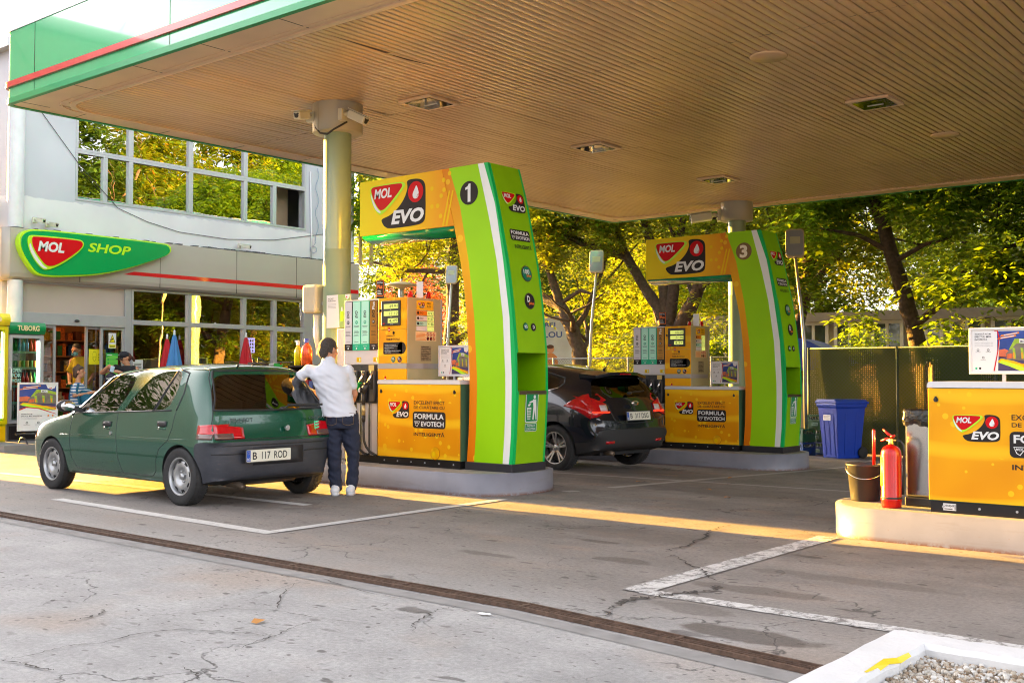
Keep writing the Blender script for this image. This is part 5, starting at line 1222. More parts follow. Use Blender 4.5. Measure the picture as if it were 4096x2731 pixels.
def window(y0, y1, z0, z1, gm_, fw=.05, x=FX, pane=True):
    mb = MB(); mb.box(x-.08, x+.012, y0, y1, z0, z0+fw); mb.box(x-.08, x+.012, y0, y1, z1-fw, z1); mb.box(x-.08, x+.012, y0, y0+fw, z0+fw, z1-fw); mb.box(x-.08, x+.012, y1-fw, y1, z0+fw, z1-fw)
    f = sb(mb, 'window', alu, bevel=.004)
    if pane:
        mb = MB(); n = 3; vs = [(x-.04, y0+fw+(y1-y0-2*fw)*i/n, z0+fw+(z1-z0-2*fw)*j/n) for i in range(n+1) for j in range(n+1)]
        mb.add(vs, [(i*(n+1)+j, (i+1)*(n+1)+j, (i+1)*(n+1)+j+1, i*(n+1)+j+1) for i in range(n) for j in range(n)]); g = mb.xf(si).build('pane', gm_, f, fixn=False)
    return f
for a, b in ((10.42, 11.55), (11.55, 12.90), (12.90, 14.25), (14.25, 15.90)): window(a, b, 5.385, 6.2, upg)
for a, b in ((11.55, 12.90), (12.90, 14.25)): window(a, b, 4.46, 5.385, upg)
window(10.42, 11.02, 4.46, 5.385, upg, .045); window(11.02, 11.55, 4.46, 5.385, upg, .045); window(14.25, 15.02, 4.46, 5.385, upg, .045); window(15.02, 15.90, 4.46, 5.385, upg, .045, pane=False)
# corner pillar
mb = MB(); mb.lathe([(.13, 0.1), (.13, 2.9)], 24, (FX+.0, Y0s+.12, 0)); mb.lathe([(.14, 3.83), (.14, 7.0)], 24, (FX+.01, Y0s+.1, 0)); sb(mb, 'corner_pillar', pm('pillar_paint', (.62, .63, .68), .45))
# fascia band, curved underneath, wraps round the corner
prof = [(FX, 3.82), (FX+.15, 3.815), (FX+.155, 3.5), (FX+.155, 3.02), (FX+.14, 2.95), (FX+.09, 2.905), (FX, 2.895)]
mb = MB(); mb.prism([(x, z) for x, z in prof], Y0s-.05, Y1s+.02, 'y')
mb2 = [(Y0s, 3.82), (Y0s-.15, 3.815), (Y0s-.155, 3.5), (Y0s-.155, 3.02), (Y0s-.14, 2.95), (Y0s-.09, 2.905), (Y0s, 2.895)]
mb.prism(mb2, FX-9, FX+.02, 'x'); mb.lathe([(.0, 3.82), (.15, 3.815), (.155, 3.5), (.155, 3.02), (.14, 2.95), (.09, 2.905), (0, 2.895)], 24, (FX, Y0s, 0))
fb = sb(mb, 'fascia_band', pm('band_taupe', (.42, .375, .34), .42, .15, var=.05, scale=1))
mb = MB()
for y in (10.45, 12.12, 13.93, 15.52): mb.box(FX+.15, FX+.1575, y-.004, y+.004, 2.93, 3.81)
sb(mb, 'panel_joint', charc, fb)
mb = MB(); z0, z1 = 3.115, 3.205
mb.add([(FX+.158, 11.32, z0+.02), (FX+.158, 11.55, z1), (FX+.158, Y1s, z1-.0), (FX+.158, Y1s, z0)], [(0, 1, 2, 3)]); mb.add([(FX-9, Y0s-.158, z0+.3), (FX-.15, Y0s-.158, z0+.3), (FX-.05, Y0s-.158, z1+.28), (FX-9, Y0s-.158, z1+.3)], [(0, 1, 2, 3)]); o = mb.xf(si).build('red_stripe', MAT['fascia_red'], fb, fixn=False)
mb = MB(); rg = random.Random(4); y = 9.6
while y < 17.2: L = rg.uniform(.03, .12); mb.box(FX+.001, FX+.15, y, y+L, 3.821, 3.83+rg.uniform(0, .02)); y += L+rg.uniform(.02, .3)*(1 if y < 13 else .3)
sb(mb, 'peeling_flashing', pm('flashing_dark', (.09, .09, .11), .8, var=.6, scale=30))
# ground floor frames
mb = MB()
for y0, y1 in ((9.33, 9.46), (11.47, 11.60), (15.90, 16.10)): mb.box(FX-.10, FX, y0, y1, .1, 2.9)
mb.box(FX-.10, FX, 9.46, 11.47, 2.87, 2.9); mb.box(FX-.16, FX+.02, 9.46, 11.47, 2.13, 2.345); mb.box(FX-.1, FX, 16.10, Y1s, .1, 2.9)
sb(mb, 'shopfront_frame', alu, bevel=.004)
frost = pm('frosted_panel', (.46, .37, .34), .38, var=.12, scale=.7, coat=.2)
mb = MB(); mb.box(FX-.08, FX-.05, 9.46, 11.47, 2.345, 2.87); sb(mb, 'frosted_light', frost)
mb = MB(); mb.ell((FX+.04, 10.47, 2.22), (.035, .05, .025), 12, 6); sb(mb, 'door_sensor', black)
for a, b in ((11.60, 12.90), (12.90, 14.25)): window(a, b, 2.24, 2.89, logl, .045); window(a, b, .55, 2.24, logl, .045)
window(14.25, 15.05, 2.24, 2.89, logl, .045); window(15.05, 15.90, 2.24, 2.89, logl, .045); window(14.25, 15.05, .55, 2.24, logl, .045); window(15.05, 15.90, 1.20, 2.24, logl, .06)
mb = MB(); mb.box(FX-.10, FX+.01, 11.6, 15.9, .1, .55); mb.box(FX-.1, FX+.25, 14.9, 16.0, 1.14, 1.19); sb(mb, 'window_base', white)
# sliding doors, right leaf half open
for y0, y1, x in ((9.46, 10.11, FX-.06), (10.72, 11.10, FX-.12), (10.98, 11.47, FX-.04)):
    mb = MB(); f = .045; mb.box(x-.02, x+.02, y0, y0+f, .1, 2.13); mb.box(x-.02, x+.02, y1-f, y1, .1, 2.13); mb.box(x-.02, x+.02, y0+f, y1-f, .1, .18); mb.box(x-.02, x+.02, y0+f, y1-f, 2.08, 2.13)
    do = sb(mb, 'door', alu); mb = MB(); mb.box(x-.004, x+.004, y0+f, y1-f, .18, 2.08); sb(mb, 'pane', glass('door_glass', (.85, .86, .83), .06), do)
# interior
wood = NT('warm_wood_panel'); wv = wood.n('ShaderNodeTexWave'); wv.inputs['Scale'].default_value = 1.5; wv.inputs['Distortion'].default_value = 6; wood.set(wv.inputs['Vector'], wood.mapv((1, 1, 8)))
wood.set(wood.b.inputs['Base Color'], wood.ramp(wv.outputs['Fac'], [(0, (.34, .13, .04)), (1, (.48, .20, .07))])); wood.b.inputs['Roughness'].default_value = .45
mb = MB(); mb.box(FX-5.2, FX-5.1, Y0s+T_, Y1s-T_, .1, 2.99); mb.box(FX-9, FX-T_, Y0s+T_+.001, Y0s+T_+.04, .1, 2.99); sb(mb, 'inner_wall', wood.m)
mb = MB(); mb.box(FX-5.1, FX-.1, Y0s+T_, Y1s-T_, .05, .098); sb(mb, 'inner_floor', pm('floor_tile', (.30, .25, .2), .25))
mb = MB(); mb.box(FX-5.1, FX-.3, Y0s+T_+.05, Y1s-T_, 2.9, 2.98); sb(mb, 'inner_ceiling', pm('ceiling_ochre', (.55, .36, .14), .6))
lampm = pm('ceiling_lamp_warm', (1., .62, .26), .5, emis=4.0, var=.0)
mb = MB(); [mb.box(FX-1.6-1.5*i, FX-1.2-1.5*i, 9.9+1.5*j, 10.5+1.5*j, 2.88, 2.895) for i in range(3) for j in range(1)]; sb(mb, 'ceiling_lamp', lampm)
# shelves and goods seen through the door and windows
goods = [pm('pack_%s' % c, tuple(v*.7+.01 for v in hx(h)), .5, var=.6, scale=25) for c, h in (('red', '#b01818'), ('orange', '#d9701a'), ('yellow', '#d8b030'), ('blue', '#2a4a90'), ('green', '#2a7a38'), ('brown', '#6a3a1c'), ('white', '#d8d4c8'), ('black', '#1c1a1a'))]
shelfm = pm('shelf_wood', (.34, .15, .05), .5, var=.15)
def shelf_unit(x, y0, y1, z1, label, n=5, dens=.9, group=None, cols=goods):
    r = empty('shelf_unit', (x, (y0+y1)/2, .1), label=label, cat='shelf'); w = y1-y0
    if group: r['group'] = group
    mb = MB(); mb.box(-.22, .2, -w/2, -w/2+.03, 0, z1); mb.box(-.22, .2, w/2-.03, w/2, 0, z1); mb.box(-.22, -.2, -w/2+.03, w/2-.03, 0, z1); mb.build('cabinet', shelfm, r)
    rg = random.Random(int(abs(x*100)+y0*10)); k = 0
    for i in range(n):
        z = .1+i*(z1-.15)/n; mb = MB(); mb.box(-.199, .2, -w/2+.031, w/2-.031, z, z+.025); sh_ = mb.build('shelf', shelfm, r)
        y = -w/2+.05; g = MB(); mh = (z1-.15)/n-.07
        while y < w/2-.1:
            ww = rg.uniform(.05, .12); hh = rg.uniform(.5, 1)*mh
            if rg.random() < dens: g.box(-.05, .17, y, y+ww, z+.026, z+.026+hh, rg.randrange(len(cols)))
            y += ww+.008
        o = g.build('packages', cols, sh_); tag(o, kind='stuff')
    return r
shelf_unit(FX-2.1, 9.5, 10.1, 2.1, 'wooden shelf of packaged goods just inside the door, at left')
shelf_unit(FX-3.6, 9.6, 11.3, 1.9, 'low wooden shelf of boxes behind the shoppers in the doorway', 4)
shelf_unit(FX-4.8, 11.4, 14.3, 2.3, 'tall shelf of goods along the back wall of the shop', 6)
shelf_unit(FX-3.2, 14.2, 16.6, 2.2, 'shelf of small goods behind the counter at the right end of the shop', 7)
r = empty('coffee_machine', (FX-3.4, 10.75, 1.35), label='dark vending cabinet with a lit white panel inside the shop', cat='vending machine')
mb = MB(); mb.box(-.3, .3, -.4, .45, -1.25, .78); mb.build('body', pm('machine_brown', (.09, .045, .03), .3), r); mb = MB(); mb.box(.301, .31, -.3, .25, .5, .70); mb.build('lit_panel', pm('lit_panel', (1, .93, .8), .4, emis=1.6, var=.05), r)
mb = MB(); mb.box(.301, .32, -.3, .3, .0, .4); mb.build('door', pm('machine_glass', (.05, .08, .16), .1, var=.6, scale=20), r)
r = empty('shop_counter', (FX-1.0, 13.6, .1), label='dark shop counter behind the lower windows', cat='counter')
mb = MB(); mb.box(-.35, .35, -1.4, 2.1, 0, 1.02); mb.build('body', pm('counter_dark', (.05, .04, .035), .4), r); mb = MB(); mb.box(-.38, .38, -1.42, 2.12, 1.021, 1.06); mb.build('top', alu, r)
def screen(y, z, w, h, x, label, cols_, rz=0, icons=True):
    r = empty('screen', (x, y, z), label=label, cat='screen', group='screens in the shop window')
    mb = MB(); mb.box(-.03, .0, -w/2, w/2, 0, h); mb.box(-.02, -.01, -.03, .03, -.12, 0); mb.build('case', black, r)
    d = Decal((.001, 0, 0), (0, 1, 0), (0, 0, 1), .001); d.rect(-w/2+.01, .01, w/2-.01, h-.01, cols_[0], 1)
    if icons: [d.rr(-w/2+.03+i*(w-.05)/5, .03+j*(h-.05)/4, -w/2+.03+i*(w-.05)/5+.04, .03+j*(h-.05)/4+.045, .008, goods[(i*3+j) % 5], 2) for i in range(5) for j in range(4)]
    else: d.circ(.02, h*.45, h*.28, goods[0], 2, 16); d.circ(.02, h*.5, h*.12, whitep, 3, 16)
    d.build('display', r); return r
scb = pm('screen_lit', '#9a8fe0', .3, emis=.5, var=.2, scale=6)
screen(14.62, 1.70, .36, .34, FX-.35, 'lit till screen with rows of icons behind the right window', (scb,))
screen(13.25, 1.45, .36, .26, FX-.30, 'dark blue menu screen behind the middle window', (navy,), icons=False)
# window posters and notices
def notice(name, y0, z0, y1, z1, label, f, x=FX+.006, cat='poster', group=None):
    r = empty(name, (x, (y0+y1)/2, (z0+z1)/2), label=label, cat=cat, group=group); w, h = y1-y0, z1-z0
    mb = MB(); mb.box(-.002, 0, -w/2, w/2, -h/2, h/2); mb.build('sheet', whitep, r)
    d = Decal((.001, -w/2, -h/2), (0, 1, 0), (0, 0, 1), .001); f(d, w, h); d.build('printed_mark', r); return r
ylp = pm('poster_yellow', '#e8d818', .45, var=.03)
def f_cctv(d, w, h):
    d.rect(0, 0, w, h, whitep, 1); d.rect(.01, .01, w-.01, .25*h, ylp, 2); d.poly([(.1*w, .38*h), (.9*w, .38*h), (.5*w, .92*h)], charc, 2); d.poly([(.2*w, .42*h), (.8*w, .42*h), (.5*w, .84*h)], ylp, 3); d.poly([(.35*w, .52*h), (.62*w, .58*h), (.6*w, .66*h), (.33*w, .6*h)], charc, 4); d.rect(.15*w, .14*h, .85*w, .17*h, charc, 3); d.rect(.2*w, .07*h, .8*w, .1*h, charc, 3)
notice('warning_sign', 11.135, 1.73, 11.29, 2.02, 'white sign with a yellow camera warning triangle on the sliding door', f_cctv, FX-.01, 'warning sign')
def f_mask(d, w, h):
    d.rect(0, 0, w, h, ylp, 1); k = charc
    for a in range(24): t = PI*a/12; u = PI*(a+1)/12; d.poly([(.33*w+.13*w*math.cos(t), .55*h+.3*h*math.sin(t)), (.33*w+.13*w*math.cos(u), .55*h+.3*h*math.sin(u)), (.33*w+.125*w*math.cos(u), .55*h+.28*h*math.sin(u)), (.33*w+.125*w*math.cos(t), .55*h+.28*h*math.sin(t))], k, 2)
    d.poly([(.24*w, .52*h), (.42*w, .52*h), (.40*w, .28*h), (.33*w, .2*h), (.26*w, .28*h)], k, 2); d.poly([(.25*w, .505*h), (.41*w, .505*h), (.39*w, .29*h), (.33*w, .22*h), (.27*w, .29*h)], ylp, 3)
    [d.rect(.55*w, .7*h-.1*h*i, .92*w-.05*i*w, .73*h-.1*h*i, k, 2) for i in range(5)]
notice('poster', 10.79, 1.42, 11.13, 1.71, 'yellow poster with a masked face drawing on the sliding door', f_mask, FX-.10)
def f_green(d, w, h):
    lg = pm('poster_light_green', '#6cc84a', .45, var=.05); d.rect(0, 0, w, h, lg, 1); d.poly([(0, h), (w, h), (w, .86*h), (.5*w, .93*h), (0, .8*h)], grn_t, 2); d.rect(.1*w, .9*h, .5*w, .94*h, whitep, 3)
    for i in range(4): d.circ(.2*w, (.72-.15*i)*h, .05*w+.01, grn_t, 2, 10); [d.rect(.35*w, (.74-.15*i-.03*j)*h, .85*w, (.75-.15*i-.03*j)*h, grn_t, 2) for j in range(3)]
notice('poster', 11.085, 1.20, 11.33, 1.64, 'green instruction poster on the sliding door, under the camera sign', f_green, FX-.008)
notice('poster', 11.07, .95, 11.28, 1.12, 'small green notice low on the sliding door', lambda d, w, h: (d.rect(0, 0, w, h, grn_t, 1), [d.rect(.1*w, (.8-.15*i)*h, .85*w, (.84-.15*i)*h, whitep, 2) for i in range(5)]), FX-.008)
notice('poster', 11.63, 1.15, 11.86, 1.52, 'white printed notice taped beside the shop door', lambda d, w, h: [d.rect(.15*w+.03*w*(i % 2), (.78-.08*i)*h, .85*w-.03*w*(i % 2), (.81-.08*i)*h, charc, 1) for i in range(8)])
def f_win(d, w, h):
    pr = pm('poster_brick_red', '#8a2414', .45, var=.1); d.rect(0, 0, w, h, pr, 1); d.rect(0, .94*h, w, h, whitep, 2); d.rect(.08*w, .38*h, .52*w, .86*h, pm('poster_pack', '#e6c8b8', .45), 2); d.text('Winston', .12*w, .58*h, .48*w, .66*h, navy, 3, .01)
    d.circ(.32*w, .66*h, .16*w, pm('poster_pack', '#e6c8b8', .45), 2)
    for i, s in enumerate(('CASTER.', '0.0', 'FARA RUTINA', 'E MAI DULCE')): d.line(.58*w, (.55-.1*i)*h, .05*h, s, whitep, 2, .01, maxw=.38*w)
    for i in range(3): d.rr((.58+.12*i)*w, .03*h, (.68+.12*i)*w, .13*h, .004, whitep, 2)
notice('poster', 14.49, 2.26, 14.92, 2.70, 'red and cream advert behind the upper right shop window', f_win, FX-.12)
def f_card(d, w, h):
    pk = pm('poster_pale', (.52, .56, .44), .45, var=.06); d.rect(0, 0, w, h, pk, 1); d.poly([(0, 0), (w, 0), (w, .1*h), (.6*w, .2*h), (.3*w, .27*h), (0, .28*h)], pm('poster_teal', '#1f7fa0', .45), 2)
    for a, b, c in ((.3, .8, red), (.6, .8, navy), (.3, .6, navy), (.6, .62, red), (.25, .42, charc), (.62, .42, charc)): d.circ(a*w, b*h, .05*w, c, 3, 10); d.rect((a-.08)*w, (b-.07)*h, (a+.08)*w, (b-.06)*h, charc, 3)
    d.circ(.5*w, .93*h, .03*w, red, 3, 10)
notice('poster', 15.17, 1.26, 15.80, 2.14, 'large pale poster with small icons in the far right window', f_card, FX-.05)
notice('poster', 14.86, 1.20, 15.22, 1.48, 'small green and white promo card at the foot of the right window', lambda d, w, h: (d.rect(.35*w, 0, w, h, grn_t, 1), d.line(.05*w, .8*h, .08*h, 'PACHET', charc, 2), d.circ(.65*w, .4*h, .15*w, yellow, 2, 12), d.circ(.85*w, .55*h, .08*w, red, 2, 12), shield(d, .8*w, .8*h, .12, 2, False, False)), FX+.06)
# shop sign
O = [(9.219, 3.524), (9.235, 3.658), (9.327, 3.759), (9.515, 3.806), (10.416, 3.817), (12.125, 3.798), (12.242, 3.765), (12.283, 3.68), (12.244, 3.602), (12.096, 3.516), (11.329, 3.223), (10.722, 3.066), (9.998, 2.979), (9.665, 2.971), (9.527, 3.007), (9.39, 3.169), (9.266, 3.37)]
LM = [(9.362, 3.591), (9.382, 3.659), (9.436, 3.691), (10.331, 3.698), (10.418, 3.651), (10.414, 3.554), (10.249, 3.388), (9.939, 3.172), (9.718, 3.08), (9.621, 3.107), (9.483, 3.256), (9.385, 3.46)]
RD = [(9.432, 3.584), (9.436, 3.646), (9.477, 3.668), (10.316, 3.677), (10.389, 3.64), (10.385, 3.557), (10.22, 3.405), (9.911, 3.197), (9.758, 3.153), (9.675, 3.186), (9.522, 3.366), (9.452, 3.493)]
WH = [(9.385, 3.487), (9.441, 3.333), (9.58, 3.158), (9.676, 3.104), (9.739, 3.122), (9.662, 3.151), (9.537, 3.301), (9.439, 3.465), (9.411, 3.556)]
r = empty('shop_sign', (FX+.16, 10.7, 3.4), label='long green leaf shaped shop sign with a red shield, above the entrance', cat='sign')
def inset(p, k, c=(10.6, 3.42)): return [(c[0]+(y-c[0])*k, c[1]+(z-c[1])*(1-(1-k)*2.6)) for y, z in p]
O = smooth_poly(O, 2); f = lambda q: [(y-10.7, z-3.4) for y, z in q]
mb = MB(); mb.prism(f(O), .0, .14, 'x'); mb.build('rim', limed, r, bevel=.01)
mb = MB(); mb.prism(f(inset(O, .975)), .13, .155, 'x'); mb.build('face', pm('shop_sign_green', (.0, .33, .08), .18, var=.03, coat=.8), r, bevel=.006)
mb = MB(); mb.prism(f(smooth_poly(LM, 2)), .156, .185, 'x'); mb.build('shield_rim', limed, r, bevel=.006)
mb = MB(); mb.prism(f(smooth_poly(WH, 1)), .186, .188, 'x'); mb.build('shield_crescent', whitep, r)  # white crescent of the logo
mb = MB(); mb.prism(f(smooth_poly(RD, 2)), .186, .20, 'x'); mb.build('shield', pm('shield_red', (.62, .003, .01), .18, var=.03, coat=.8), r, bevel=.005)
d = Decal((.202, -10.7, -3.4), (0, 1, 0), (0, 0, 1), .002); d.text('MOL', 9.54, 3.41, 10.03, 3.595, whitep, 1, .04, .18); d.build('lettering', r)
d = Decal((.158, -10.7, -3.4), (0, 1, 0), (0, 0, 1), .004); d.text('SHOP', 10.51, 3.485, 11.38, 3.655, limed, 1, .025, .2); d.build('lettering', r)
# cameras on the band, cable, pipes, wires
for k, (y, lb) in enumerate(((9.62, 'left one of the pair of white cameras above the shop sign'), (9.86, 'right one of the pair of white cameras above the shop sign'), (14.05, 'single white camera above the red stripe of the shop'))):
    sec_camera((FX+.08, y, 3.93+(.05 if k == 0 else 0)), R(10 if k < 2 else 25), R(10), lb, .85)
mb = MB(); mb.tube([(FX+.02, 9.70, 6.02), (FX+.02, 10.48, 5.13), (FX+.02, 11.28, 4.41), (FX+.02, 11.9, 4.22), (FX+.02, 12.63, 4.09), (FX+.02, 13.8, 4.06), (FX+.02, 15.0, 4.16), (FX+.02, 16.6, 4.47)], .006, 6); tag(mb.build('cable', black), 'thin black cable sagging across the white upper wall of the shop', 'cable')
mb = MB(); mb.tube([(FX+.02, 16.05, 3.85), (FX+.02, 16.05, 4.3), (FX+.02, 16.0, 5.8)], .02, 8); tag(mb.build('downpipe', whitem), 'thin white pipe on the wall right of the upper windows', 'pipe')
mb = MB(); mb.tube([(FX+.03, 16.2+.05*math.sin(k*1.3), 5.9-.12*k) for k in range(15)]+[(FX+.03, 16.1+.1*math.sin(k), 4.05+.08*math.cos(k)) for k in range(8)], .006, 5); tag(mb.build('cable', pm('blue_wire', (.2, .3, .42), .5)), 'loose blue wire hanging right of the upper windows', 'cable')
r = empty('air_conditioner', (FX-.1, 9.0, 4.05), label='cream box unit at the far left edge of the upper wall', cat='wall unit'); mb = MB(); mb.box(-.9, -.3, -.25, .2, -.12, .3); mb.build('case', pm('unit_cream', (.6, .5, .4), .5), r, bevel=.02); mb = MB(); [mb.box(-.301, -.295, -.2, .15, -.06+.05*k, -.04+.05*k) for k in range(6)]; mb.build('grille', charc, r)
# ivy and wooden trellis at the building's right end
mb = MB(); mb.box(-.03, .03, -.03, .03, 0, 3.2); mb.box(-.03, .03, .32, .38, 0, 3.2); mb.box(-.02, .02, -.03, .38, .9, .96); mb.box(-.02, .02, -.03, .38, 1.9, 1.96)
tag(mb.build('trellis', pm('trellis_wood', (.42, .30, .16), .6), loc=(FX, 17.55, 3.82)), 'tan wooden trellis at the right end of the shop wall', 'trellis')

# fridges
can_cols = [pm('can_%d' % i, h, .3, .3, var=.35, scale=60) for i, h in enumerate(('#1f8a3a', '#2aa0c8', '#c8a050', '#b81818', '#e07820', '#dcdcd8', '#18502c'))]
def bottle_mb(kind):
    mb = MB()
    if kind == 'can': mb.lathe([(0, 0), (.03, 0), (.033, .01), (.033, .11), (.027, .12), (0, .12)], 10)
    elif kind == 'bottle': mb.lathe([(0, 0), (.031, 0), (.031, .12), (.013, .18), (.013, .23), (0, .231)], 10)
    else: mb.lathe([(0, 0), (.042, 0), (.042, .16), (.018, .24), (.018, .27), (0, .271)], 10)
    return mb
def fridge(loc, w, h, body, head, label, txt, yel=False):
    r = empty('drinks_fridge', loc, label=label, cat='fridge'); hw = w/2; d_ = .55
    mb = MB(); mb.box(-d_, -.02, -hw, -hw+.04, .0, h-.17); mb.box(-d_, -.02, hw-.04, hw, 0, h-.17); mb.box(-d_, -d_+.03, -hw+.04, hw-.04, 0, h-.17); mb.box(-d_+.03, -.02, -hw+.04, hw-.04, 0, .28); mb.box(-d_+.03, -.02, -hw+.04, hw-.04, h-.21, h-.17); mb.build('cabinet', body, r)
    mb = MB(); n = 6; pr_ = [(-d_, h-.168), (.02, h-.168)]+[(.02+.05*math.sin(PI*k/n), h-.168+.2*k/n) for k in range(1, n)]+[(.02, h+.03), (-d_, h+.03)]
    mb.prism([(a, b) for a, b in pr_], -hw-.01, hw+.02, 'y'); hd = mb.build('header', head, r)
    d = Decal((.075, 0, h-.07), (0, 1, 0), (0, 0, 1), .002)
    if txt: d.text(txt, -hw*.62, -.045, hw*.66, .045, pm('label_cream', (.75, .62, .35), .4), 1, .035)
    else: [d.circ(-.1+.12*k, 0, .04, pm('label_cream', (.75, .62, .35), .4), 1, 12) for k in range(3)]
    d.build('lettering', hd)
    fr = body if yel else alu
    mb = MB(); mb.box(-.015, .03, -hw, -hw+.055, .30, h-.19); mb.box(-.015, .03, hw-.055, hw, .30, h-.19); mb.box(-.015, .03, -hw+.055, hw-.055, .30, .36); mb.box(-.015, .03, -hw+.055, hw-.055, h-.24, h-.19); dr = mb.build('door', fr, r)
    mb = MB(); mb.box(.0, .006, -hw+.055, hw-.055, .36, h-.24); mb.build('pane', glass('door_glass', (.85, .86, .83), .06), dr)
    mb = MB(); mb.tube([(.035, -hw+.02, .85), (.07, -hw+.02, .88), (.07, -hw+.02, 1.22), (.035, -hw+.02, 1.25)], .012, 8); mb.build('handle', whitem, dr)
    mb = MB(); mb.box(.005, .012, -hw+.02, hw-.02, .03, .26); [mb.box(.012, .02, -hw+.05, hw-.05, .05+.03*k, .065+.03*k) for k in range(7)]; mb.build('grille', yellow if yel else charc, r)
    mb = MB(); mb.box(-.06, -.04, hw-.075, hw-.06, .4, h-.28); mb.build('light_strip', pm('fridge_light', (.75, 1., .88), .4, emis=2.2, var=0), r)
    return r
fr = fridge((-18.25, 9.155, .10), .60, 1.99, pm('fridge_grey', (.14, .15, .16), .4), pm('header_green', (.0, .22, .06), .3, coat=.5, var=.25, scale=2), 'tall glass drinks fridge with a green lettered header beside the shop door', 'TUBORG')
fy = fridge((-18.2, 8.50, .10), .62, 2.12, pm('fridge_yellow', (.62, .52, .0), .35), pm('header_yellow', (.75, .62, .02), .3, var=.2), 'yellow drinks fridge cut by the left edge of the photo', '', True)
protos = {}; rg = random.Random(5)
for f_, yc, nn in ((fr, 9.155, 7), (fy, 8.50, 7)):
    sh_m = pm('shelf_mint', (.25, .62, .42), .4, var=.2, scale=20)
    for i, (z, kd) in enumerate(((1.52, 'bottle'), (1.25, 'can'), (.94, 'bottle'), (.66, 'big'), (.38, 'bottle'))):
        mb = MB(); mb.box(-.45, -.05, -.24, .24, z-.015, z); mb.box(-.05, -.045, -.24, .24, z-.03, z+.01); mb.build('shelf', sh_m, f_)
        n_ = nn if kd != 'big' else 5
        for k in range(n_):
            col_i = {0: (0, 0, 1, 1, 1, 3, 3), 1: (0, 0, 2, 0, 2, 0, 4), 2: (4, 4, 6, 3, 3, 2, 0), 3: (4, 3, 3, 4, 6, 0, 0), 4: (6, 6, 6, 0, 0, 6, 6)}[i][k % 7]
            key = (kd, col_i)
            if key not in protos: protos[key] = bottle_mb(kd).mesh('drink', [can_cols[col_i]])
            nm = {'can': 'drinks_can', 'bottle': 'drinks_bottle', 'big': 'soda_bottle'}[kd]
            o = bpy.data.objects.new(nm, protos[key]); COL.objects.link(o); o.location = (f_.location.x-.09, yc-.2+k*(.40/(n_-1)), z+.1+.001)
            row = ('top', 'second', 'third', 'fourth', 'lowest')[i]
            tag(o, ('can' if kd == 'can' else 'bottle')+' in the %s row of the %s fridge' % (row, 'green header' if f_ is fr else 'yellow'), 'can' if kd == 'can' else 'bottle', 'drinks in the %s row of the %s fridge' % (row, 'green header' if f_ is fr else 'yellow'))
d = Decal((.012, -.3, 0), (0, 1, 0), (0, 0, 1), .001)
wm = pm('window_vinyl', (.35, .62, .52), .5)
d.text('OPEN', .07, 1.17, .22, 1.235, wm, 1, .03); d.text('FOR', .06, 1.08, .215, 1.155, wm, 1, .03); d.text('MORE', .06, 1.0, .22, 1.06, wm, 1, .03); d.build('lettering', fr)
framed_poster('poster_stand', (-17.55, 9.02, .30), R(78), .64, .80, 'tall framed forecourt poster on a black floor stand before the fridge', False, 0, 'poster stand', .022)
r = [o for o in bpy.data.objects if o.name.startswith('poster_stand')][0]
mb = MB(); mb.box(-.02, .02, .02, .05, -.16, .02); mb.box(-.34, .34, .0, .05, -.06, -.03)
for s in (-1, 1): mb.tube([(s*.22, -.26, -.2), (s*.22, -.14, -.12), (s*.22, 0, -.1), (s*.22, .14, -.12), (s*.22, .26, -.2)], .012, 8)
mb.build('foot', black, r)

# closed parasols
def parasol(x, y, top, h, c1, label, stripe=False):
    r = empty('closed_parasol', (x, y, .1), label=label, cat='parasol', group='closed parasols in front of the shop'); n = 32; vs = []; prof = [(top-.1, .02), (top-.15, .035), (top-.35, .07), (top-.6, .11), (top-.85, .155), (top-1.05, .19), (top-1.15, .185)]
    for z, rr_ in prof:
        for k in range(n): a = 2*PI*k/n; q = rr_*(1+.22*math.cos(8*a)+.05*math.sin(3*a)); vs.append((q*math.cos(a), q*math.sin(a), z+.012*math.cos(8*a)*(z < top-1)))
    mb = MB(); mb.add(vs, [(j*n+k, j*n+(k+1) % n, (j+1)*n+(k+1) % n, (j+1)*n+k) for j in range(len(prof)-1) for k in range(n)], 0, True); mb.build('canopy', c1, r)
    if stripe:
        mb = MB(); idx = [24+k for k in range(3)]; 
        vs2 = [tuple(c*1.02 if i < 2 else c for i, c in enumerate(vs[j*n+(k+1) % n])) for j in range(len(prof)) for k in (1, 3)]
        mb.add(vs2, [(2*j, 2*j+1, 2*j+3, 2*j+2) for j in range(len(prof)-1)], 0, True); mb.build('white_band', whitep, r, fixn=False)
    mb = MB(); mb.tube([(0, 0, 0), (0, 0, top-.1)], .02, 8); mb.lathe([(.022, top-.1), (.02, top-.02), (.0, top)], 10); mb.build('pole', whitem, r)
    mb = MB(); mb.lathe([(0, .0), (.25, 0), (.25, .05), (.05, .08), (0, .08)], 24); mb.build('base', charc, r)
    return r
pb = parasol(-17.9, 11.83, 1.98, 1.2, pm('parasol_blue', (.06, .22, .52), .7, var=.08), 'closed light blue parasol with a round white emblem')
d = Decal((.185, -.06, .86), (0, 1, 0), (0, 0, 1), .002); d.circ(.08, .1, .09, pm('emblem_pale', (.35, .5, .68), .6), 1, 20); d.circ(.08, .1, .07, MAT['parasol_blue'], 2, 20); d.text('CREAM', .02, .09, .14, .12, pm('emblem_pale', (.35, .5, .68), .6), 3, .02); d.build('emblem', pb)
parasol(-17.9, 13.47, 1.98, 1.2, pm('parasol_red', (.50, .005, .015), .7, var=.06), 'closed red parasol with a white stripe', True)
parasol(-18.4, 12.0, 1.92, 1.2, MAT['parasol_red'], 'second closed red parasol half hidden behind the blue one')

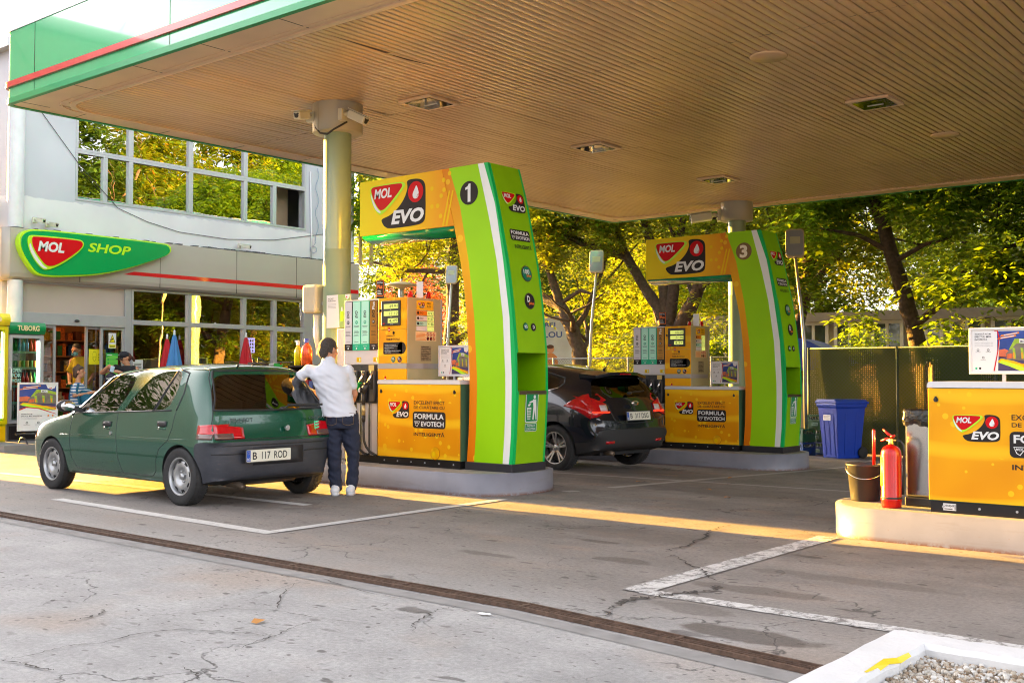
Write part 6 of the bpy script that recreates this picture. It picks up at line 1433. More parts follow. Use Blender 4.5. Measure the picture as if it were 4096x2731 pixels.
# speaker box, hanging plastic and drinks rack near column
r = empty('loudspeaker_box', (-10.62, 9.05, 2.0), label='cream rounded box mounted on the left of the near column', cat='box')
mb = MB(); mb.box(-.12, .14, -.12, .12, 0, .36); mb.build('case', pm('box_cream', (.50, .44, .32), .4), r, bevel=.035); mb = MB(); mb.box(.13, .30, -.02, .02, .1, .14); mb.build('bracket', alu, r)
mb = MB(); vs = []; 
for j in range(9):
    z = -.02-.5*j/8; w = .055-.012*math.sin(j*1.1)-.003*j
    for k in range(10): a = 2*PI*k/10; vs.append((w*(1+.2*math.sin(3*a+j))*math.cos(a)+.03*j/8+.02, w*.7*math.sin(a), z))
mb.add(vs, [(j*10+k, j*10+(k+1) % 10, (j+1)*10+(k+1) % 10, (j+1)*10+k) for j in range(8) for k in range(10)], 0, True); mb.build('plastic_wrap', pm('plastic_wrap', (.72, .70, .66), .3, trans=.2, bump=.5, bscale=15), r)
r = empty('display_rack', (-10.42, 8.72, .225), label='shelf rack with car care goods beside the man in the white polo', cat='rack')
mb = MB(); mb.box(-.32, .36, .0, .3, 0, .03); mb.box(-.32, .36, .28, .3, 0, 1.12)
for z in (.35, .7, 1.10): mb.box(-.32, .36, 0, .28, z, z+.02)
for x in (-.32, .345): mb.box(x, x+.015, 0, .28, .03, 1.12)
mb.build('frame', charc, r)
g = MB(); rg = random.Random(8)
for z in (.03, .37, .72):
    x = -.3
    while x < .3: g.box(x, x+.07, .03, .16, z, z+rg.uniform(.15, .27), rg.randrange(8)); x += .085
tag(g.build('goods', goods, r), kind='stuff')
def deterg(x, y, z, h, mt, capm, label, w=.045, name='spray_bottle'):
    r = empty(name, (x, y, z), label=label, cat='bottle', group='bottles of car fluid by the near pump')
    mb = MB(); mb.lathe([(0, 0), (w, 0), (w, h*.55), (w*.8, h*.7), (w*.35, h*.8), (w*.35, h*.86), (0, h*.86)], 14); mb.build('body', mt, r); mb = MB(); mb.lathe([(w*.45, h*.84), (w*.5, h), (0, h)], 12); mb.box(-.05, .01, -.012, .012, h*.96, h*1.04) if 'spray' in name else None; mb.build('cap', capm, r)
deterg(-10.62, 8.78, 1.345, .30, pm('fluid_yellow', (.80, .68, .01), .2, trans=.3), whitem, 'yellow spray bottle left of the man in the white polo')
deterg(-10.48, 8.80, 1.345, .33, pm('fluid_red', (.68, .10, .03), .25, trans=.2, var=.4, scale=20), pm('cap_blue', (.06, .08, .40), .4), 'red and orange canister left of the man in the white polo', .07, 'fluid_canister')
deterg(-10.12, 8.80, 1.345, .27, pm('fluid_green', (.18, .36, .05), .2, trans=.3), pm('cap_orange', (.7, .3, .05), .4), 'green fluid bottle right of the man in the white polo', .06, 'fluid_canister')
r = empty('payment_cabinet', (-9.82, 8.95, .225), label='pale grey cabinet between the near column and the dispenser', cat='cabinet')
mb = MB(); mb.box(-.16, .17, -.1, .3, 0, 1.56); mb.build('body', pgrey, r, bevel=.006)
def f_pach(d, w, h):
    d.rect(0, 0, w, h, whitep, 1); d.poly([(.55*w, 0), (w, 0), (w, h), (.48*w, h), (.52*w, .5*h)], pm('promo_green', '#8fae62', .45, var=.1), 2); d.line(.06*w, .86*h, .05*h, 'PACHET', charc, 3, .01); d.line(.06*w, .79*h, .05*h, 'PROMOȚIONAL', charc, 3, .01, maxw=.4*w)
    [d.rect(.06*w, (.72-.04*i)*h, .4*w, (.73-.04*i)*h, MAT['fine_print'], 3) for i in range(4)]; d.rr(.58*w, .2*h, .72*w, .5*h, .01, limed, 3); d.rect(.62*w, .5*h, .67*w, .62*h, whitep, 3); d.circ(.80*w, .42*h, .05*w, red, 3, 10)
    d.poly([(.78*w, h), (.8*w, .9*h), (.88*w, .84*h), (.96*w, .9*h), (.98*w, h)], whitep, 4); shield(d, .82*w, .87*h, .12*w, 5, False, False)
r = empty('poster', (-10.02, 8.90, 1.80), label='promotional poster standing on the pale cabinet behind the dispenser', cat='poster')
mb = MB(); mb.box(-.21, .22, 0, .008, 0, .40); mb.build('sheet', whitep, r); d = Decal((-.21, -.001, 0), (1, 0, 0), (0, 0, 1), .001); f_pach(d, .43, .40); d.build('printed_mark', r)
# unseen building blocks added to shape the low sunlight; glass and paint reflect them too
def plain_block(x0, x1, y0, y1, h, label, face):
    r = empty('building', ((x0+x1)/2, (y0+y1)/2, 0), label=label, cat='building')
    w, d_ = (x1-x0)/2, (y1-y0)/2; mb = MB(); mb.box(-w, w, -d_, d_, 0, h); mb.build('wall', pm('sun_blocker_wall', (.55, .46, .36), .8, var=.1, scale=.5), r); mb = MB(); mb.box(-w-.2, w+.2, -d_-.2 if face != 'n' else -d_, d_, h+.01, h+.3); mb.build('roof', MAT['far_roof'], r)
    return r
plain_block(-46, -23, 3.04, 6.12, 9, 'beige neighbour building left of the shop, outside the photo', 'n')
plain_block(-46, -23, -14, 3.035, 8.8, 'longer beige neighbour building across a narrow alley, outside the photo', 'n')
plain_block(-46, -29, 17.45, 18.95, 6.8, 'beige rear annexe hidden behind the shop, outside the photo', 'n')
# ------------------------------------------------------------------ cars
def wheel(parent, x, y, rad, wid, kind, side):
    """axis along y; the outer face looks to side*y"""
    W = empty('wheel', (x, y, rad)); W.parent = parent
    s = side; h = wid/2; rr_ = rad*.66 if kind == 'steel' else rad*.69
    mb = MB(); pr_ = [(rr_, -h*.82), (rad*.86, -h), (rad*.965, -h*.86), (rad, -h*.6), (rad, h*.6), (rad*.965, h*.86), (rad*.86, h), (rr_, h*.82)]
    mb.lathe(pr_, 48, (0, 0, 0), 'y'); 
    n = 54
    for k in range(n):
        a = 2*PI*k/n
        for q, (yy0, yy1) in enumerate(((-h*.86, -h*.38), (-h*.3, h*.0), (h*.05, h*.36), (h*.42, h*.86))):
            aa = a+(.05 if q % 2 else 0); r0 = rad-.004; r1 = rad+.0045 if abs(yy0) < h*.5 and abs(yy1) < h*.5 else rad-.001
            c = [( r*math.cos(t), r*math.sin(t)) for r in (r0, r1) for t in (aa-.038, aa+.038)]
            vs = [(z, yy, x_) for yy in (yy0, yy1) for (x_, z) in c]
            mb.add(vs, [(0, 1, 3, 2), (4, 6, 7, 5), (0, 4, 5, 1), (2, 3, 7, 6), (0, 2, 6, 4), (1, 5, 7, 3)])
    mb.build('tyre', rubber, W)
    rim_m = pm('steel_rim', (.42, .43, .44), .38, .75, var=.15, scale=12) if kind == 'steel' else pm('alloy_rim', (.50, .49, .47), .25, .85, var=.06)
    f = lambda a: [(r, s*y_) for r, y_ in a]
    mb = MB(); mb.lathe(f([(rr_+.004, h*.80), (rr_-.008, h*.84), (rr_-.016, h*.72), (rr_-.02, h*.3), (rr_-.022, -h*.8)]), 40, (0, 0, 0), 'y')
    if kind == 'steel':
        d_ = h*.38; mb.lathe(f([(rr_-.02, h*.18), (rr_*.84, d_*1.3), (rr_*.62, d_*1.75), (rr_*.44, d_*1.5), (rr_*.36, d_*.8), (rr_*.2, d_*.8), (0, d_*.8)]), 40, (0, 0, 0), 'y')
    rim = mb.build('rim', rim_m, W)
    if kind == 'steel':
        for k in range(8):
            mb = MB(); a = 2*PI*k/8+.2; cx, cz = rr_*.77*math.cos(a), rr_*.77*math.sin(a); t = Vector((-math.sin(a), 0, math.cos(a))); q = Vector((math.cos(a), 0, math.sin(a)))
            yy = h*.38*1.52; c = Vector((cx, s*yy, cz)); pts = [c-t*.022-q*.012, c+t*.022-q*.012, c+t*.027+q*.014, c-t*.027+q*.014]; nn = Vector((0, s*.004, 0))
            pts = [p+nn*(1 if i < 2 else -2) for i, p in enumerate(pts)]; mb.add(pts, [(0, 1, 2, 3)])
            mb.build('vent', dark, rim, fixn=False)
        mb = MB(); mb.lathe(f([(.03, h*.4), (.028, h*.62), (0, h*.66)]), 16, (0, 0, 0), 'y')
        for k in range(4): a = PI/2*k+.4; mb.lathe(f([(.008, h*.3), (.008, h*.5), (0, h*.52)]), 8, (.05*math.cos(a), 0, .05*math.sin(a)), 'y')
        mb.build('hub', rim_m, rim)
    else:
        mb = MB()
        for k in range(5):
            for off in (-.13, .13):
                a = 2*PI*k/5+.35; a1 = a+off*1.2; a0 = a+off*.9
                p0 = Vector((.05*math.cos(a0), s*h*.45, .05*math.sin(a0))); p1 = Vector(((rr_-.01)*math.cos(a1), s*h*.72, (rr_-.01)*math.sin(a1)))
                mb.bar(p0, p1, .03, .022, up=(0, 1, 0))
        mb.build('spoke', rim_m, rim, bevel=.004)
        mb = MB(); mb.lathe(f([(.06, h*.3), (.058, h*.5), (.03, h*.6), (0, h*.62)]), 20, (0, 0, 0), 'y')
        for k in range(5): a = 2*PI*k/5; mb.lathe(f([(.008, h*.4), (.008, h*.62), (0, h*.63)]), 8, (.045*math.cos(a), 0, .045*math.sin(a)), 'y')
        mb.build('hub', rim_m, rim)
        mb = MB(); mb.lathe(f([(rr_*.8, -h*.2), (rr_*.8, -h*.1), (.03, -h*.1)]), 32, (0, 0, 0), 'y'); mb.build('brake_disc', pm('brake_disc', (.2, .19, .18), .4, .8), rim)
    if kind == 'steel':
        mb = MB(); mb.lathe(f([(0, -h*.5), (rr_-.03, -h*.5), (rr_-.03, -h*.1), (0, -h*.1)]), 24, (0, 0, 0), 'y'); mb.build('drum_brake', dark, W)
    return W
def car_body(st, tags, mats, capf, capr, bulge, wheels, subs=2, crease=None):
    """st: stations of 13 (x, y, z) half points; tags(i, j, cap) -> material index"""
    mb = MB(); NS = len(st); NL = 13
    tcol = [1, .577, 0]
    for sgn in (1, -1):
        vs = [(p[0], sgn*p[1], p[2]) for s_ in st for p in s_]
        fs = []; ms = []
        for i in range(NS-1):
            for j in range(NL-1):
                q = (i*NL+j, i*NL+j+1, (i+1)*NL+j+1, (i+1)*NL+j); fs.append(q if sgn > 0 else q[::-1]); ms.append(tags(i, j, None))
        for q, m_ in zip(fs, ms): pass
        o = len(mb.v); mb.v += vs
        for q, m_ in zip(fs, ms): mb.f.append([a+o for a in q]); mb.m.append(m_); mb.s.append(True)
        for cap, s_, d_ in (('f', st[0], -1), ('r', st[-1], 1)):
            rows = []
            for j in range(2, 11):
                x, y, z = s_[j]; row = []
                for t in tcol: row.append((x+d_*bulge[cap]*(1-t*t)*(1 if 3 <= j <= 8 else .35), sgn*y*t, z))
                rows.append(row)
            rows[0] = [(s_[2][0], sgn*s_[2][1], s_[2][2]), (s_[1][0], sgn*s_[1][1], s_[1][2]), (s_[0][0], 0, s_[0][2])]
            rows[-1] = [(s_[10][0], sgn*s_[10][1], s_[10][2]), (s_[11][0], sgn*s_[11][1], s_[11][2]), (s_[12][0], 0, s_[12][2])]
            o = len(mb.v)
            for row in rows: mb.v += row
            for r_ in range(len(rows)-1):
                for c in range(2):
                    q = [o+r_*3+c, o+r_*3+c+1, o+(r_+1)*3+c+1, o+(r_+1)*3+c]
                    if (sgn*d_) > 0: q = q[::-1]
                    mb.f.append(q); mb.m.append(tags(None, r_+2, cap)); mb.s.append(True)
    o = mb.build('body', mats, weld=True)
    if crease:
        me = o.data; bm = bmesh.new(); bm.from_mesh(me); cl = bm.edges.layers.float.new('crease_edge')
        for e in bm.edges:
            ms = {f.material_index for f in e.link_faces}
            if len(ms) > 1: e[cl] = crease
        bm.to_mesh(me); bm.free()
    sm = o.modifiers.new('s', 'SUBSURF'); sm.levels = subs; sm.render_levels = subs
    evald(o)
    ct = MB()
    for (x, z, r_, y) in wheels:
        for sg in (1, -1): ct.lathe([(0, sg*y), (r_, sg*y), (r_, sg*1.2), (0, sg*1.2)], 40, (x, 0, z), 'y')
    c = ct.build('cutter', [mats[-1]], fixn=True, weld=True)
    b = o.modifiers.new('b', 'BOOLEAN'); b.operation = 'DIFFERENCE'; b.solver = 'EXACT'; b.object = c
    evald(o); bpy.data.objects.remove(c)
    return o
def split_by_mat(o, names, parent, M):
    """one object per tagged region"""
    me = o.data; out = {}
    co = [v.co.copy() for v in me.vertices]; mats = list(me.materials)
    for idx, (nm, mt) in enumerate(names):
        fa = [p for p in me.polygons if mats[p.material_index] and mats[p.material_index].name == 'tag_%d' % idx]
        sides = [[p for p in fa if p.center.y*s_ > 0] for s_ in (-1, 1)] if idx in (2, 3, 4, 6, 7, 12) else [fa]
        for fs in sides:
         if not fs: continue
         mp = {}; vs = []; ff = []
         for p in fs:
             q = []
             for v in p.vertices:
                 if v not in mp: mp[v] = len(vs); vs.append(co[v])
                 q.append(mp[v])
             ff.append(q)
         m2 = bpy.data.meshes.new(nm); m2.from_pydata(vs, [], ff); m2.materials.append(mt); m2.polygons.foreach_set('use_smooth', [True]*len(ff)); m2.update()
         ob = bpy.data.objects.new(nm, m2); COL.objects.link(ob); ob.parent = parent; out.setdefault(nm, []).append(ob)
    return out
def bvh_of(o): return BVHTree.FromPolygons([v.co for v in o.data.vertices], [tuple(p.vertices) for p in o.data.polygons])
def patch(tree, grid, dirn, off, mt, name, parent, smooth=True, thick=True):
    """grid of points cast along dirn onto the shell, lifted off by off"""
    d = Vector(dirn).normalized(); rows = len(grid); cols = len(grid[0]); vs = []
    last = None
    for row in grid:
        for p in row:
            h = tree.ray_cast(Vector(p), d)
            q = h[0] if h[0] is not None else (last if last is not None else Vector(p)+d)
            n_ = h[1] if h[0] is not None else -d
            if n_.dot(d) > 0: n_ = -n_
            vs.append(q+n_*off); last = q
    base = [v+d*(off+.01) for v in vs]; n = rows*cols
    fs = [(i*cols+j, i*cols+j+1, (i+1)*cols+j+1, (i+1)*cols+j) for i in range(rows-1) for j in range(cols-1)]
    per = [j for j in range(cols)]+[i*cols+cols-1 for i in range(1, rows)]+[(rows-1)*cols+j for j in range(cols-2, -1, -1)]+[i*cols for i in range(rows-2, 0, -1)]
    mb = MB(); mb.add(vs+base, fs, 0, smooth); o = 0
    for a, b in zip(per, per[1:]+per[:1]): mb.f.append([a, b, n+b, n+a]); mb.m.append(0); mb.s.append(False)
    return mb.build(name, mt, parent)
def cast_line(tree, pts, dirn, off):
    d = Vector(dirn).normalized(); o = []
    for p in pts:
        h = tree.ray_cast(Vector(p), d)
        if h[0] is not None: o.append(h[0]-d*off)
    return o
def dens(pts, n=6): return [tuple(Vector(a).lerp(Vector(b), k/n)) for a, b in zip(pts[:-1], pts[1:]) for k in range(n)]+[tuple(pts[-1])]
for k in range(14): 
    if 'tag_%d' % k not in bpy.data.materials: bpy.data.materials.new('tag_%d' % k)
TAGM = [bpy.data.materials['tag_%d' % k] for k in range(14)]
def seat(parent, x, y, back=True, mt=None):
    mb = MB(); mb.box(x-.25, x+.22, y-.23, y+.23, .30, .44); mb.prism([(x+.16, .42), (x+.28, .42), (x+.42, .95), (x+.32, .97)], y-.22, y+.22, 'y'); s = mb.build('seat', mt or pm('seat_fabric', (.07, .065, .06), .85, var=.2, scale=20), parent, bevel=.04)
    mb = MB(); mb.cbox((x+.40, y, 1.04), (.09, .24, .15)); mb.build('headrest', MAT['seat_fabric'], s, bevel=.03)
def plate(parent, M, w, h, txt, scr=None):
    """number plate in local plane; M places it (x right, z up, face -y)"""
    mb = MB(); mb.box(-w/2-.01, w/2+.01, 0, .012, -h/2-.01, h/2+.01); mb.xf(M); r = mb.build('number_plate', black, parent)
    o = M @ Vector((0, -.001, 0)); u = (M.to_3x3() @ Vector((1, 0, 0))); v = (M.to_3x3() @ Vector((0, 0, 1)))
    d = Decal(o, u, v, .0008); d.rr(-w/2, -h/2, w/2, h/2, .008, pm('plate_cream', (.72, .70, .58), .45, var=.03), 1); d.rect(-w/2+.002, -h/2+.004, -w/2+.046, h/2-.004, pm('plate_blue', (.01, .08, .45), .4), 2)
    d.text('RO', -w/2+.008, -h/2+.012, -w/2+.04, -h/2+.038, whitep, 3, .02)
    for k in range(8): d.circ(-w/2+.024+.012*math.cos(k*PI/4), h/2-.028+.012*math.sin(k*PI/4), .002, yellow, 3, 6)
    a, b, c = txt; x0 = -w/2+.07; ch = h*.62
    d.text(a, x0, -ch/2, x0+.05, ch/2, black, 3, .012); d.text(b, x0+.105, -ch/2, x0+.205 if b == '117' else x0+.225, ch/2, black, 3, .012); d.text(c, x0+.25, -ch/2, x0+.405, ch/2, black, 3, .012)
    d.build('plate_print', r)

def X(xl, xt, blend=None): return [xl]*9+[xt]*4
def ST(xs, ys, zs): return list(zip(xs, ys, zs))
# ---- green five door hatchback
GX, GY = -10.098, 6.725
car = empty('parked_car', (GX, GY, 0), label='dark green old hatchback with black bumpers, number B 117 ROD, at the near pump', cat='car')
yb_ = lambda w=1., b=.745, t=.60: [0, .35*w, .607*w, .735*w, .765*w, .778*w, .778*w, .770*w, b, t, .53/.60*t, .306/.60*t, 0]
zb_ = lambda belt, top, roof: [.17, .17, .17, .20, .36, .52, .605, .70, belt, top, roof-.035, roof-.008, roof]
st = []
st.append(ST([-1.66, -1.70, -1.70, -1.72, -1.74, -1.74, -1.70, -1.68, -1.64, -1.62, -1.60, -1.60, -1.60], [0, .30, .52, .62, .66, .67, .665, .655, .63, .58, .52, .30, 0], [.22, .22, .22, .25, .36, .46, .52, .58, .64, .66, .67, .675, .675]))
st.append(ST([-1.60]*13, [0, .35, .60, .70, .73, .74, .735, .725, .70, .65, .58, .335, 0], [.19, .19, .19, .21, .36, .50, .575, .63, .685, .705, .715, .725, .73]))
st.append(ST([-1.30]*13, [0, .35, .607, .735, .765, .775, .77, .76, .735, .68, .60, .346, 0], [.17, .17, .17, .20, .36, .51, .60, .67, .735, .765, .78, .80, .805]))
st.append(ST([-1.0]*13, [0, .35, .607, .735, .768, .778, .776, .768, .74, .68, .61, .352, 0], [.17, .17, .17, .20, .36, .52, .605, .69, .78, .81, .83, .85, .855]))
st.append(ST([-.86]*9+[-.83, -.86, -.95, -.98], [0, .35, .607, .735, .768, .778, .777, .769, .745, .70, .64, .369, 0], [.17, .17, .17, .20, .36, .52, .605, .70, .805, .84, .865, .885, .89]))
st.append(ST([-.76]*9+[-.24, -.20, -.30, -.33], yb_(t=.605), zb_(.815, 1.215, 1.29)))
for xl, xt, bz, tz, rz in ((.05, .355, .845, 1.262, 1.33), (.15, .50, .85, 1.268, 1.338), (.70, .90, .868, 1.268, 1.342), (.735, .925, .87, 1.268, 1.342), (1.0, 1.02, .885, 1.262, 1.338)):
    st.append(ST(X(xl, xt), yb_(), zb_(bz, tz, rz)))
st.append(ST(X(1.08, 1.10), yb_(t=.597), zb_(.888, 1.26, 1.334)))
st.append(ST([1.42]*8+[1.38]+[1.24]*4, [0, .35, .607, .735, .765, .775, .775, .765, .738, .588, .52, .30, 0], zb_(.89, 1.25, 1.325)))
st.append(ST([1.58, 1.62, 1.62, 1.63, 1.645, 1.65, 1.64, 1.60, 1.57, 1.345, 1.32, 1.32, 1.32], [0, .33, .572, .66, .70, .715, .715, .70, .675, .562, .49, .283, 0], [.24, .24, .24, .255, .36, .52, .60, .70, .885, 1.235, 1.285, 1.298, 1.30]))
NM1 = ['front_door', 'rear_door']
# tag ids: 0 body 1 windscreen 2 front side glass 3 rear side glass 4 quarter glass 5 rear glass 6 front door 7 rear door 8 rear bumper 9 front bumper 10 tailgate 11 bonnet 12 pillar trim 13 well
def tg1(i, j, cap):
    if cap == 'r': return 5 if j == 8 else (8 if j <= 5 else (10 if j <= 7 else 0))
    if cap == 'f': return 9 if j <= 5 else 0
    if j <= 2: return 13
    if i == 4: return 1 if j >= 10 else (12 if j == 9 else 0)
    if i <= 3: return 11 if j >= 9 else (9 if i == 0 and j <= 5 else 0)
    if 5 <= i <= 9 and j == 8: return {5: 2, 6: 0, 7: 3, 8: 12, 9: 4}[i]
    if i in (5, ) and 3 <= j <= 7: return 6
    if i == 6 and 3 <= j <= 7: return 6
    if i == 7 and 3 <= j <= 7: return 7
    if i >= 12 and j <= 5: return 8
    return 0
body = car_body(st, tg1, TAGM, None, None, {'f': .10, 'r': .055}, [(-1.184, .27, .30, .50), (1.184, .27, .30, .50)], 3, .55)
cpaint = NT('dark_green_car_paint')
cpaint.set(cpaint.b.inputs['Base Color'], cpaint.mix(cpaint.math('MULTIPLY', cpaint.math('SUBTRACT', 1., cpaint.step(cpaint.math('ADD', cpaint.xyz()[2], cpaint.math('MULTIPLY', cpaint.noise(6, 5, .7), .16)), .26, .44), clamp=True), .45), cpaint.ramp(cpaint.noise(3, 3), [(.3, (.0, .062, .032)), (.7, (.0, .078, .042))]), (.07, .065, .05)))
cpaint.b.inputs['Roughness'].default_value = .25; cpaint.b.inputs['Metallic'].default_value = .2; cpaint.b.inputs['Coat Weight'].default_value = 1.; cpaint.b.inputs['Coat Roughness'].default_value = .035
bump_m = NT('bumper_plastic_scuffed'); bump_m.set(bump_m.b.inputs['Base Color'], bump_m.ramp(bump_m.math('ADD', bump_m.math('MULTIPLY', bump_m.noise(4, 5, .7), .6), bump_m.math('MULTIPLY', bump_m.noise(20, 5, .7, vec=bump_m.mapv((1, .3, 2))), .4)), [(.35, (.022, .025, .034)), (.6, (.038, .041, .052)), (.72, (.10, .085, .07))])); bump_m.b.inputs['Roughness'].default_value = .5
sgl = glass('car_side_glass', (.50, .53, .50), .52, .004); rgl = glass('car_rear_glass', (.16, .11, .09), .10, .008); wgl = glass('car_windscreen', (.7, .74, .7), .12)
tree1 = bvh_of(body)
parts = split_by_mat(body, [('body_shell', cpaint.m), ('windscreen', wgl), ('side_window', sgl), ('side_window', sgl), ('side_window', sgl), ('rear_window', rgl), ('front_door', cpaint.m), ('rear_door', cpaint.m), ('rear_bumper', bump_m.m), ('front_bumper', bump_m.m), ('tailgate', cpaint.m), ('bonnet', cpaint.m), ('pillar_trim', black), ('underbody', dark)], car, None)
bpy.data.objects.remove(body)
for wx in (-1.184, 1.184):
    for sd_ in (-1, 1): wheel(car, wx, sd_*.695, .272, .165, 'steel', sd_)
def seam_line(tree, pts, dirn, parent, name='door_seam', r_=.004, mt=None, n=6, off=-.001):
    q = cast_line(tree, dens(pts, n), dirn, off)
    if len(q) > 1: mb = MB(); mb.tube(q, r_, 5); return mb.build(name, mt or black, parent)
for s_ in (-1, 1):
    D_ = (0, -s_, 0); y = s_*1.2
    fd = parts['front_door'][0 if s_ < 0 else 1]; rdr = parts['rear_door'][0 if s_ < 0 else 1]
    seam_line(tree1, [(-.78, y, .80), (-.80, y, .55), (-.78, y, .36), (-.70, y, .27), (-.6, y, .255), (.15, y, .25)], D_, fd)
    seam_line(tree1, [(.085, y, .845), (.10, y, .6), (.12, y, .4), (.16, y, .3), (.20, y, .25)], D_, fd)
    seam_line(tree1, [(.15, y, .25), (.72, y, .25), (.78, y, .30), (.80, y, .42), (.86, y, .52), (1.0, y, .60), (1.06, y, .72), (1.08, y, .88)], D_, rdr)
    seam_line(tree1, [(1.08, y, .885), (1.12, y, 1.05), (1.08, y, 1.24), (.9, y, 1.285), (.3, y, 1.275), (-.1, y, 1.22), (-.5, y, .99), (-.80, y, .80)], D_, car, 'window_seal', .009)
    seam_line(tree1, [(-.76, y, .825), (.05, y, .85), (1.0, y, .885)], D_, car, 'window_seal', .009)
    seam_line(tree1, [(.70, y, .868), (.92, y, 1.265)], D_, car, 'window_seal', .012)
    seam_line(tree1, [(-.8, y, .215), (.85, y, .215)], D_, car, 'sill_line', .006, cpaint.m)
    seam_line(tree1, [(-1.0, y, .60), (.85, y, .615), (1.3, y, .62)], D_, car, 'body_crease', .005, cpaint.m, off=-.003)
    for hx_ in ((-.155, .004), (.815, .92-.905)):
        x = hx_[0]; 
        patch(tree1, [[(x+.15*i/4, y, .755-.05*j/2+(x > .5)*.025) for i in range(5)] for j in range(3)], D_, .009, black, 'handle', fd if x < 0 else rdr)
        patch(tree1, [[(x+.01+.13*i/4, y, .703-.028*j/2+(x > .5)*.025) for i in range(5)] for j in range(3)], D_, .002, steel if 0 else cpaint.m, 'handle_recess', fd if x < 0 else rdr)
    mb = MB(); q = cast_line(tree1, [(.0, y, .64)], D_, .0); mb.disc(q[0]-Vector((0, s_*-.004, 0)), .018, 14, 'y', t=.01); mb.build('lock', chrome, fd)
    # mirror
    mb = MB(); M = Matrix.Translation((-.72, s_*.86, .90)); mb.ell((0, 0, 0), (.055, .105, .065), 14, 8); mb.xf(M); mi_ = mb.build('door_mirror', black, car)
    mb = MB(); mb.bar((-.72, s_*.72, .86), (-.72, s_*.80, .88), .06, .05); mb.build('mirror_arm', black, mi_)
    mb = MB(); mb.ell((.045, 0, 0), (.016, .085, .05), 14, 6); mb.xf(M); mb.build('mirror_glass', chrome, mi_)
    # rear lamps: side part and rear part
    lr = pm('lamp_red', (.50, .003, .008), .12, coat=1., var=.15, scale=30); lc = pm('lamp_smoke', (.13, .07, .06), .12, coat=1.)
    def zt_(t): return .745-.05*t
    RL = empty('tail_light', (0, 0, 0)); RL.parent = car
    patch(tree1, [[(2.4, s_*(.685-.30*i/8), (.765-.035*(i/8)-.0*j)*(1-j/5)+(.625)*(j/5)) for i in range(9)] for j in range(6)], (-1, 0, 0), .010, lr, 'lens_red', RL)
    patch(tree1, [[(2.4, s_*(.69-.19*i/6), .678*(1-j/3)+(.625)*(j/3)) for i in range(7)] for j in range(4)], (-1, 0, 0), .014, lc, 'lens_clear', RL)
    patch(tree1, [[(1.44+.17*i/5, s_*1.2, (.755+.01*i/5)*(1-j/4)+.66*(j/4)) for i in range(6)] for j in range(5)], (0, -s_, 0), .009, lr, 'lens_red', RL)
    patch(tree1, [[(1.44+.17*i/5, s_*1.2, .675*(1-j/3)+.625*(j/3)) for i in range(6)] for j in range(4)], (0, -s_, 0), .011, lc, 'lens_clear', RL)
    patch(tree1, [[(-2.4, s_*(.62-.26*i/5), .64*(1-j/3)+.52*(j/3)) for i in range(6)] for j in range(4)], (1, 0, 0), .008, glass('headlamp_glass', (.8, .8, .8), .3), 'headlight', car)
    patch(tree1, [[(-1.70+.06*i, s_*1.2, .62*(1-j/2)+.54*(j/2)) for i in range(3)] for j in range(3)], (0, -s_, 0), .006, orange, 'indicator', car)
seam_line(tree1, [(2.4, -.66, .895), (2.4, -.60, 1.0), (2.4, -.535, 1.2), (2.4, -.50, 1.26), (2.4, 0, 1.268), (2.4, .50, 1.26), (2.4, .535, 1.2), (2.4, .60, 1.0), (2.4, .66, .895), (2.4, 0, .885), (2.4, -.66, .895)], (-1, 0, 0), car, 'window_seal', .011)
tgate = parts['tailgate'][0]
seam_line(tree1, [(2.4, -.665, .62), (2.4, .665, .62)], (-1, 0, 0), tgate, 'tailgate_seam', .006)
for s_ in (-1, 1): seam_line(tree1, [(2.4, s_*.69, .77), (2.4, s_*.665, .9), (2.4, s_*.56, 1.2), (2.4, s_*.50, 1.29)], (-1, 0, 0), tgate, 'tailgate_seam', .005)
# bumper mouldings, plate recess, plate, badge, wiper, exhaust
seam_line(tree1, [(2.4, -.69, .565), (2.4, .69, .565)], (-1, 0, 0), parts['rear_bumper'][0], 'bumper_groove', .006, black, n=14, off=0)
seam_line(tree1, [(2.4, -.70, .49), (2.4, -.31, .49)], (-1, 0, 0), parts['rear_bumper'][0], 'bumper_groove', .008, n=8, off=0)
seam_line(tree1, [(2.4, .31, .49), (2.4, .70, .49)], (-1, 0, 0), parts['rear_bumper'][0], 'bumper_groove', .008, n=8, off=0)
patch(tree1, [[(2.4, -.30+.60*i/6, .545-.17*j/3) for i in range(7)] for j in range(4)], (-1, 0, 0), .003, pm('bumper_dark', (.022, .024, .03), .5), 'plate_recess', parts['rear_bumper'][0])
M = Matrix.Translation((1.745, -.163+.0, .468)) @ Matrix.Rotation(R(90), 4, 'Z')
plate(car, M, .52, .112, ('B', '117', 'ROD'))
d = Decal((1.672, 0, .80), (0, 1, 0), (-.18, 0, 1), .002)
bl = pm('badge_dark', (.02, .035, .035), .3); d.text('PEUGEOT', -.56, -.015, -.30, .022, bl, 1, .03); d.text('106 XN', .38, -.01, .58, .022, bl, 1, .03)
mon = pm('sticker_mint', (.08, .65, .32), .4)
for k in range(3): d.poly([(.44, -.035-.028*k), (.50, -.03-.028*k), (.50, -.042-.028*k), (.47, -.05-.028*k), (.45, -.046-.028*k)], mon, 1)
d.poly([(.44, -.03), (.452, -.03), (.452, -.115), (.44, -.11)], mon, 1)
d.build('badge', tgate)
mb = MB(); mb.disc((1.688, .10, .715), .026, 18, 'x', t=.02); mb.disc((1.70, .10, .715), .012, 12, 'x', t=.01); mb.build('tailgate_lock', steel, tgate)
